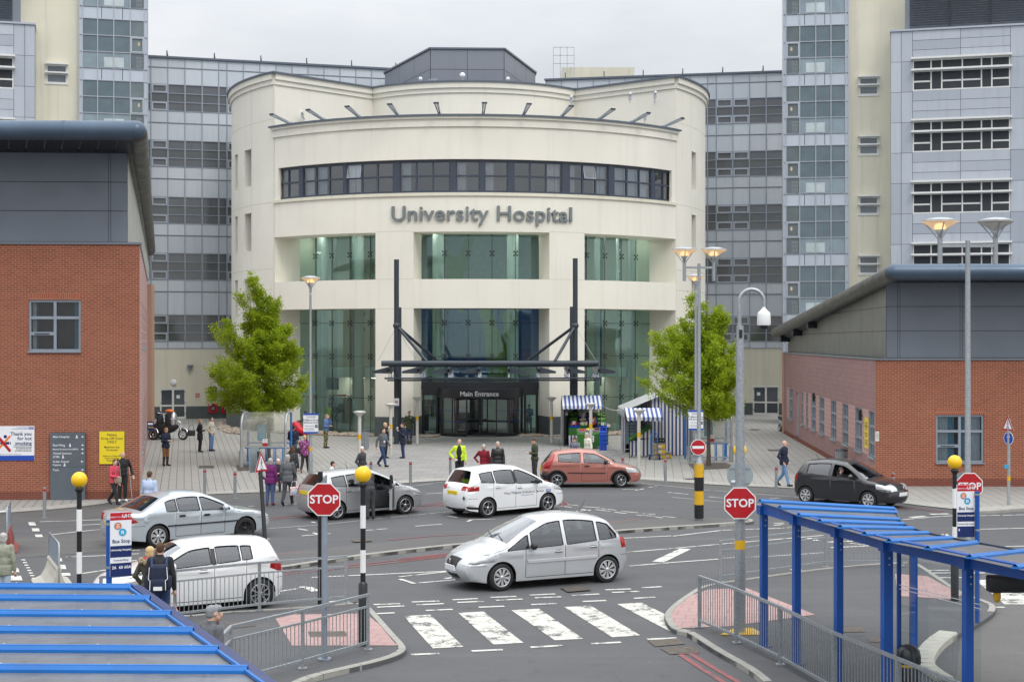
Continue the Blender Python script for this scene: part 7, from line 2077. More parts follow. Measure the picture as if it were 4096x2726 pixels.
  if spec.get('arch_trim'):
   for cx in(fx,rx):
    m=MB();n=16
    for k in range(n):
     q=[]
     for t in(pi*k/n,pi*(k+1)/n):
      for r_,o_ in((ar-.005,.0),(ar,.022),(ar+.055,.022),(ar+.065,.0)):xx,zz=cx+r_*cos(t),az+r_*sin(t);q.append((X(xx),sd*(WY(xx,zz)+o_),zz))
     for j in range(3):m.add([q[j],q[j+1],q[4+j+1],q[4+j]],[(0,1,2,3)],'plastic_black',True)
    m.build('arch_trim',root,True)
 for end,x,z,mt in(('front',-.005*L-.10,.50,'white_board'),('rear',L+.055,spec.get('plate_z',.78),'sign_yellow')):
  if end=='rear'and spec.get('plate_z',.78)is None:continue
  m=MB();m.box((X(x),0,z),(.025,.52,.115),mt,M=Matrix.Rotation(R(-6 if end=='rear'else 6),4,'Y'));m.build('number_plate',root,True)
 w0,w1=Vector(prof[iw0]),Vector(prof[iw0+1]);m=MB()
 for y0,y1 in((-.05,-.55),(.45,-.05)):
  a=w0 .lerp(w1,.03);b=w0 .lerp(w1,.16);m.bar((X(a.x)+.03,y0,a.y+.055),(X(b.x)+.02,y1,b.y+.07),.02,.02,'plastic_black')
 m.build('wiper',root,True)
 if spec.get('aerial'):
  x,z,dx,dz=spec['aerial'];m=MB();x*=L;m.tube([(X(x),0,roof(x)+.03),(X(x+dx),0,roof(x)+.03+dz)],[.008,.004],5,'plastic_black');m.build('aerial',root,True)
 if spec.get('badge'):
  m=MB();m.ball((X(-.13),0,spec['badge']),.055,'chrome',12,(.25,1,1));m.build('emblem',root,True)
 if extras:extras(root,X,WY,L,W,roof)
 q=G(*rear_px)if not isinstance(rear_px,Vector)else rear_px
 hd=Vector((head[0],head[1],0)).normalized();side=Vector((hd.y,-hd.x,0))
 if side.y>0:side=-side
 cpos=q+hd*(rx-L/2)-side*(hw-.10)
 root.location=cpos;root.rotation_euler=(0,0,atan2(hd.y,hd.x));WPOS[root.name]=cpos
 return root
EF=lambda hz0,hz1,v0,gz0,gz1,gv,gm='plastic_black':[('headlight',hz0,hz1,v0,1.01,'lens_clear','f'),('grille',gz0,gz1,0,gv,gm,'f')]
def tail(z0,z1,v0):return[('tail_light',z0,z1,v0,1.01,'lens_red','r')]
PM=dict(headlight='lens_clear',tail_light='lens_red',trim='plastic_black',trim2='plastic_black')
picasso=dict(dim=(4.20,1.75,1.62,2.76,.80,.315),prof=[(.03,.24),(.0,.42),(.005,.60),(.05,.76),(.15,.94),(.235,1.05),(.44,1.50),(.53,1.59),(.64,1.61),(.78,1.55),(.88,1.42),(.945,1.09),(.985,.98),(1.0,.72),(1.0,.48),(.975,.26)],glass=(5,6,10,11),belt=[(0,.80),(.25,.89),(.6,.945),(.95,1.04)],win=[(.225,.355),(.372,.565),(.59,.775),(.795,.905)],doors=[.335,.578,.79],handles=[.535,.755],seat=(.54,.76),strip=(.62,'paint_silver_warm',.345,.775,.085),mirror_mat='plastic_black',mirror=.37,aerial=(.77,0,.18,.30),badge=.66,patch=dict(headlight=[(-.01,.62),(-.01,.76),(.06,.80),(.165,.88),(.16,.70)],tail_light=[(.945,.80),(.985,.80),(.985,.96),(.955,1.10),(.935,1.08)]),pm=PM,ends=EF(.64,.80,.62,.54,.66,.55)+[('bumper_grille',.30,.42,0,.55,'plastic_black','f')]+tail(.80,1.12,.80))
def hd_(dx,wb,s=1):return(dx,s*sqrt(max(0.0001,wb*wb-dx*dx)))
car('silver_car','silver rounded people carrier crossing the middle of the road, nearest car to the zebra',picasso,'paint_silver_warm',(2424,2327),(-2.45,-1.18),[('cap',9,'hub_silver','rubber')],None,R(6))
mondeo=dict(dim=(4.66,1.81,1.43,2.754,.93,.315),prof=[(.02,.24),(.0,.40),(.004,.57),(.03,.68),(.12,.80),(.265,.915),(.44,1.34),(.51,1.41),(.60,1.425),(.69,1.38),(.745,1.31),(.875,1.0),(.93,.985),(.978,.96),(.995,.86),(1.0,.60),(.99,.36),(.975,.26)],glass=(5,6,10,11),belt=[(0,.80),(.28,.88),(.6,.93),(.88,.97)],win=[(.27,.50),(.515,.655),(.665,.735)],doors=[.345,.507,.675],handles=[.47,.635],seat=(.50,.66),strip=(.56,'plastic_black',.25,.73,.045),handle_mat='plastic_black',mirror=.355,aerial=None,badge=None,plate_z=.68,patch=dict(headlight=[(-.01,.56),(-.01,.66),(.14,.77),(.12,.62)],tail_light=[(.915,.74),(.985,.70),(.985,.90),(.965,.955)]),pm=PM,ends=EF(.56,.70,.60,.44,.58,.5)+tail(.70,.93,.70))
def mondeo_x(root,X,WY,L,W,roof):
 m=MB();m.box((X(.80*L)+.02,-.2,1.215),(.02,.16,.08),'cloth_hivis',M=Matrix.Rotation(R(57),4,'Y'));m.build('window_sticker',root,True)
 for sd in(1,-1):m=MB();m.lathe((X(.865*L),sd*(WY(.865*L,.78)+.003),.78),[(.085,0),(.08,.004),(.001,.004)],20,'paint_silver',Matrix.Rotation(R(-90*sd),3,'X'));m.build('fuel_flap',root,True)
car('silver_saloon','silver four door saloon with one black steel wheel, in front of the left brick building',mondeo,'paint_silver',(628,2189),hd_(2.08,2.754),[('steel',5,'plastic_black','rubber'),('cap',7,'hub_silver','rubber')],mondeo_x,R(-8))
note=dict(dim=(4.10,1.695,1.52,2.60,.82,.305),prof=[(.02,.24),(.0,.42),(.01,.60),(.05,.76),(.14,.90),(.22,.985),(.42,1.42),(.52,1.50),(.65,1.515),(.82,1.47),(.905,1.39),(.96,1.06),(.985,.95),(1.0,.66),(.995,.42),(.975,.27)],glass=(5,6,10,11),belt=[(0,.84),(.22,.93),(.6,.98),(.92,1.06)],win=[(.26,.535),(.56,.735),(.75,.87)],doors=[.33,.55,.755],handles=[.52,.73],seat=(.53,.74),mirror=.34,aerial=(.62,0,.10,.22),badge=None,plate_z=.86,patch=dict(headlight=[(-.01,.60),(-.01,.72),(.05,.77),(.17,.90),(.13,.70)],tail_light=[(.945,.78),(.985,.80),(.975,.98),(.93,1.12),(.92,1.05)]),pm=PM,ends=EF(.60,.80,.66,.46,.60,.5)+tail(.80,1.10,.80))
def note_x(root,X,WY,L,W,roof):
 """near side front door swung open on its front hinge"""
 hx,z0,z1=.335*L,.28,.94;D=.215*L;a=R(52);y=-(WY(hx,.7));m=MB();d=Vector((-cos(a),-sin(a),0));n=Vector((-d.y,d.x,0))
 b=Vector((X(hx),y,0));P=lambda s,z,t=0:b+d*s+n*t+Vector((0,0,z))
 for t in(0,.09):
  for u0,u1,c in((0,.04,0),(.04,.5,.03),(.5,.96,.03),(.96,1,0)):m.quad(P(D*u0,z0,t),P(D*u1,z0,t),P(D*u1,z1+.03*u1,t),P(D*u0,z1+.03*u0,t),'paint_grey'if t==0 else 'car_interior')
 m.quad(P(0,z1,0),P(D,z1+.03,0),P(D,z1+.03,.09),P(0,z1,.09),'paint_grey');m.quad(P(D,z0,0),P(D,z0,.09),P(D,z1+.03,.09),P(D,z1+.03,0),'paint_grey');m.quad(P(0,z0,0),P(0,z0,.09),P(D,z0,.09),P(D,z0,0),'paint_grey')
 for p,q in((P(.03,z1,.04),P(.42*D,1.30,.04)),(P(.42*D,1.30,.04),P(D-.03,1.38,.04)),(P(D-.03,1.38,.04),P(D-.02,z1,.04))):m.bar(p,q,.05,.06,'plastic_black')
 do=m.build('open_door',root,True);m=MB();m.add([P(.06,z1,.04),P(D-.05,z1,.04),P(D-.06,1.36,.04),P(.43*D,1.28,.04)],[(0,1,2,3)],'glass_car');m.build('door_glass',do,True)
 m=MB();m.box(P(D*.82,.84,-.02),(.2,.03,.035),'paint_grey',rz=a);m.build('door_handle',do,True)
 m=MB();m.box((X(.43*L),-.62,.55),(.78,.12,.55),'car_interior');m.build('door_opening',root,True)
car('silver_hatchback','silver five door hatchback with its near front door open behind the left beacon',note,'paint_grey',(1345,2078),hd_(2.05,2.60),[('twin',5,'alloy','rubber')],note_x,0,True)
bmax=dict(dim=(4.08,1.75,1.59,2.489,.83,.315),prof=[(.02,.24),(.0,.42),(.01,.62),(.05,.80),(.14,.95),(.215,1.03),(.43,1.49),(.52,1.57),(.64,1.59),(.80,1.55),(.905,1.47),(.955,1.08),(.985,.96),(1.0,.68),(.995,.42),(.975,.27)],glass=(5,6,10,11),belt=[(0,.88),(.22,.97),(.6,1.02),(.92,1.14)],win=[(.25,.525),(.545,.735),(.75,.88)],doors=[.32,.535,.76],handles=[.50,.72],seat=(.52,.73),mirror=.34,mirror_mat='plastic_black',aerial=(.56,0,.22,.26),badge=None,plate_z=.80,patch=dict(headlight=[(-.01,.66),(-.01,.78),(.05,.82),(.18,.95),(.14,.76)],tail_light=[(.90,.88),(.985,.86),(.98,1.0),(.90,1.02)],trim=[(.9,.27),(.99,.30),(.99,.38),(.9,.35)],trim2=[(.528,1.05),(.542,1.05),(.542,1.44),(.528,1.44)]),pm=PM,ends=EF(.66,.84,.62,.46,.62,.5)+tail(.86,1.02,.60)+[('rear_bumper_insert',.24,.36,0,.9,'plastic_black','r')])
def bmax_x(root,X,WY,L,W,roof):
 def side_text(t,x,z,s,mat,al='CENTER',nm='lettering',bold=0.0):
  m=MB();m.text(t,s,mat,Matrix.Identity(4),0,al,bold,1,2)
  m.v=[Vector((X(x*L)+v.x,-(WY(x*L-v.x,z+v.y)+.004),z+v.y))for v in m.v];m.build(nm,root,True)
 side_text('West Midlands Ambulance Service',.455,.74,.118,'ink');side_text('NHS Foundation Trust',.42,.645,.055,'sign_blue');side_text('10004',.865,1.15,.11,'ink')
 m=MB();n=Matrix.Identity(4);rect(m,n,0,-.045,.2,.055,'sign_blue');m.v=[Vector((X(.455*L)+v.x+.93,-(WY(.455*L-v.x-.93,.74)+.004),.74+v.y))for v in m.v];m.text('NHS',.085,'white_board',Matrix.Translation((X(.455*L)+1.03,-(WY(.455*L-1.03,.74)+.008),.745))@Matrix.Rotation(R(90),4,'X'),0,'CENTER',.002,1,1);m.build('lettering',root,True)
 m=MB();m.text('10004',.09,'ink',facing((X(L+.075),.25,.95),(0,-1,0)),0);m.build('lettering',root,True)
 m=MB();m.add([Vector((X(L+.05),-.63,.73)),Vector((X(L+.045),-.70,.65)),Vector((X(L+.05),-.63,.57)),Vector((X(L+.06),-.56,.65))],[(3,2,1,0)],'sign_green');m.build('hazard_diamond',root,True)
 m=MB();
 for k in range(5):m.ball((X(.87*L)+.05*k,-.1+.12*k,1.10),.16,'cloth_hivis',10,(.8,1.2,.5))
 m.build('folded_jacket',root,True)
car('white_ambulance_car','white ambulance service car with black lettering on its doors, before the entrance',bmax,'paint_white',(1947,2068),hd_(1.97,2.489),[('twin',5,'alloy','rubber')],bmax_x)
corsa=dict(dim=(3.82,1.646,1.44,2.47,.77,.295),prof=[(.02,.24),(.0,.40),(.008,.56),(.05,.72),(.16,.84),(.25,.93),(.43,1.345),(.53,1.42),(.64,1.44),(.79,1.40),(.885,1.32),(.965,.94),(.985,.85),(1.0,.62),(.995,.40),(.98,.27)],glass=(5,6,10,11),belt=[(0,.80),(.25,.90),(.6,.95),(.93,1.0)],win=[(.28,.575),(.61,.835)],doors=[.335,.60],handles=[.545],seat=(.54,.76),strip=(.56,'plastic_black',.33,.74,.04),mirror=.355,mirror_mat='plastic_black',handle_mat='plastic_black',aerial=(.80,0,.10,.35),badge=None,plate_z=.72,arch_trim=True,patch=dict(headlight=[(-.01,.56),(-.01,.70),(.15,.79),(.13,.60)],tail_light=[(.925,.74),(.985,.74),(.965,1.0),(.885,1.32),(.865,1.28)],trim=[(.87,.30),(1.0,.30),(1.0,.56),(.86,.54)]),pm=PM,ends=EF(.58,.72,.62,.40,.52,.6)+tail(.74,1.28,.86)+[('rear_bumper_insert',.40,.54,0,1.0,'plastic_black','r')])
car('copper_hatchback','copper pink three door hatchback with black arch trims, before the fruit stall',corsa,'paint_copper',(2228,1949),(2.44,.05),[('twin',6,'alloy','plastic_black')],None,R(24))
fox=dict(dim=(3.83,1.66,1.53,2.465,.77,.295),prof=[(.02,.24),(.0,.42),(.006,.60),(.035,.76),(.14,.90),(.24,.98),(.42,1.41),(.52,1.505),(.66,1.53),(.82,1.48),(.90,1.40),(.96,1.04),(.985,.94),(1.0,.66),(.995,.42),(.975,.27)],glass=(5,6,10,11),belt=[(0,.86),(.24,.95),(.6,.99),(.93,1.05)],win=[(.28,.565),(.60,.83)],doors=[.33,.59],handles=[.53],seat=(.54,.76),mirror=.355,aerial=(.83,0,.14,.22),badge=.72,plate_z=.78,open_win=True,patch=dict(headlight=[(-.01,.64),(-.01,.78),(.125,.85),(.12,.68)],tail_light=[(.935,.80),(.985,.80),(.97,1.0),(.94,1.08)]),pm=PM,ends=EF(.64,.79,.58,.64,.74,.5)+[('bumper_grille',.33,.42,0,.7,'joint_dark','f')]+tail(.80,1.06,.82))
fox_o=car('black_hatchback','black three door hatchback with a driver at its open window, by the right brick building',fox,'paint_black',(3226,2011),(1.72,-1.62),[('cap',7,'hub_silver','rubber')],None,R(4))
swift=dict(dim=(3.82,1.66,1.46,2.43,.80,.315),prof=[(.02,.24),(.0,.42),(.01,.62),(.045,.76),(.16,.91),(.25,.97),(.42,1.36),(.51,1.435),(.66,1.46),(.83,1.425),(.925,1.36),(.965,1.04),(.985,.92),(1.0,.64),(.995,.42),(.975,.27)],glass=(5,6,10,11),belt=[(0,.85),(.25,.94),(.6,1.0),(.92,1.08)],win=[(.285,.565),(.598,.73),(.742,.80)],doors=[.335,.582,.765],handles=[.52],seat=(.53,.74),mirror=.34,aerial=(.88,0,-.14,.16),badge=None,plate_z=.78,patch=dict(headlight=[(-.01,.62),(-.01,.76),(.05,.80),(.21,.92),(.17,.74)],tail_light=[(.90,.86),(.985,.72),(.985,.90),(.95,1.02),(.905,.98)],trim=[(.569,1.0),(.594,1.01),(.594,1.33),(.569,1.33)]),pm=PM,ends=EF(.62,.82,.66,.44,.60,.5)+tail(.74,1.02,.80))
car('white_hatchback','white five door hatchback behind the near left guard railing',swift,'paint_white',(1037,2430),(-.875,-.48),[('spoke',9,'alloy','rubber')])
def tree(base,zb,zt,rx,lean,label,seed,lmat,tips,nleaf,asym=.2,taper=.62):
 rg=random.Random(seed);o=thing('tree',label,'tree',base);Hh=zt-zb
 tr=MB();fork=Vector((base.x,base.y,zb+.25));segs=[]
 tr.tube([base,base+Vector((.01,0,1.0)),fork,fork+Vector((lean*.3,0,Hh*.35)),fork+Vector((lean*.7,0,Hh*.7)),fork+Vector((lean,0,Hh*.92))],[.115,.085,.08,.055,.03,.008],10,'bark')
 def prof(t):return(max(0,sin(pi*min(1,(t*.93+.07))**.62))**.8)*(1-taper*max(0,t-.30)/.70)+.03
 sprays=[]
 n=84
 for i in range(n):
  t0=rg.random()**1.1*.72;a=i*2.399+rg.uniform(-.3,.3);up=rg.uniform(.55,1.25)if t0>.15 else rg.uniform(.25,.8)
  r=rx*prof(min(1,t0+.16))*rg.uniform(.74,1.08)*(1-asym*cos(a))
  s=fork+Vector((lean*t0,0,Hh*t0*.92));e=s+Vector((cos(a)*r,sin(a)*r,r*up*.9));m_=s.lerp(e,.5)+Vector((0,0,-r*.06))
  if e.z>zt:e.z=zt-rg.random()*.3
  tr.tube([s,m_,e],[.022*(1-t0*.6),.014,.004],5,'bark');sprays.append((s,m_,e,r))
 for(x,z,h)in tips:
  s=fork+Vector((x*.4,rg.uniform(-.3,.3),max(.5,z-zb-h-.8)));e=Vector((base.x+x,base.y+rg.uniform(-.4,.4),z));tr.tube([s,s.lerp(e,.5),e],[.02,.012,.003],5,'bark');sprays.append((s,s.lerp(e,.5)+Vector((x*.06,0,0)),e,h))
 for k in range(60):
  s,m_,e,r=sprays[rg.randrange(n)];c=m_.lerp(e,rg.random());d=Vector((rg.uniform(-1,1),rg.uniform(-1,1),rg.uniform(.1,1)))*.5;tr.tube([c,c+d*.5,c+d],[.008,.005,.002],4,'bark')
 tr.build('trunk',o)
 lv=MB();V=[];Fc=[]
 per=nleaf//len(sprays)
 for(s,m_,e,r)in sprays:
  tw=[]
  for k in range(17):
   u=rg.uniform(.18,1.0);c=s.lerp(m_,u*2)if u<.5 else m_.lerp(e,u*2-1)
   dr=(e-s).normalized();sd=Vector((rg.gauss(0,1),rg.gauss(0,1),rg.gauss(.25,.7))).normalized();L=rg.uniform(.25,.62)*(1.15-u*.55)*min(1.2,.55+r*.35)
   tw.append((c,(dr*.75+sd).normalized()*L))
  tw.append((e-(e-m_)*.35,(e-m_)*.5))
  for k in range(per):
   c,d=tw[rg.randrange(len(tw))];u=rg.random();w_=.05+.10*(1-u)
   p=c+d*u+Vector((rg.gauss(0,w_),rg.gauss(0,w_),rg.gauss(0,w_*.9)))
   if p.z<zb-.15:continue
   L=rg.uniform(.055,.10);ax=(d.normalized()+Vector((rg.gauss(0,.8),rg.gauss(0,.8),rg.gauss(-.1,.6)))).normalized();nn=Vector((rg.gauss(0,.7),rg.gauss(0,.7)-.1,rg.gauss(.6,.5)));b=ax.cross(nn)
   if b.length<.05:continue
   b=b.normalized()*L*.36;q=len(V)
   V+=[p,p+ax*L*.5+b,p+ax*L*1.1,p+ax*L*.5-b];Fc.append((q,q+1,q+2,q+3))
 lv.add(V,Fc,lmat);lv.build('crown',o)
 return o
q=G(1074,1844,.01)
tree(q,1.72,8.7,2.3,-.35,'young green hornbeam with a tall pointed crown left of the entrance',11,'leaf_a',[(-.80,8.72,1.0),(-1.35,7.8,1.4),(-.6,8.4,.9),(.35,7.5,1.2),(-2.0,6.5,1.0),(.95,6.3,1.2),(-.3,7.9,1.0),(.05,7.7,.8),(1.45,5.2,.9),(-2.55,4.2,.8)],118000,.20,.60)
q=G(2834,1862,.01)
tree(q,1.78,7.3,2.2,-.1,'young green hornbeam with a broad bushy crown by the striped stalls',23,'leaf_b',[(-.85,7.55,.9),(-.2,7.2,.8),(.35,7.0,1.0),(.75,6.9,1.0),(-1.6,6.2,1.2),(-2.3,5.3,1.0),(1.3,5.6,1.1),(.55,7.2,.7),(-1.2,6.6,.8)],118000,.34,.42)
def gx(px,d,z=.02):return Vector(((px-CX)/F*d,d,z))
def striped(mb,pts,mat,u0=0.0):
 """quad with u measured along its first edge"""
 a,b,c,d=[Vector(p)for p in pts];L=(b-a).length;mb.add([a,b,c,d],[(0,1,2,3)],mat,False,[(u0,0),(u0+L,0),(u0+L,1),(u0,1)])
def awning(o,x0,x1,yf,yb,zf,zb,zr,name='awning'):
 """pitched striped cover with a scalloped valance"""
 m=MB();ym=(yf+yb)/2;striped(m,[(x0,yf,zf),(x1,yf,zf),(x1,ym,zr),(x0,ym,zr)],'stripe_awning');striped(m,[(x1,yb,zb),(x0,yb,zb),(x0,ym,zr),(x1,ym,zr)],'stripe_awning')
 for x,s in((x0,-1),(x1,1)):m.add([(x,yf,zf),(x,yb,zb),(x,ym,zr)],[(0,1,2)],'stripe_awning',False,[(0,0),(2,0),(1,1)])
 n=int((x1-x0)/.22)
 for k in range(n):
  a,b=x0+(x1-x0)*k/n,x0+(x1-x0)*(k+1)/n;P=[(a,zf),(b,zf),(b,zf-.14),(b*.75+a*.25,zf-.19),((a+b)/2,zf-.20),(a*.75+b*.25,zf-.19),(a,zf-.14)]
  m.add([(x,yf-.015,z)for x,z in P],[tuple(range(7))[::-1]],'stripe_awning',False,[(x-x0,0)for x,z in P])
 m.build(name,o)
fs_=thing('fruit_stall','small fruit and vegetable stall with blue striped awning right of the entrance','market stall',gx(2325,81))
X0,X1,Y0,Y1=2.72,4.88,79.6,82.6
awning(fs_,X0,X1,Y0-.1,Y1,2.22,2.24,2.72)
for x in(X0+.12,X1-.12):
 for y in(Y0+.1,Y1-.1):m=MB();m.cyl((x,y,0),(x,y,2.3),.022,n=8,mat='frame_black');m.build('pole',fs_)
m=MB();striped(m,[(X0+.05,Y0,.02),(X0+.05,Y1,.02),(X0+.05,Y1,2.2),(X0+.05,Y0,2.2)],'stripe_cloth');m.build('side_curtain',fs_)
m=MB();m.quad((X0,Y1,.02),(X1,Y1,.02),(X1,Y1,2.2),(X0,Y1,2.2),'cloth_cream');m.build('back_cloth',fs_)
m=MB();x0,x1=X0+.35,X1+.05;m.add([(x0,80.0,.95),(x1,80.0,.95),(x1,82.2,1.75),(x0,82.2,1.75),(x0,80.0,.55),(x1,80.0,.55),(x1,82.2,.55),(x0,82.2,.55)],[(0,1,2,3),(4,5,1,0),(5,6,2,1),(7,4,0,3)],'astro')
striped(m,[(x0,79.99,.03),(x1,79.99,.03),(x1,79.99,.60),(x0,79.99,.60)],'stripe_cloth');m.build('sloping_display',fs_)
m=MB();x0,x1,y0,y1=gx(2309,77.9).x,gx(2400,77.9).x,77.9,79.6;m.add([(x0,y0,.78),(x1-.35,y0,.78),(x1-.35,y1,1.0),(x0,y1,1.0),(x0,y0,.02),(x1-.35,y0,.02)],[(0,1,2,3),(4,5,1,0)],'astro');m.add([(x1-.35,y0,.02),(x1+.05,y0+.2,.25),(x1+.05,y0+.2,.85),(x1-.35,y0,.78),(x1+.05,y1,1.0),(x1-.35,y1,1.0),(x1+.05,y1,.2)],[(0,1,2,3),(3,2,4,5),(1,6,4,2)],'astro');m.build('front_counter',fs_)
m=MB();m.box((x0+.75,y0-.02,.55),(.26,.01,.32),'white_board');m.box((x0+.75,y0-.03,.62),(.16,.01,.06),'sign_green');m.box((x0+.75,y0-.03,.47),(.18,.01,.05),'flag_red');m.build('card_notice',fs_)
rg=random.Random(5)
def produce(name,label,cat,c,w,d,tilt,col,box='crate_blue',n=26,r=.05,long=False):
 o=thing(name,label,cat,c,0,'boxes of fruit and vegetables on the fruit stall');T=Matrix.Translation(c)@Matrix.Rotation(tilt,4,'X');m=MB();h=.12
 for q,s in(((0,-d/2,h/2),(w,.02,h)),((0,d/2,h/2),(w,.02,h)),((-w/2,0,h/2),(.02,d-.02,h)),((w/2,0,h/2),(.02,d-.02,h)),((0,0,.01),(w-.02,d-.02,.02))):m.box(T@Vector(q),s,box,M=Matrix.Rotation(tilt,4,'X'))
 m.build('box',o);m=MB()
 for k in range(n):m.ball(T@Vector((rg.uniform(-w/2+r,w/2-r),rg.uniform(-d/2+r,d/2-r),h-.02+rg.uniform(0,.05))),r*rg.uniform(.8,1.15),col,7,(1.6,.7,.7)if long else(1,1,1))
 m.build('produce',o)
rows_=[(80.35,[('tomatoes','fruit_red'),('mushrooms','fruit_pale'),('red apples','fruit_red'),('green apples','fruit_green')]),(80.95,[('lettuces','fruit_green'),('punnets of pale mushrooms','fruit_pale'),('oranges','fruit_orange'),('cucumbers','fruit_green')]),(81.55,[('cabbages','fruit_green'),('potatoes','fruit_pale'),('onions','fruit_purple'),('leeks','fruit_green')])]
for ri,(y,it)in enumerate(rows_):
 for k,(nm,c)in enumerate(it):
  produce('produce_box','box of %s in the %s row of the fruit stall slope'%(nm,('front','middle','back')[ri]),'produce box',Vector((X0+.66+k*.50,y,.95+(y-80)*.364+.02)),.47,.5,R(20),c,('crate_blue','crate_green','plastic_black')[(ri+k)%3],20,.062,'cucumber'in nm or 'leek'in nm)
for k,(nm,c)in enumerate((('strawberry punnets','fruit_red'),('bananas','fruit_yellow'),('plums','fruit_purple'))):
 produce('produce_box','tray of %s on the green front counter'%nm,'produce box',Vector((x0+.28+k*.42,78.5+.12*k,.87+.016*k)),.38,.6,R(7),c,'box_grey',20,.05,c=='fruit_yellow')
for i,(x,y,z,t)in enumerate(((2.95,80.3,1.75,'£1'),(3.9,80.9,1.62,'99p'),(4.35,80.2,1.40,'£1'),(4.9,80.1,1.22,'£1'),(3.35,80.1,1.28,'79p'),(5.2,79.6,1.15,'£1'))):
 o=thing('price_card','white price card reading %s, %s from the left on the fruit stall'%(t,('first','third','fourth','fifth','second','sixth')[i]),'price card',(x,y,z),0,'price cards');m=MB();m.box((x,y,z),(.17,.01,.15),'white_board');m.build('card',o);m=MB();m.text(t,.12,'sign_red',facing((x,y-.01,z),(1,0,0)),.001,'CENTER',.004,1,1);m.build('figures',o);m=MB();m.cyl((x,y+.01,z-.38),(x,y+.01,z),.008,n=5,mat='frame_black');m.build('stick',o)
def crate(name,label,c,w,d,h,mat,open_=False,rz=0.0,group=None,tilt=0):
 o=thing(name,label,'crate',c,rz,group);m=MB();M=Matrix.Rotation(tilt,4,'X')
 def bx(q,s):m.box(M@Vector(q),s,mat,M=M)
 for s in(-1,1):
  bx((0,s*d/2,.04),(w,.02,.08));bx((0,s*d/2,h-.04),(w,.024,.07));bx((s*w/2,0,.04),(.02,d,.08));bx((s*w/2,0,h-.04),(.024,d,.07))
  for k in range(5):bx((-w/2+w*k/4,s*d/2,h/2),(.035,.018,h-.13));bx((s*w/2,-d/2+d*k/4,h/2),(.018,.035,h-.13))
 bx((0,0,.02),(w-.03,d-.03,.03))
 m.build('shell',o,True);return o
c=G(2286,1772,.02);words=('bottom','second','third','fourth','top')
for k in range(4):crate('plastic_crate','blue plastic crate, %s of the stack left of the fruit stall'%words[k],c+Vector((0,0,.212*k)),.50,.40,.21,'crate_blue',group='blue crates by the fruit stall')
crate('plastic_crate','blue plastic crate standing tilted on top of the stack left of the fruit stall',c+Vector((0,.05,.88)),.50,.40,.26,'crate_blue',group='blue crates by the fruit stall',tilt=R(22))
c=G(2412,1799,.02)
for k in range(4):crate('plastic_crate','blue plastic crate, %s of the stack right of the fruit counter'%words[k],c+Vector((0,0,.212*k)),.34,.40,.21,'crate_blue',group='blue crates by the fruit stall')
crate('plastic_crate','blue plastic crate tilted on top of the stack right of the fruit counter',c+Vector((0,.05,.88)),.34,.40,.24,'crate_blue',group='blue crates by the fruit stall',tilt=R(35))
c=gx(2413,81.2)
for k in range(4):crate('plastic_crate','green plastic crate, %s of the stack behind the right blue crates'%words[k],c+Vector((.0,0,.232*k)),.50,.40,.23,'crate_green',group='green crates by the fruit stall')
produce('produce_box','box of dark plums on the green crate stack','produce box',c+Vector((.05,0,.94)),.6,.5,R(8),'fruit_purple','crate_green',24,.06)
ts=thing('tent_stall','large blue and white striped tent stall beside the right tree','market stall',gx(2620,75))
xa,xb,ya,yb=5.75,8.95,73.4,77.6
m=MB();yr=(xa+xb)/2+.1
for(x0,z0,x1,z1)in((xa-.2,2.25,yr,3.05),(yr,3.05,xb+.15,2.25)):
 n=7
 for k in range(n):
  ys=[ya-.3+(yb-ya+.5)*j/n for j in(k,k+1)];s=.03*(k%2);t=.03*((k+1)%2)
  m.shared('roof',[(x0,ys[0],z0+s),(x1,ys[0],z1+s*.5),(x1,ys[1],z1+t*.5),(x0,ys[1],z0+t)],'frost_sheet',None,True)
for k in range(9):m.add([(xa-.2,ya-.3+.5*k,2.25),(xa-.2,ya+.2+.5*k,2.25),(xa-.24,ya+.15+.5*k,1.9+.1*(k%2)),(xa-.2,ya-.2+.5*k,1.95)],[(0,1,2,3)],'frost_sheet')
m.build('sheeted_roof',ts)
def wallcloth(name,pts,u0=0):
 m=MB();a,b=Vector(pts[0]),Vector(pts[1]);L=(b-a).length;n=max(3,int(L/.12));d=(b-a)/n;nn=Vector((d.y,-d.x,0)).normalized()
 for k in range(n):
  p,q=a+d*k+nn*.03*sin(k*1.3),a+d*(k+1)+nn*.03*sin((k+1)*1.3);zt0=pts[2]+(pts[3]-pts[2])*k/n;zt1=pts[2]+(pts[3]-pts[2])*(k+1)/n
  m.shared('w',[p+Vector((0,0,.04)),q+Vector((0,0,.04)),q+Vector((0,0,zt1)),p+Vector((0,0,zt0))],'stripe_cloth',[(u0+L*k/n,0),(u0+L*(k+1)/n,0),(u0+L*(k+1)/n,1),(u0+L*k/n,1)],True)
 m.build(name,ts)
wallcloth('front_curtain',[(7.45,ya,0),(xb,ya,0),3.0,2.3]);wallcloth('gable_curtain',[(6.95,ya+.05,0),(7.5,ya+.05,0),2.9,2.98])
wallcloth('inner_curtain',[(6.7,yb,0),(7.4,ya+.1,0),2.6,2.8]);wallcloth('back_curtain',[(xa,yb,0),(xb,yb,0),2.3,2.3]);wallcloth('side_curtain',[(xb,ya,0),(xb,yb,0),2.3,2.3]);wallcloth('rear_side_curtain',[(xa,yb,0),(xa,yb-2.2,0),2.2,2.2])
awning(ts,5.55,7.30,71.5,73.6,2.02,2.35,2.42,'front_awning')
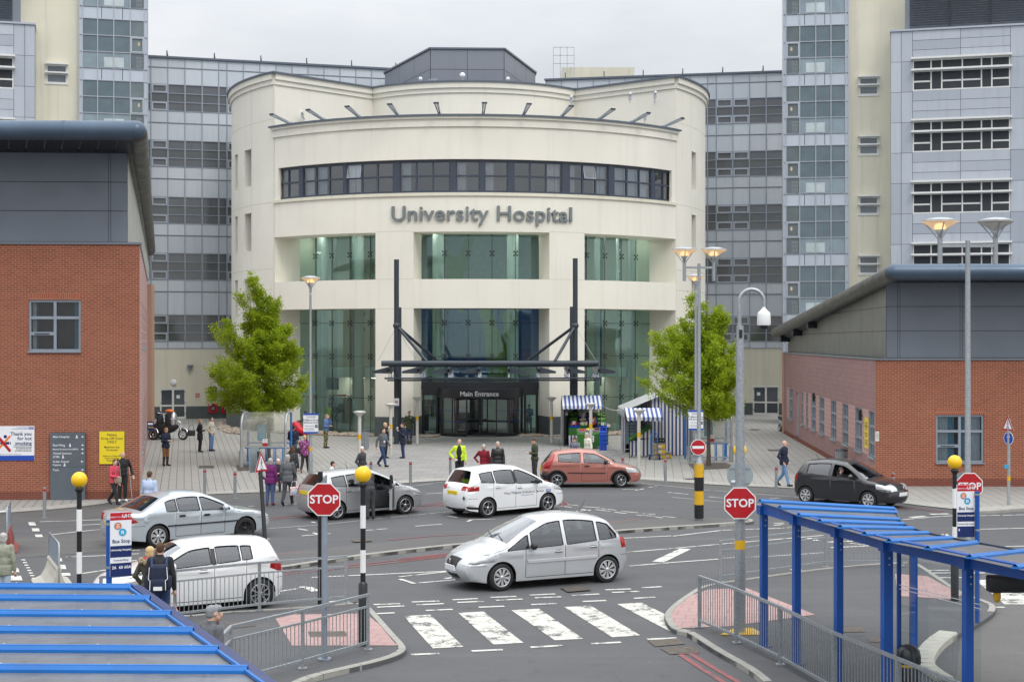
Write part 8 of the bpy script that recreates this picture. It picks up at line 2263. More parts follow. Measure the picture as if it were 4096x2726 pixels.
m=MB();m.add([(5.75,72.4,.95),(6.85,72.4,.95),(6.85,72.4,.08),(5.75,72.4,.08)],[(3,2,1,0)],'stripe_cloth',False,[(0,0),(1.1,0),(1.1,1),(0,1)]);m.add([(5.75,72.38,.80),(6.85,72.38,1.50),(6.85,74,1.55),(5.75,74,.85)],[(0,1,2,3)],'astro');m.add([(5.75,72.39,.95),(6.85,72.39,.95),(6.85,72.39,1.5),(5.75,72.39,.8)],[(0,1,2,3)],'stripe_cloth',False,[(0,0),(1.1,0),(1.1,1),(0,1)]);m.bar((5.75,72.36,.82),(6.85,72.36,1.52),.06,.10,'astro');m.build('counter',ts)
for x,y in((5.72,71.9),(6.86,72.3),(7.45,73.3),(8.95,73.3)):m=MB();m.cyl((x,y,.02),(x,y,2.2),.022,n=8,mat='frame_black'if x<6 else 'galv_far');m.build('pole',ts)
for x in(5.85,6.78):m=MB();m.cyl((x-.02,72.45,.06),(x+.02,72.45,.06),.06,n=12,mat='rubber');m.build('castor',ts)
m=MB();M_=facing((6.05,74.8,1.05),(1,.1,0));rect(m,M_,-.3,-.55,.3,.55,'pane_frost',0,.02);lines(m,M_,-.22,.22,(.35,.2,.05,-.15,-.3),.05,'ink',.004,4);m.build('menu_board',ts)
m=MB();P_=[Vector((X1,80.8,2.2)).lerp(Vector((xa-.2,75,2.2)),t/8)-Vector((0,0,.12*sin(pi*t/8)))for t in range(9)];m.tube(P_,.012,5,'white_paint');o=m.build('guy_rope');tag(o,'thin white rope strung between the two market stalls','rope')
q=G(2618,1837,.02);o=thing('sack_truck','blue two wheeled sack truck leaning at the tent stall','sack truck',q);m=MB()
for s in(-.16,.16):m.tube([q+Vector((s,.1,.1)),q+Vector((s,.22,1.15)),q+Vector((s*.6,.25,1.27)),q+Vector((0,.25,1.3))],.022,8,'rack_blue')
for k in range(5):z=.2+.22*k;m.bar(q+Vector((-.16,.11+.025*k,z)),q+Vector((.16,.11+.025*k,z)),.025,.03,'rack_blue')
m.box(q+Vector((0,-.05,.06)),(.42,.26,.015),'rack_blue');m.build('frame',o)
for s in(-.24,.24):m=MB();m.cyl(q+Vector((s-.035,.05,.125)),q+Vector((s+.035,.05,.125)),.125,n=18,mat='rubber');m.cyl(q+Vector((s-.04,.05,.125)),q+Vector((s+.04,.05,.125)),.055,n=12,mat='white_paint');m.build('wheel',o)
def fruit_box(label,c,w,d,h,mat,grp='fruit boxes by the sack truck'):
 o=thing('fruit_box',label,'box',c,0,grp);m=MB();m.box((0,0,h*.36),(w,d,h*.72),mat);m.box((0,0,h*.86),(w*1.01,d*1.01,h*.27),'box_grey'if mat!='plastic_black'else mat);m.build('carton',o,True)
 m=MB();m.box((-.02,-d/2-.004,h*.36),(.2,.006,h*.36),'white_board');m.build('label_patch',o,True)
c=G(2640,1836,.02)+Vector((0,.25,0))
for k in range(3):fruit_box('yellow and grey fruit box, %s of the stack at the sack truck'%('bottom','middle','top')[k],c+Vector((.02*(k%2),0,.262*k)),.50,.40,.26,'banana_box')
fruit_box('yellow and grey fruit box alone behind the stack at the sack truck',c+Vector((.40,.45,0)),.42,.4,.30,'banana_box');crate('plastic_crate','black open crate lying on top of the yellow fruit boxes',c+Vector((0,0,.787)),.50,.40,.22,'plastic_black')
q=G(668,1757,.012);o=thing('covered_trike','three wheeled motorcycle under a black cover by the pink side wall','trike',q,R(-18))
def bwheel(o,c,r,t,spk,name='wheel',rz=0.0):
 M3=Matrix.Rotation(rz,3,'Z')@Matrix.Rotation(R(90),3,'X');m=MB();m.lathe(c,[(r*.72,-t),(r,-t*.6),(r,t*.6),(r*.72,t)],24,'rubber',M3);w_=m.build(name,o,True);m=MB();m.lathe(c,[(r*.74,-t*.8),(r*.66,-t),(r*.66,t),(r*.74,t*.8)],24,'chrome',M3)
 for k in range(spk):a=2*pi*k/spk;m.bar(Vector(c)+M3@Vector((r*.1*cos(a),r*.1*sin(a),0)),Vector(c)+M3@Vector((r*.68*cos(a),r*.68*sin(a),0)),.05,.03,'chrome')
 m.lathe(c,[(.001,-t*1.1),(r*.16,-t),(r*.16,t),(.001,t*1.1)],12,'chrome',M3);m.build('rim',w_,True)
for y in(-.42,.42):bwheel(o,(-.62,y,.31),.31,.11,5)
bwheel(o,(1.05,0,.31),.31,.06,6)
m=MB();m.tube([(-.95,0,.45),(-.5,0,.62),(.0,0,.60),(.45,0,.72),(.75,0,.80)],[.30,.42,.30,.24,.08],14,'plastic_black');m.ball((-.45,0,1.0),.34,'cloth_black',14,(.55,.9,1.3));m.ball((.15,.0,1.05),.38,'cloth_black',14,(.62,.7,1.55));m.build('black_cover',o,True)
m=MB();m.ball((.42,.05,1.10),.34,'foil',12,(.55,.8,1.5));m.build('silver_sheet',o,True);m=MB();m.ball((-.05,.35,1.62),.22,'orange',12,(1.3,.9,.55));m.ball((-.05,.5,1.2),.16,'orange',10,(.8,.8,1.8));m.build('orange_bag',o,True)
for s in(-.07,.07):m=MB();m.cyl((1.05,s,.31),(.68,s,1.15),.028,n=8,mat='chrome');m.build('fork',o,True)
m=MB();m.tube([(.45,-.38,1.22),(.62,-.2,1.18),(.66,0,1.15),(.62,.2,1.18),(.45,.38,1.22)],.018,8,'chrome');m.build('handlebar',o,True);m=MB();m.ball((.82,0,1.0),.11,'lens_clear',12);m.build('headlight',o,True);m=MB();m.tube([(1.35,0,.40),(1.28,0,.60),(1.05,0,.68),(.82,0,.60)],.05,8,'chrome');m.tube([(-.92,-.42,.4),(-.8,-.42,.6),(-.62,-.42,.67),(-.42,-.42,.6),(-.32,-.42,.4)],.05,8,'chrome');m.build('mudguard',o,True)
q=G(3122,1728,.02);o=thing('scooter','grey scooter half hidden behind the end of the pink block wall','scooter',q+Vector((.35,.3,0)),R(-70))
bwheel(o,(.55,0,.24),.24,.06,5);bwheel(o,(-.6,0,.24),.24,.07,5);m=MB();m.tube([(.5,0,.45),(.42,0,.95),(.35,0,1.05)],[.16,.12,.06],10,'frame_grey');m.tube([(.4,0,.32),(0,0,.30),(-.2,0,.45),(-.75,0,.72)],[.12,.14,.2,.12],10,'frame_grey');m.build('fairing',o,True);m=MB();m.tube([(-.1,0,.80),(-.75,0,.88)],[.14,.10],10,'plastic_black');m.build('saddle',o,True);m=MB();m.tube([(.32,-.32,1.1),(.36,0,1.05),(.32,.32,1.1)],.02,8,'plastic_black');m.build('handlebar',o,True)
q=G(598,1735,.02);o=thing('motorcycle','dark motorcycle partly hidden at the far end of the pink side wall','motorcycle',q+Vector((-.1,3.5,0)),R(-60))
bwheel(o,(.7,0,.3),.3,.06,6);bwheel(o,(-.7,0,.3),.3,.08,6);m=MB();m.tube([(.6,0,.7),(.2,0,.85),(-.2,0,.75),(-.8,0,.85)],[.1,.2,.16,.1],10,'cloth_navy');m.box((0,0,.45),(.6,.25,.4),'plastic_black',bev=.05);m.tube([(.7,0,.3),(.5,0,1.1)],.04,8,'chrome');m.tube([(.4,-.35,1.15),(.5,0,1.08),(.4,.35,1.15)],.02,8,'chrome');m.ball((-.6,.0,1.05),.2,'plastic_black',10);m.build('frame',o,True)
def chair(o,mat='frame_black',wheels=False):
 m=MB();
 for x in(-.22,.22):
  m.tube([(x,-.24,0),(x,-.22,.48),(x,.22,.48),(x,.26,.95)],.013,6,mat);m.tube([(x,.25,0),(x,.2,.48)],.013,6,mat);m.tube([(x,-.22,.66),(x,.24,.68)],.016,6,mat)
 m.build('frame',o,True);m=MB();m.box((0,0,.48),(.44,.44,.04),'cloth_black',bev=.015);m.build('seat',o,True);m=MB();m.box((0,.25,.74),(.44,.035,.42),'cloth_black',bev=.015);m.build('backrest',o,True)
 if wheels:
  for x in(-.29,.29):
   m=MB();ring=[(x,.15+.30*cos(2*pi*k/24),.30+.30*sin(2*pi*k/24))for k in range(24)];m.tube(ring,.016,6,'rubber',closed=True)
   for k in range(0,24,3):m.bar((x,.15,.30),ring[k],.005,.005,'chrome')
   m.build('wheel',o,True);m=MB();m.cyl((x-.02,-.38,.09),(x+.02,-.38,.09),.09,n=12,mat='rubber');m.build('front_wheel',o,True);m=MB();m.tube([(x*.8,.25,.9),(x*.8,.42,.96)],.015,6,'plastic_black');m.build('push_handle',o,True)
def remesh(mb,vox,name,parent,mat,smooth_it=4):
 t=mb.build('tmp',None);md=t.modifiers.new('r','REMESH');md.mode='VOXEL';md.voxel_size=vox
 sm=t.modifiers.new('s','SMOOTH');sm.factor=.5;sm.iterations=smooth_it
 dg=bpy.context.evaluated_depsgraph_get();dg.update()
 me=bpy.data.meshes.new_from_object(t.evaluated_get(dg));me.name=name;me.materials.clear();me.materials.append(MAT(mat))
 me.polygons.foreach_set('use_smooth',[True]*len(me.polygons));me.polygons.foreach_set('material_index',[0]*len(me.polygons))
 bpy.data.objects.remove(t);o=bpy.data.objects.new(name,me);link(o,parent);return o
ARMS=dict(down=((.035,.01,-.165),(.045,-.03,-.315)),pocket=((.075,.045,-.155),(.03,-.05,-.275)),front=((.03,-.01,-.165),(-.055,-.14,-.15)),ear=((.06,-.09,-.085),(-.02,-.055,.075)),cup=((.04,-.01,-.165),(-.01,-.14,-.04)),hip=((.13,.03,-.14),(.03,-.03,-.25)),back=((.06,.08,-.15),(-.03,.085,-.25)),reach=((.04,-.12,-.10),(.02,-.27,-.12)),swingf=((.03,-.05,-.16),(.03,-.15,-.27)),swingb=((.04,.08,-.15),(.05,.08,-.30)),face=((.05,-.10,-.12),(-.05,-.10,.03)),sill=((.07,-.06,-.12),(.10,-.10,.03)),crutch=((.07,.06,-.15),(.10,-.04,-.29)),hold=((.04,-.03,-.165),(-.02,-.17,-.18)))
def person(label,pos,face,h,arms,legs,cl,lean=0.0,hair='short',hairc='hair_grey',coat=0.0,skin='skin',tall_boot=None,belly=0.0,headturn=0.0,nod=0.0):
 """arms = (right, left); cl = (jacket, trousers, shoes); face = plan direction looked at"""
 root=thing('person',label,'person',pos,atan2(face[1],face[0])+pi/2)
 sit=legs=='sit';hz=(.275 if sit else.525)*h;U=Vector((0,-sin(lean),cos(lean)));P=Vector((0,0,hz));up=lambda k,x=0,y=0:P+U*(k*h)+Vector((x*h,y*h,0))
 B=MB();J=MB();T=MB();shoes=[]
 def limb(m,pts,rad,n=10):
  m.tube(pts,[r*h for r in rad],n,'skin')
  for p,r in zip(pts,rad):m.ball(p,r*h,'skin',10)
 for m,e in((B,-.012),(J,.012)):
  m.ball(up(.215),h,'skin',16,(.102+e,.066+e,.115));m.ball(up(.10,0,-belly*.4),h,'skin',16,(.088+e+belly*.3,.064+e+belly,.105));m.ball(up(.275),h,'skin',16,(.100+e,.050+e,.045));m.ball(up(.02),h,'skin',16,(.090+e,.068+e,.07))
 limb(J,[up(.30),up(.335)],(.045,.036));limb(B,[up(.28),up(.38)],(.034,.030))
 if coat:
  for s in(-1,1):J.tube([up(.04,s*.03),P+Vector((s*.035*h,0,-coat*h))],[.080*h,.078*h],14,'skin')
  J.ball(P+Vector((0,0,-.02*h)),h,'skin',14,(.105,.082,.08))
 T.ball(P,h,'skin',14,(.092,.068,.07));B.ball(P,h,'skin',12,(.075,.055,.06))
 Rt=Matrix.Rotation(lean,3,'X')
 for i,s in enumerate((-1,1)):
  S=up(.285,s*.098);e_,w_=ARMS[arms[i]];E=S+(Rt@Vector((s*e_[0],e_[1],e_[2])))*h;Wr=S+(Rt@Vector((s*w_[0],w_[1],w_[2])))*h
  limb(B,[S,E,Wr],(.022,.019,.014));limb(J,[S,S.lerp(E,.5),E,E.lerp(Wr,.92)],(.042,.037,.033,.026))
  d=(Wr-E).normalized();sd=d.cross(Vector((0,1,0)))if abs(d.y)<.8 else d.cross(Vector((0,0,1)));sd=sd.normalized();nn=d.cross(sd);pc=Wr+d*.03*h
  B.tube([Wr-d*.01*h,pc+d*.022*h],[.014*h,.021*h],8,'skin');B.ball(pc,.022*h,'skin',8)
  for k,(o_,L_)in enumerate(((-.75,.042),(-.25,.050),(.25,.048),(.75,.038))):
   b=pc+d*.018*h+sd*o_*.019*h;c=b+d*L_*.55*h+nn*.004*h;B.tube([b,c,c+(d*.8+nn*.6)*L_*.45*h],[.0062*h,.0058*h,.005*h],6,'skin')
  b=pc+sd*.017*h*-s;c=b+(sd*-s+d*.9).normalized()*.026*h;B.tube([b,c,c+(d+nn*.3)*.018*h],[.0072*h,.0065*h,.0055*h],6,'skin')
  hx=s*.048*h
  hip=P+Vector((hx,0,-.01*h))
  if sit:K=Vector((s*.06*h,-.235*h,.285*h));A=Vector((s*.065*h,-.245*h,.045*h));fd=Vector((0,-1,0))
  elif legs=='walk':K,A,fd=((Vector((hx,-.085*h,.29*h)),Vector((hx,-.145*h,.05*h)),Vector((0,-1,.15)))if s<0 else(Vector((hx,.035*h,.275*h)),Vector((hx,.185*h,.085*h)),Vector((0,-.85,-.5))))
  else:K=Vector((hx*1.1,-.008*h,.28*h));A=Vector((hx*1.2,.015*h,.045*h));fd=Vector((s*.25,-1,0))
  fd.normalize();limb(B,[hip,K,A],(.036,.028,.019));limb(T,[hip,hip.lerp(K,.5),K,K.lerp(A,.5),A+Vector((0,0,.012*h))],(.057,.051,.041,.037,.031));B.tube([A,A+fd*.08*h+Vector((0,0,-.025*h))],[.018*h,.012*h],8,'skin')
  sh=MB();sh.tube([A-fd*.035*h+Vector((0,0,-.012*h)),A+Vector((0,0,-.012*h)),A+fd*.055*h+Vector((0,0,-.024*h)),A+fd*.105*h+Vector((0,0,-.028*h))],[.022*h,.028*h,.024*h,.016*h],10,'skin')
  if tall_boot:limb(sh,[A,A.lerp(K,.82)],(.030,.041))
  shoes.append(sh)
 hc=up(.405,0,-.012)+Vector((0,-nod*.03*h,-nod*.02*h));HT=Matrix.Rotation(headturn,3,'Z')@Matrix.Rotation(nod,3,'X');q=lambda x,y,z:hc+HT@Vector((x*h,y*h,z*h))
 B.ball(q(0,.006,.012),h,'skin',16,(.044,.054,.054));B.ball(q(0,-.012,-.022),h,'skin',14,(.037,.042,.046));B.ball(q(0,-.03,-.052),h,'skin',10,(.02,.018,.014));B.tube([q(0,-.048,.012),q(0,-.062,-.014)],[.006*h,.0105*h],8,'skin');B.tube([q(0,.0,-.03),up(.33)],[.03*h,.03*h],10,'skin')
 for s in(-1,1):B.ball(q(s*.045,.004,-.004),h,'skin',8,(.007,.013,.018))
 vx=.0115 if h>.5 else.02
 remesh(B,vx,'body',root,skin,2);remesh(J,.015,'jacket',root,cl[0],3);remesh(T,.015,'trousers',root,cl[1],3)
 for sh in shoes:remesh(sh,.012,'shoe',root,cl[2],2)
 for s in(-1,1):m=MB();m.ball(q(s*.017,-.0505,.012),.0058*h,'ink',8,(1.3,.5,.8));m.build('eye',root,True)
 if hair!='bald':
  Hm=MB()
  if hair in('short','cap','beanie'):Hm.ball(q(0,.012,.024),h,'skin',16,(.0475,.053,.049));Hm.ball(q(0,.028,.0),h,'skin',14,(.042,.034,.042))
  elif hair=='bob':Hm.ball(q(0,.012,.022),h,'skin',16,(.052,.056,.052));Hm.ball(q(0,.026,-.018),h,'skin',14,(.052,.036,.058))
  else:Hm.ball(q(0,.012,.022),h,'skin',16,(.051,.056,.052));Hm.ball(q(0,.03,-.03),h,'skin',14,(.055,.034,.07));Hm.ball(q(0,.035,-.075),h,'skin',12,(.048,.028,.05))
  if hair=='cap':Hm.tube([q(0,-.03,.04),q(0,-.085,.030)],[.036*h,.026*h],10,'skin')
  remesh(Hm,.013,'cap'if hair in('cap','beanie')else 'hair',root,hairc,2)
 return root
def held(name,label,cat,c):return thing(name,label,cat,c)
def handbag(label,c,mat,w=.30,h=.24,d=.12,strap=.28,rz=0.0):
 o=thing('handbag',label,'bag',c,rz);m=MB();m.box((0,0,0),(w,d,h),mat,bev=.03);m.build('bag_body',o,True);m=MB();m.tube([(-w*.4,0,h*.45),(-w*.25,0,h*.45+strap*.8),(0,0,h*.45+strap),(w*.25,0,h*.45+strap*.8),(w*.4,0,h*.45)],.012,6,mat);m.build('strap',o,True);return o
g=lambda x,y:G(x,y,.012)
RT,LT,AW,TO=(1,-.15),(-1,-.1),(.1,1),(0,-1)
BK=('cloth_black','cloth_black','shoe')
p=g(455,2017);person('woman in a bright pink jacket walking past the yellow notice',p,(1,-.5),1.58,('hold','down'),'walk',('cloth_pink','cloth_black','shoe'),.06,'short','hair_brown',.05,'skin_pink')
handbag('beige shoulder bag carried by the woman in pink',p+Vector((.20,-.20,.88)),'bag_tan',.26,.24,.1,.55,R(-20))
p=g(480,2006)+Vector((.05,.15,0));person('man in a black jacket on crutches behind the woman in pink',p,(.4,-1),1.78,('crutch','crutch'),'stand',('cloth_black','cloth_black','cloth_white'),.05,'bald')
for s,lab in((-1,'left'),(1,'right')):
 c=p+Vector((s*.38,-.12,0));o=thing('crutch','grey crutch held at the %s of the man in black jacket'%lab,'crutch',c);m=MB();m.tube([c,c+Vector((-s*.10,.02,.98)),c+Vector((-s*.13,.05,1.22))],.014,8,'galv_far');m.cyl(c,c+Vector((0,0,.05)),.022,n=8,mat='rubber');m.bar(c+Vector((-s*.10,-.08,.95)),c+Vector((-s*.10,.05,.95)),.03,.03,'plastic_black');m.build('shaft',o)
p=gx(596,44.4);person('man in a light blue shirt seen from behind, beyond the silver saloon',p,(.3,1),1.78,('down','hold'),'stand',('cloth_light','cloth_navy','shoe'),.05,'short','hair_brown')
o=thing('cardboard_box','small open brown box held by the man in light blue shirt','box',p+Vector((.38,.22,1.0)));m=MB();m.box((0,0,0),(.34,.26,.16),'wood');m.build('carton',o,True);m=MB();m.box((.02,-.02,.09),(.24,.16,.04),'white_board');m.build('papers',o,True)
p=g(663,1862);person('woman in navy jacket, brown trousers and tall black boots, looking at her phone',p,(.75,-.65),1.75,('front','front'),'stand',('cloth_navy','cloth_brown','shoe'),0,'bob','hair_fair',.05,tall_boot=True,nod=.35)
p=g(800,1807);person('blond woman in long black coat beside the man in beige',p,(.9,.45),1.69,('front','pocket'),'stand',BK,0,'bob','hair_fair',.16);handbag('dark grey shopping bag on the arm of the woman in black coat',p+Vector((-.42,-.1,.98)),'cloth_charcoal',.38,.30,.16,.30)
person('man in beige jacket, jeans and black cap on the left plaza',g(845,1803),(.8,-.25),1.77,('pocket','pocket'),'stand',('cloth_beige','denim','shoe'),0,'beanie','cap_black')
person('man in navy jumper seen from behind, before the left glazing',gx(1173,68.7),(-.1,1),1.76,('front','front'),'stand',('cloth_navy','cloth_grey','shoe'),0,'short','hair_dark')
p=g(1219,1889);person('woman in purple patterned top and black trousers walking to the entrance',p,(.15,1),1.63,('down','down'),'walk',('print_purple','cloth_black','shoe_tan'),0,'short','hair_blond',.06);handbag('black shoulder bag of the woman in purple pattern',p+Vector((-.30,0,.95)),'leather',.22,.26,.1,.3)
person('brown haired woman in dark brown coat behind the man in grey jacket',gx(1169,56.6),(.2,.9),1.66,('down','ear'),'stand',('cloth_charcoal','cloth_charcoal','shoe'),0,'long','hair_brown',.12)
person('white haired woman in purple fleece walking away near the pedestrian sign',g(1080,2020),(.1,1),1.64,('down','hip'),'stand',('cloth_purple','denim_mid','shoe_red'),.05,'short','hair_grey',.07)
p=gx(1112,56.3);o=thing('wheelchair','black folding wheelchair carrying the white haired woman','wheelchair',p,R(5));chair(o,'frame_black',True)
person('white haired woman sitting in a wheelchair between two people',p+Vector((0,.05,0)),(.05,-1),1.60,('front','front'),'sit',('cloth_black','cloth_navy','shoe'),0,'short','hair_white')
p=g(1150,2019);person('man in grey and black jacket walking away with a flowered bag',p,(.15,1),1.76,('swingf','down'),'walk',('cloth_grey','cloth_charcoal','shoe'),.03,'short','hair_grey',.06);handbag('flowered shopping bag hanging from the hand of the man in grey',p+Vector((.26,-.15,.50)),'print_bag',.30,.30,.14,.22)
person('man in blue padded jacket and camouflage trousers on his phone',g(1303,1791),(1,-.3),1.80,('front','ear'),'stand',('cloth_blue','camo_print','cloth_navy'),.04,'short','hair_fair',nod=.3)
person('white haired woman in dark anorak behind the yellow beacon globe',gx(1448,56.5),(.9,-.5),1.66,('pocket','pocket'),'stand',('cloth_charcoal','cloth_black','shoe'),0,'short','hair_white',.08)
person('dark haired man in white shirt just visible over the silver hatchback roof',gx(1322,51.3),(.9,.3),1.52,('front','front'),'stand',('cloth_white','cloth_navy','shoe'),.12,'short','hair_dark',skin='skin_pink')
person('man in a dark suit bending into the open car door',gx(1481,47.2),(-.55,.9),1.76,('reach','down'),'stand',('cloth_charcoal','cloth_charcoal','shoe'),.42,'short','hair_grey')
p=g(1530,1866);person('young man in grey jacket with blue lanyard striding right',p,(.85,-.6),1.76,('swingb','swingf'),'walk',('cloth_grey','denim_dark','shoe'),.05,'short','hair_dark')
o=thing('lanyard','blue lanyard with white card on the striding young man','lanyard',p+Vector((.10,-.10,1.2)));m=MB();m.tube([(-.07,.0,.24),(-.01,-.02,0),(.07,.03,.24)],.012,5,'cyan');m.box((-.0,-.03,-.05),(.06,.01,.09),'white_board');m.build('strap',o,True)
def cup(label,c):o=thing('paper_cup',label,'cup',c);m=MB();m.lathe((0,0,0),[(.001,0),(.032,0),(.044,.13),(.046,.135),(.046,.15),(.001,.155)],12,'white_board');m.build('cup_body',o,True)
p=g(1540,1832);person('blond woman in black jacket drinking from a cup by a post light',p,(.8,-.4),1.74,('cup','down'),'stand',('cloth_black','cloth_black','shoe'),0,'short','hair_blond',.06);cup('white paper cup held by the blond woman in black',p+Vector((.20,-.10,1.40)))
p=g(1612,1832);person('woman in navy coat holding a paper cup beside the left mast',p,(-.95,-.25),1.72,('down','cup'),'stand',('cloth_navy','denim_dark','cloth_navy'),0,'short','cloth_maroon',.14);cup('white paper cup held by the woman in navy coat',p+Vector((-.27,-.02,1.36)));handbag('black handbag hanging behind the woman in navy coat',p+Vector((.30,.0,.80)),'leather',.26,.24,.12,.35)
person('man in dark green coat and black beanie by the left pillar',g(1637,1770),(-.1,-1),1.78,('pocket','cup'),'stand',('cloth_green','denim_dark','shoe_tan'),0,'beanie','cap_black',.10)
p=gx(1838,59.0);r_=person('man in open yellow high visibility jacket over black clothes',p,(-.1,-1),1.78,('hip','down'),'stand',('cloth_hivis','cloth_black','shoe'),0,'bald',belly=.02)
m=MB();m.ball((.0,-.075,1.18),1,'cloth_black',14,(.122,.125,.36));m.build('black_shirt',r_,True);m=MB();m.box((-.10,-.20,.96),(.09,.01,.07),'white_board');m.build('badge',r_,True)
for s in(-1,1):
 m=MB();m.tube([(s*.15,-.10,1.22),(s*.205,-.02,1.22),(s*.17,.08,1.22)],.018,6,'cloth_white');m.build('reflective_band',r_,True)
person('grey haired woman in dark red duffel coat, hand on hip',gx(1935,58.2),(-.1,-1),1.62,('hip','down'),'stand',('cloth_red','cloth_charcoal','shoe'),0,'bob','hair_grey',.20)
person('bald man in black leather jacket beside the woman in red coat',gx(1991,58.0),(.05,-1),1.75,('down','down'),'stand',('leather','cloth_charcoal','shoe'),0,'short','hair_grey',.05)
p=gx(2139,59.6);person('young man in green bomber jacket reading his phone',p,(-.95,-.3),1.78,('front','front'),'stand',('cloth_green','cloth_charcoal','shoe'),0,'short','hair_brown',.02,nod=.45)
person('woman in navy patterned top behind the copper hatchback, reading her phone',gx(2300,62.8),(-.3,-1),1.62,('front','front'),'stand',('print_navy','cloth_navy','shoe'),0,'bob','hair_brown',.08,nod=.4)
person('man in cream jumper beside the fruit stall counter',gx(2353,63.6),(-.7,-.4),1.76,('down','down'),'stand',('cloth_cream','cloth_grey','shoe'),.06,'short','hair_grey',nod=.3)
person('man in navy jacket and blue jeans walking on the right plaza',g(3135,1944),(.75,-.6),1.80,('pocket','pocket'),'walk',('cloth_navy','denim','shoe'),.03,'bald','hair_grey',.05)
p=gx(641,28.05,PZ);r_=person('man in black top with a navy backpack at the near left shelter',p,(-.15,1),1.80,('down','down'),'stand',('cloth_black','denim_dark','shoe'),0,'short','hair_brown')
c=p+Vector((.03,-.26,1.16));o=thing('backpack','navy backpack with pale piping on the man in black','backpack',c,R(8));m=MB();m.box((0,0,0),(.36,.20,.52),'cloth_navy',bev=.07);m.box((0,-.10,-.12),(.30,.12,.24),'cloth_navy',bev=.05);bo=m.build('pack_body',o,True)
for s in(-1,1):m=MB();m.box((s*.19,-.02,-.08),(.10,.18,.26),'cloth_navy',bev=.04);m.build('side_pocket',o,True);m=MB();m.tube([(s*.13,.10,.18),(s*.14,.16,.36),(s*.13,.30,.34)],.026,8,'denim_dark');m.build('strap',o,True);m=MB();m.tube([(s*.16,-.105,.22),(s*.175,-.115,0),(s*.14,-.165,-.02),(s*.145,-.17,-.20)],.007,5,'cloth_white');m.build('piping',bo,True)
m=MB();m.box((0,-.165,-.17),(.16,.01,.07),'white_board');m.build('pale_patch',bo,True)
r_=person('blond woman in khaki parka with fur hood beside the man with backpack',gx(600,28.5,PZ),(.3,.9),1.66,('down','pocket'),'stand',('cloth_olive','cloth_charcoal','shoe'),0,'bob','hair_blond',.16)
m=MB();rg=random.Random(8)
for k in range(60):a=k*.105;m.ball((.16*cos(a)+rg.gauss(0,.012),.06+.12*sin(a),1.37+rg.gauss(0,.02)),.04,'fur',6)
m.build('fur_hood',r_,True);m=MB();m.tube([(-.09,-.06,1.41),(0,-.1,1.40),(.09,-.05,1.41),(.06,.06,1.43),(-.06,.06,1.43),(-.09,-.06,1.41)],.03,8,'cloth_pink');m.build('scarf',r_,True)
handbag('flowered bag beside the railing by the man with backpack',gx(688,28.2,.42),'print_bag',.24,.30,.12,.15)
person('man in grey cap and grey shirt, hand to his face, at the near railing',gx(845,21.6,PZ),(.6,.7),1.76,('down','face'),'stand',('cloth_grey','denim_dark','shoe'),0,'cap','cap_grey')
person('old woman in sage green jacket and pale trousers at the left edge',gx(12,31.5,.0),(-.1,1),1.62,('down','down'),'stand',('cloth_sage','cloth_pale','shoe'),.04,'bob','hair_grey',.08)
t=dth(1318,RG-.9);person('medic in green with yellow high visibility tabard inside the left glazing',dp(t,RG-.9,.04),(.5,.8),1.75,('front','front'),'stand',('cloth_hivis','cloth_teal','shoe'),0,'short','hair_brown')
t=dth(1342,RG-1.1);person('man in dark clothes beside the medic inside the left glazing',dp(t,RG-1.1,.04),(.3,-.9),1.80,('down','front'),'stand',('cloth_black','cloth_black','shoe'),0,'short','hair_dark')
t=dth(2118,RG-.8);person('man in light blue shirt standing inside right of the revolving door',dp(t,RG-.9,.04),(-.2,-1),1.78,('front','front'),'stand',('cloth_blue','cloth_navy','shoe'),0,'short','hair_dark')
p=gx(1196,81.5);o=thing('pushchair_wheelchair','reclining wheelchair covered with a red blanket behind the left parking sign','wheelchair',p,R(65));chair(o,'frame_black',True);m=MB();m.tube([(0,-.55,.62),(0,-.1,.72),(0,.22,1.05),(0,.3,1.2)],[.12,.24,.26,.16],12,'flag_red');m.build('red_blanket',o,True)
person('dark haired carer in dark suit pushing the red covered wheelchair',gx(1224,82.0),(-.9,-.2),1.80,('reach','reach'),'stand',('cloth_charcoal','cloth_black','shoe'),.05,'long','hair_dark')
fm_=fox_o.matrix_basis if False else Matrix.Translation(fox_o.location)@Matrix.Rotation(fox_o.rotation_euler.z,4,'Z')
hd=fm_.to_3x3()@Vector((1,0,0));person('driver sitting in the black hatchback with an elbow on the window',fm_@Vector((-.10,-.36,.10)),(hd.x,hd.y),1.66,('sill','reach'),'sit',('cloth_charcoal','cloth_charcoal','shoe'),-.1,'short','hair_grey',skin='skin_pink')
w=bpy.data.worlds.new('World');SC.world=w;w.use_nodes=True
nt=w.node_tree;nt.nodes.clear()
def wn(t,ins=None,**kw):
 x=nt.nodes.new('ShaderNode'+t)
 for k,v in kw.items():setattr(x,k,v)
 for k,v in(ins or{}).items():
  if isinstance(v,bpy.types.NodeSocket):nt.links.new(v,x.inputs[k])
  else:x.inputs[k].default_value=v
 return x
SUN_EL,SUN_AZ=R(46),R(28)
sky=wn('TexSky',sky_type='NISHITA',sun_disc=False,sun_elevation=SUN_EL,sun_rotation=pi-SUN_AZ)
tc=wn('TexCoord')
xyz=wn('SeparateXYZ',{0:tc.outputs['Generated']})
up=wn('Math',{0:xyz.outputs[2],1:0.0},operation='MAXIMUM')
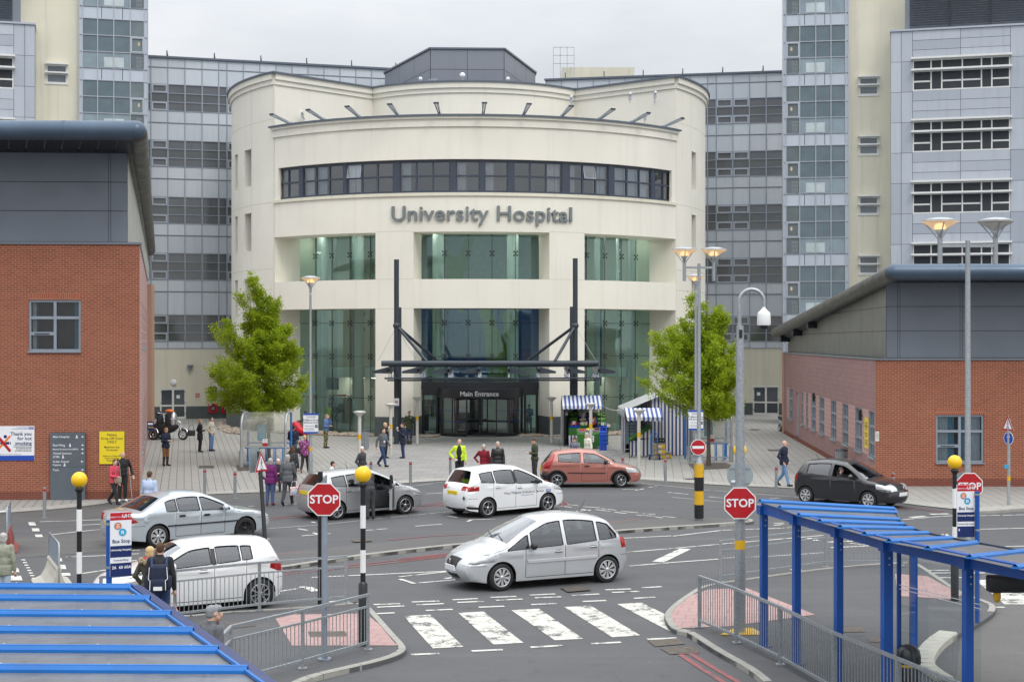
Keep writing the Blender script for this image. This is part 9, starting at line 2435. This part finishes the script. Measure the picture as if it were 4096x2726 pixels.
lum=wn('MapRange',{'Value':up.outputs[0],'From Min':0.16,'From Max':1.0,'To Min':0.90,'To Max':3.3})
nz=wn('TexNoise',{'Vector':wn('Mapping',{'Vector':tc.outputs['Generated'],'Scale':(2.2,2.2,7.0)}).outputs[0],'Scale':1.7,'Detail':7.0,'Roughness':.55})
cl=nt.nodes.new('ShaderNodeValToRGB');nt.links.new(nz.outputs[0],cl.inputs[0])
cl.color_ramp.elements[0].position=.36;cl.color_ramp.elements[0].color=(.765,.80,.845,1)
cl.color_ramp.elements[1].position=.64;cl.color_ramp.elements[1].color=(.965,.975,.99,1)
scale=wn('VectorMath',{0:cl.outputs[0],3:lum.outputs[0]},operation='SCALE')
skyb=wn('VectorMath',{0:sky.outputs[0],3:.085},operation='SCALE')
mixc=nt.nodes.new('ShaderNodeMix');mixc.data_type='RGBA';mixc.inputs[0].default_value=.12
nt.links.new(scale.outputs[0],mixc.inputs[6]);nt.links.new(skyb.outputs[0],mixc.inputs[7])
bg=wn('Background',{'Color':mixc.outputs[2],'Strength':1.0})
nt.links.new(bg.outputs[0],wn('OutputWorld').inputs[0])
sl=bpy.data.lights.new('sun','SUN');sl.energy=.9;sl.angle=R(16);sl.color=(1,.95,.87)
so=bpy.data.objects.new('sun',sl);COL.objects.link(so)
sd=Vector((sin(SUN_AZ)*cos(SUN_EL),-cos(SUN_AZ)*cos(SUN_EL),sin(SUN_EL)))
so.rotation_euler=sd.to_track_quat('Z','Y').to_euler();so.location=(20,-20,60)
cam=bpy.data.cameras.new('camera');co=bpy.data.objects.new('camera',cam);COL.objects.link(co)
cam.sensor_width=36.0;cam.lens=F/4096*36.0;cam.clip_end=3000;cam.clip_start=.1
co.location=(0,0,H);co.rotation_euler=(R(90),0,0)
SC.camera=co
cam.dof.use_dof=False
SC.view_settings.view_transform='Standard';SC.view_settings.look='None'
SC.view_settings.exposure=0.0;SC.view_settings.gamma=1.0
SC.cycles.max_bounces=8;SC.cycles.transparent_max_bounces=16;SC.cycles.diffuse_bounces=4
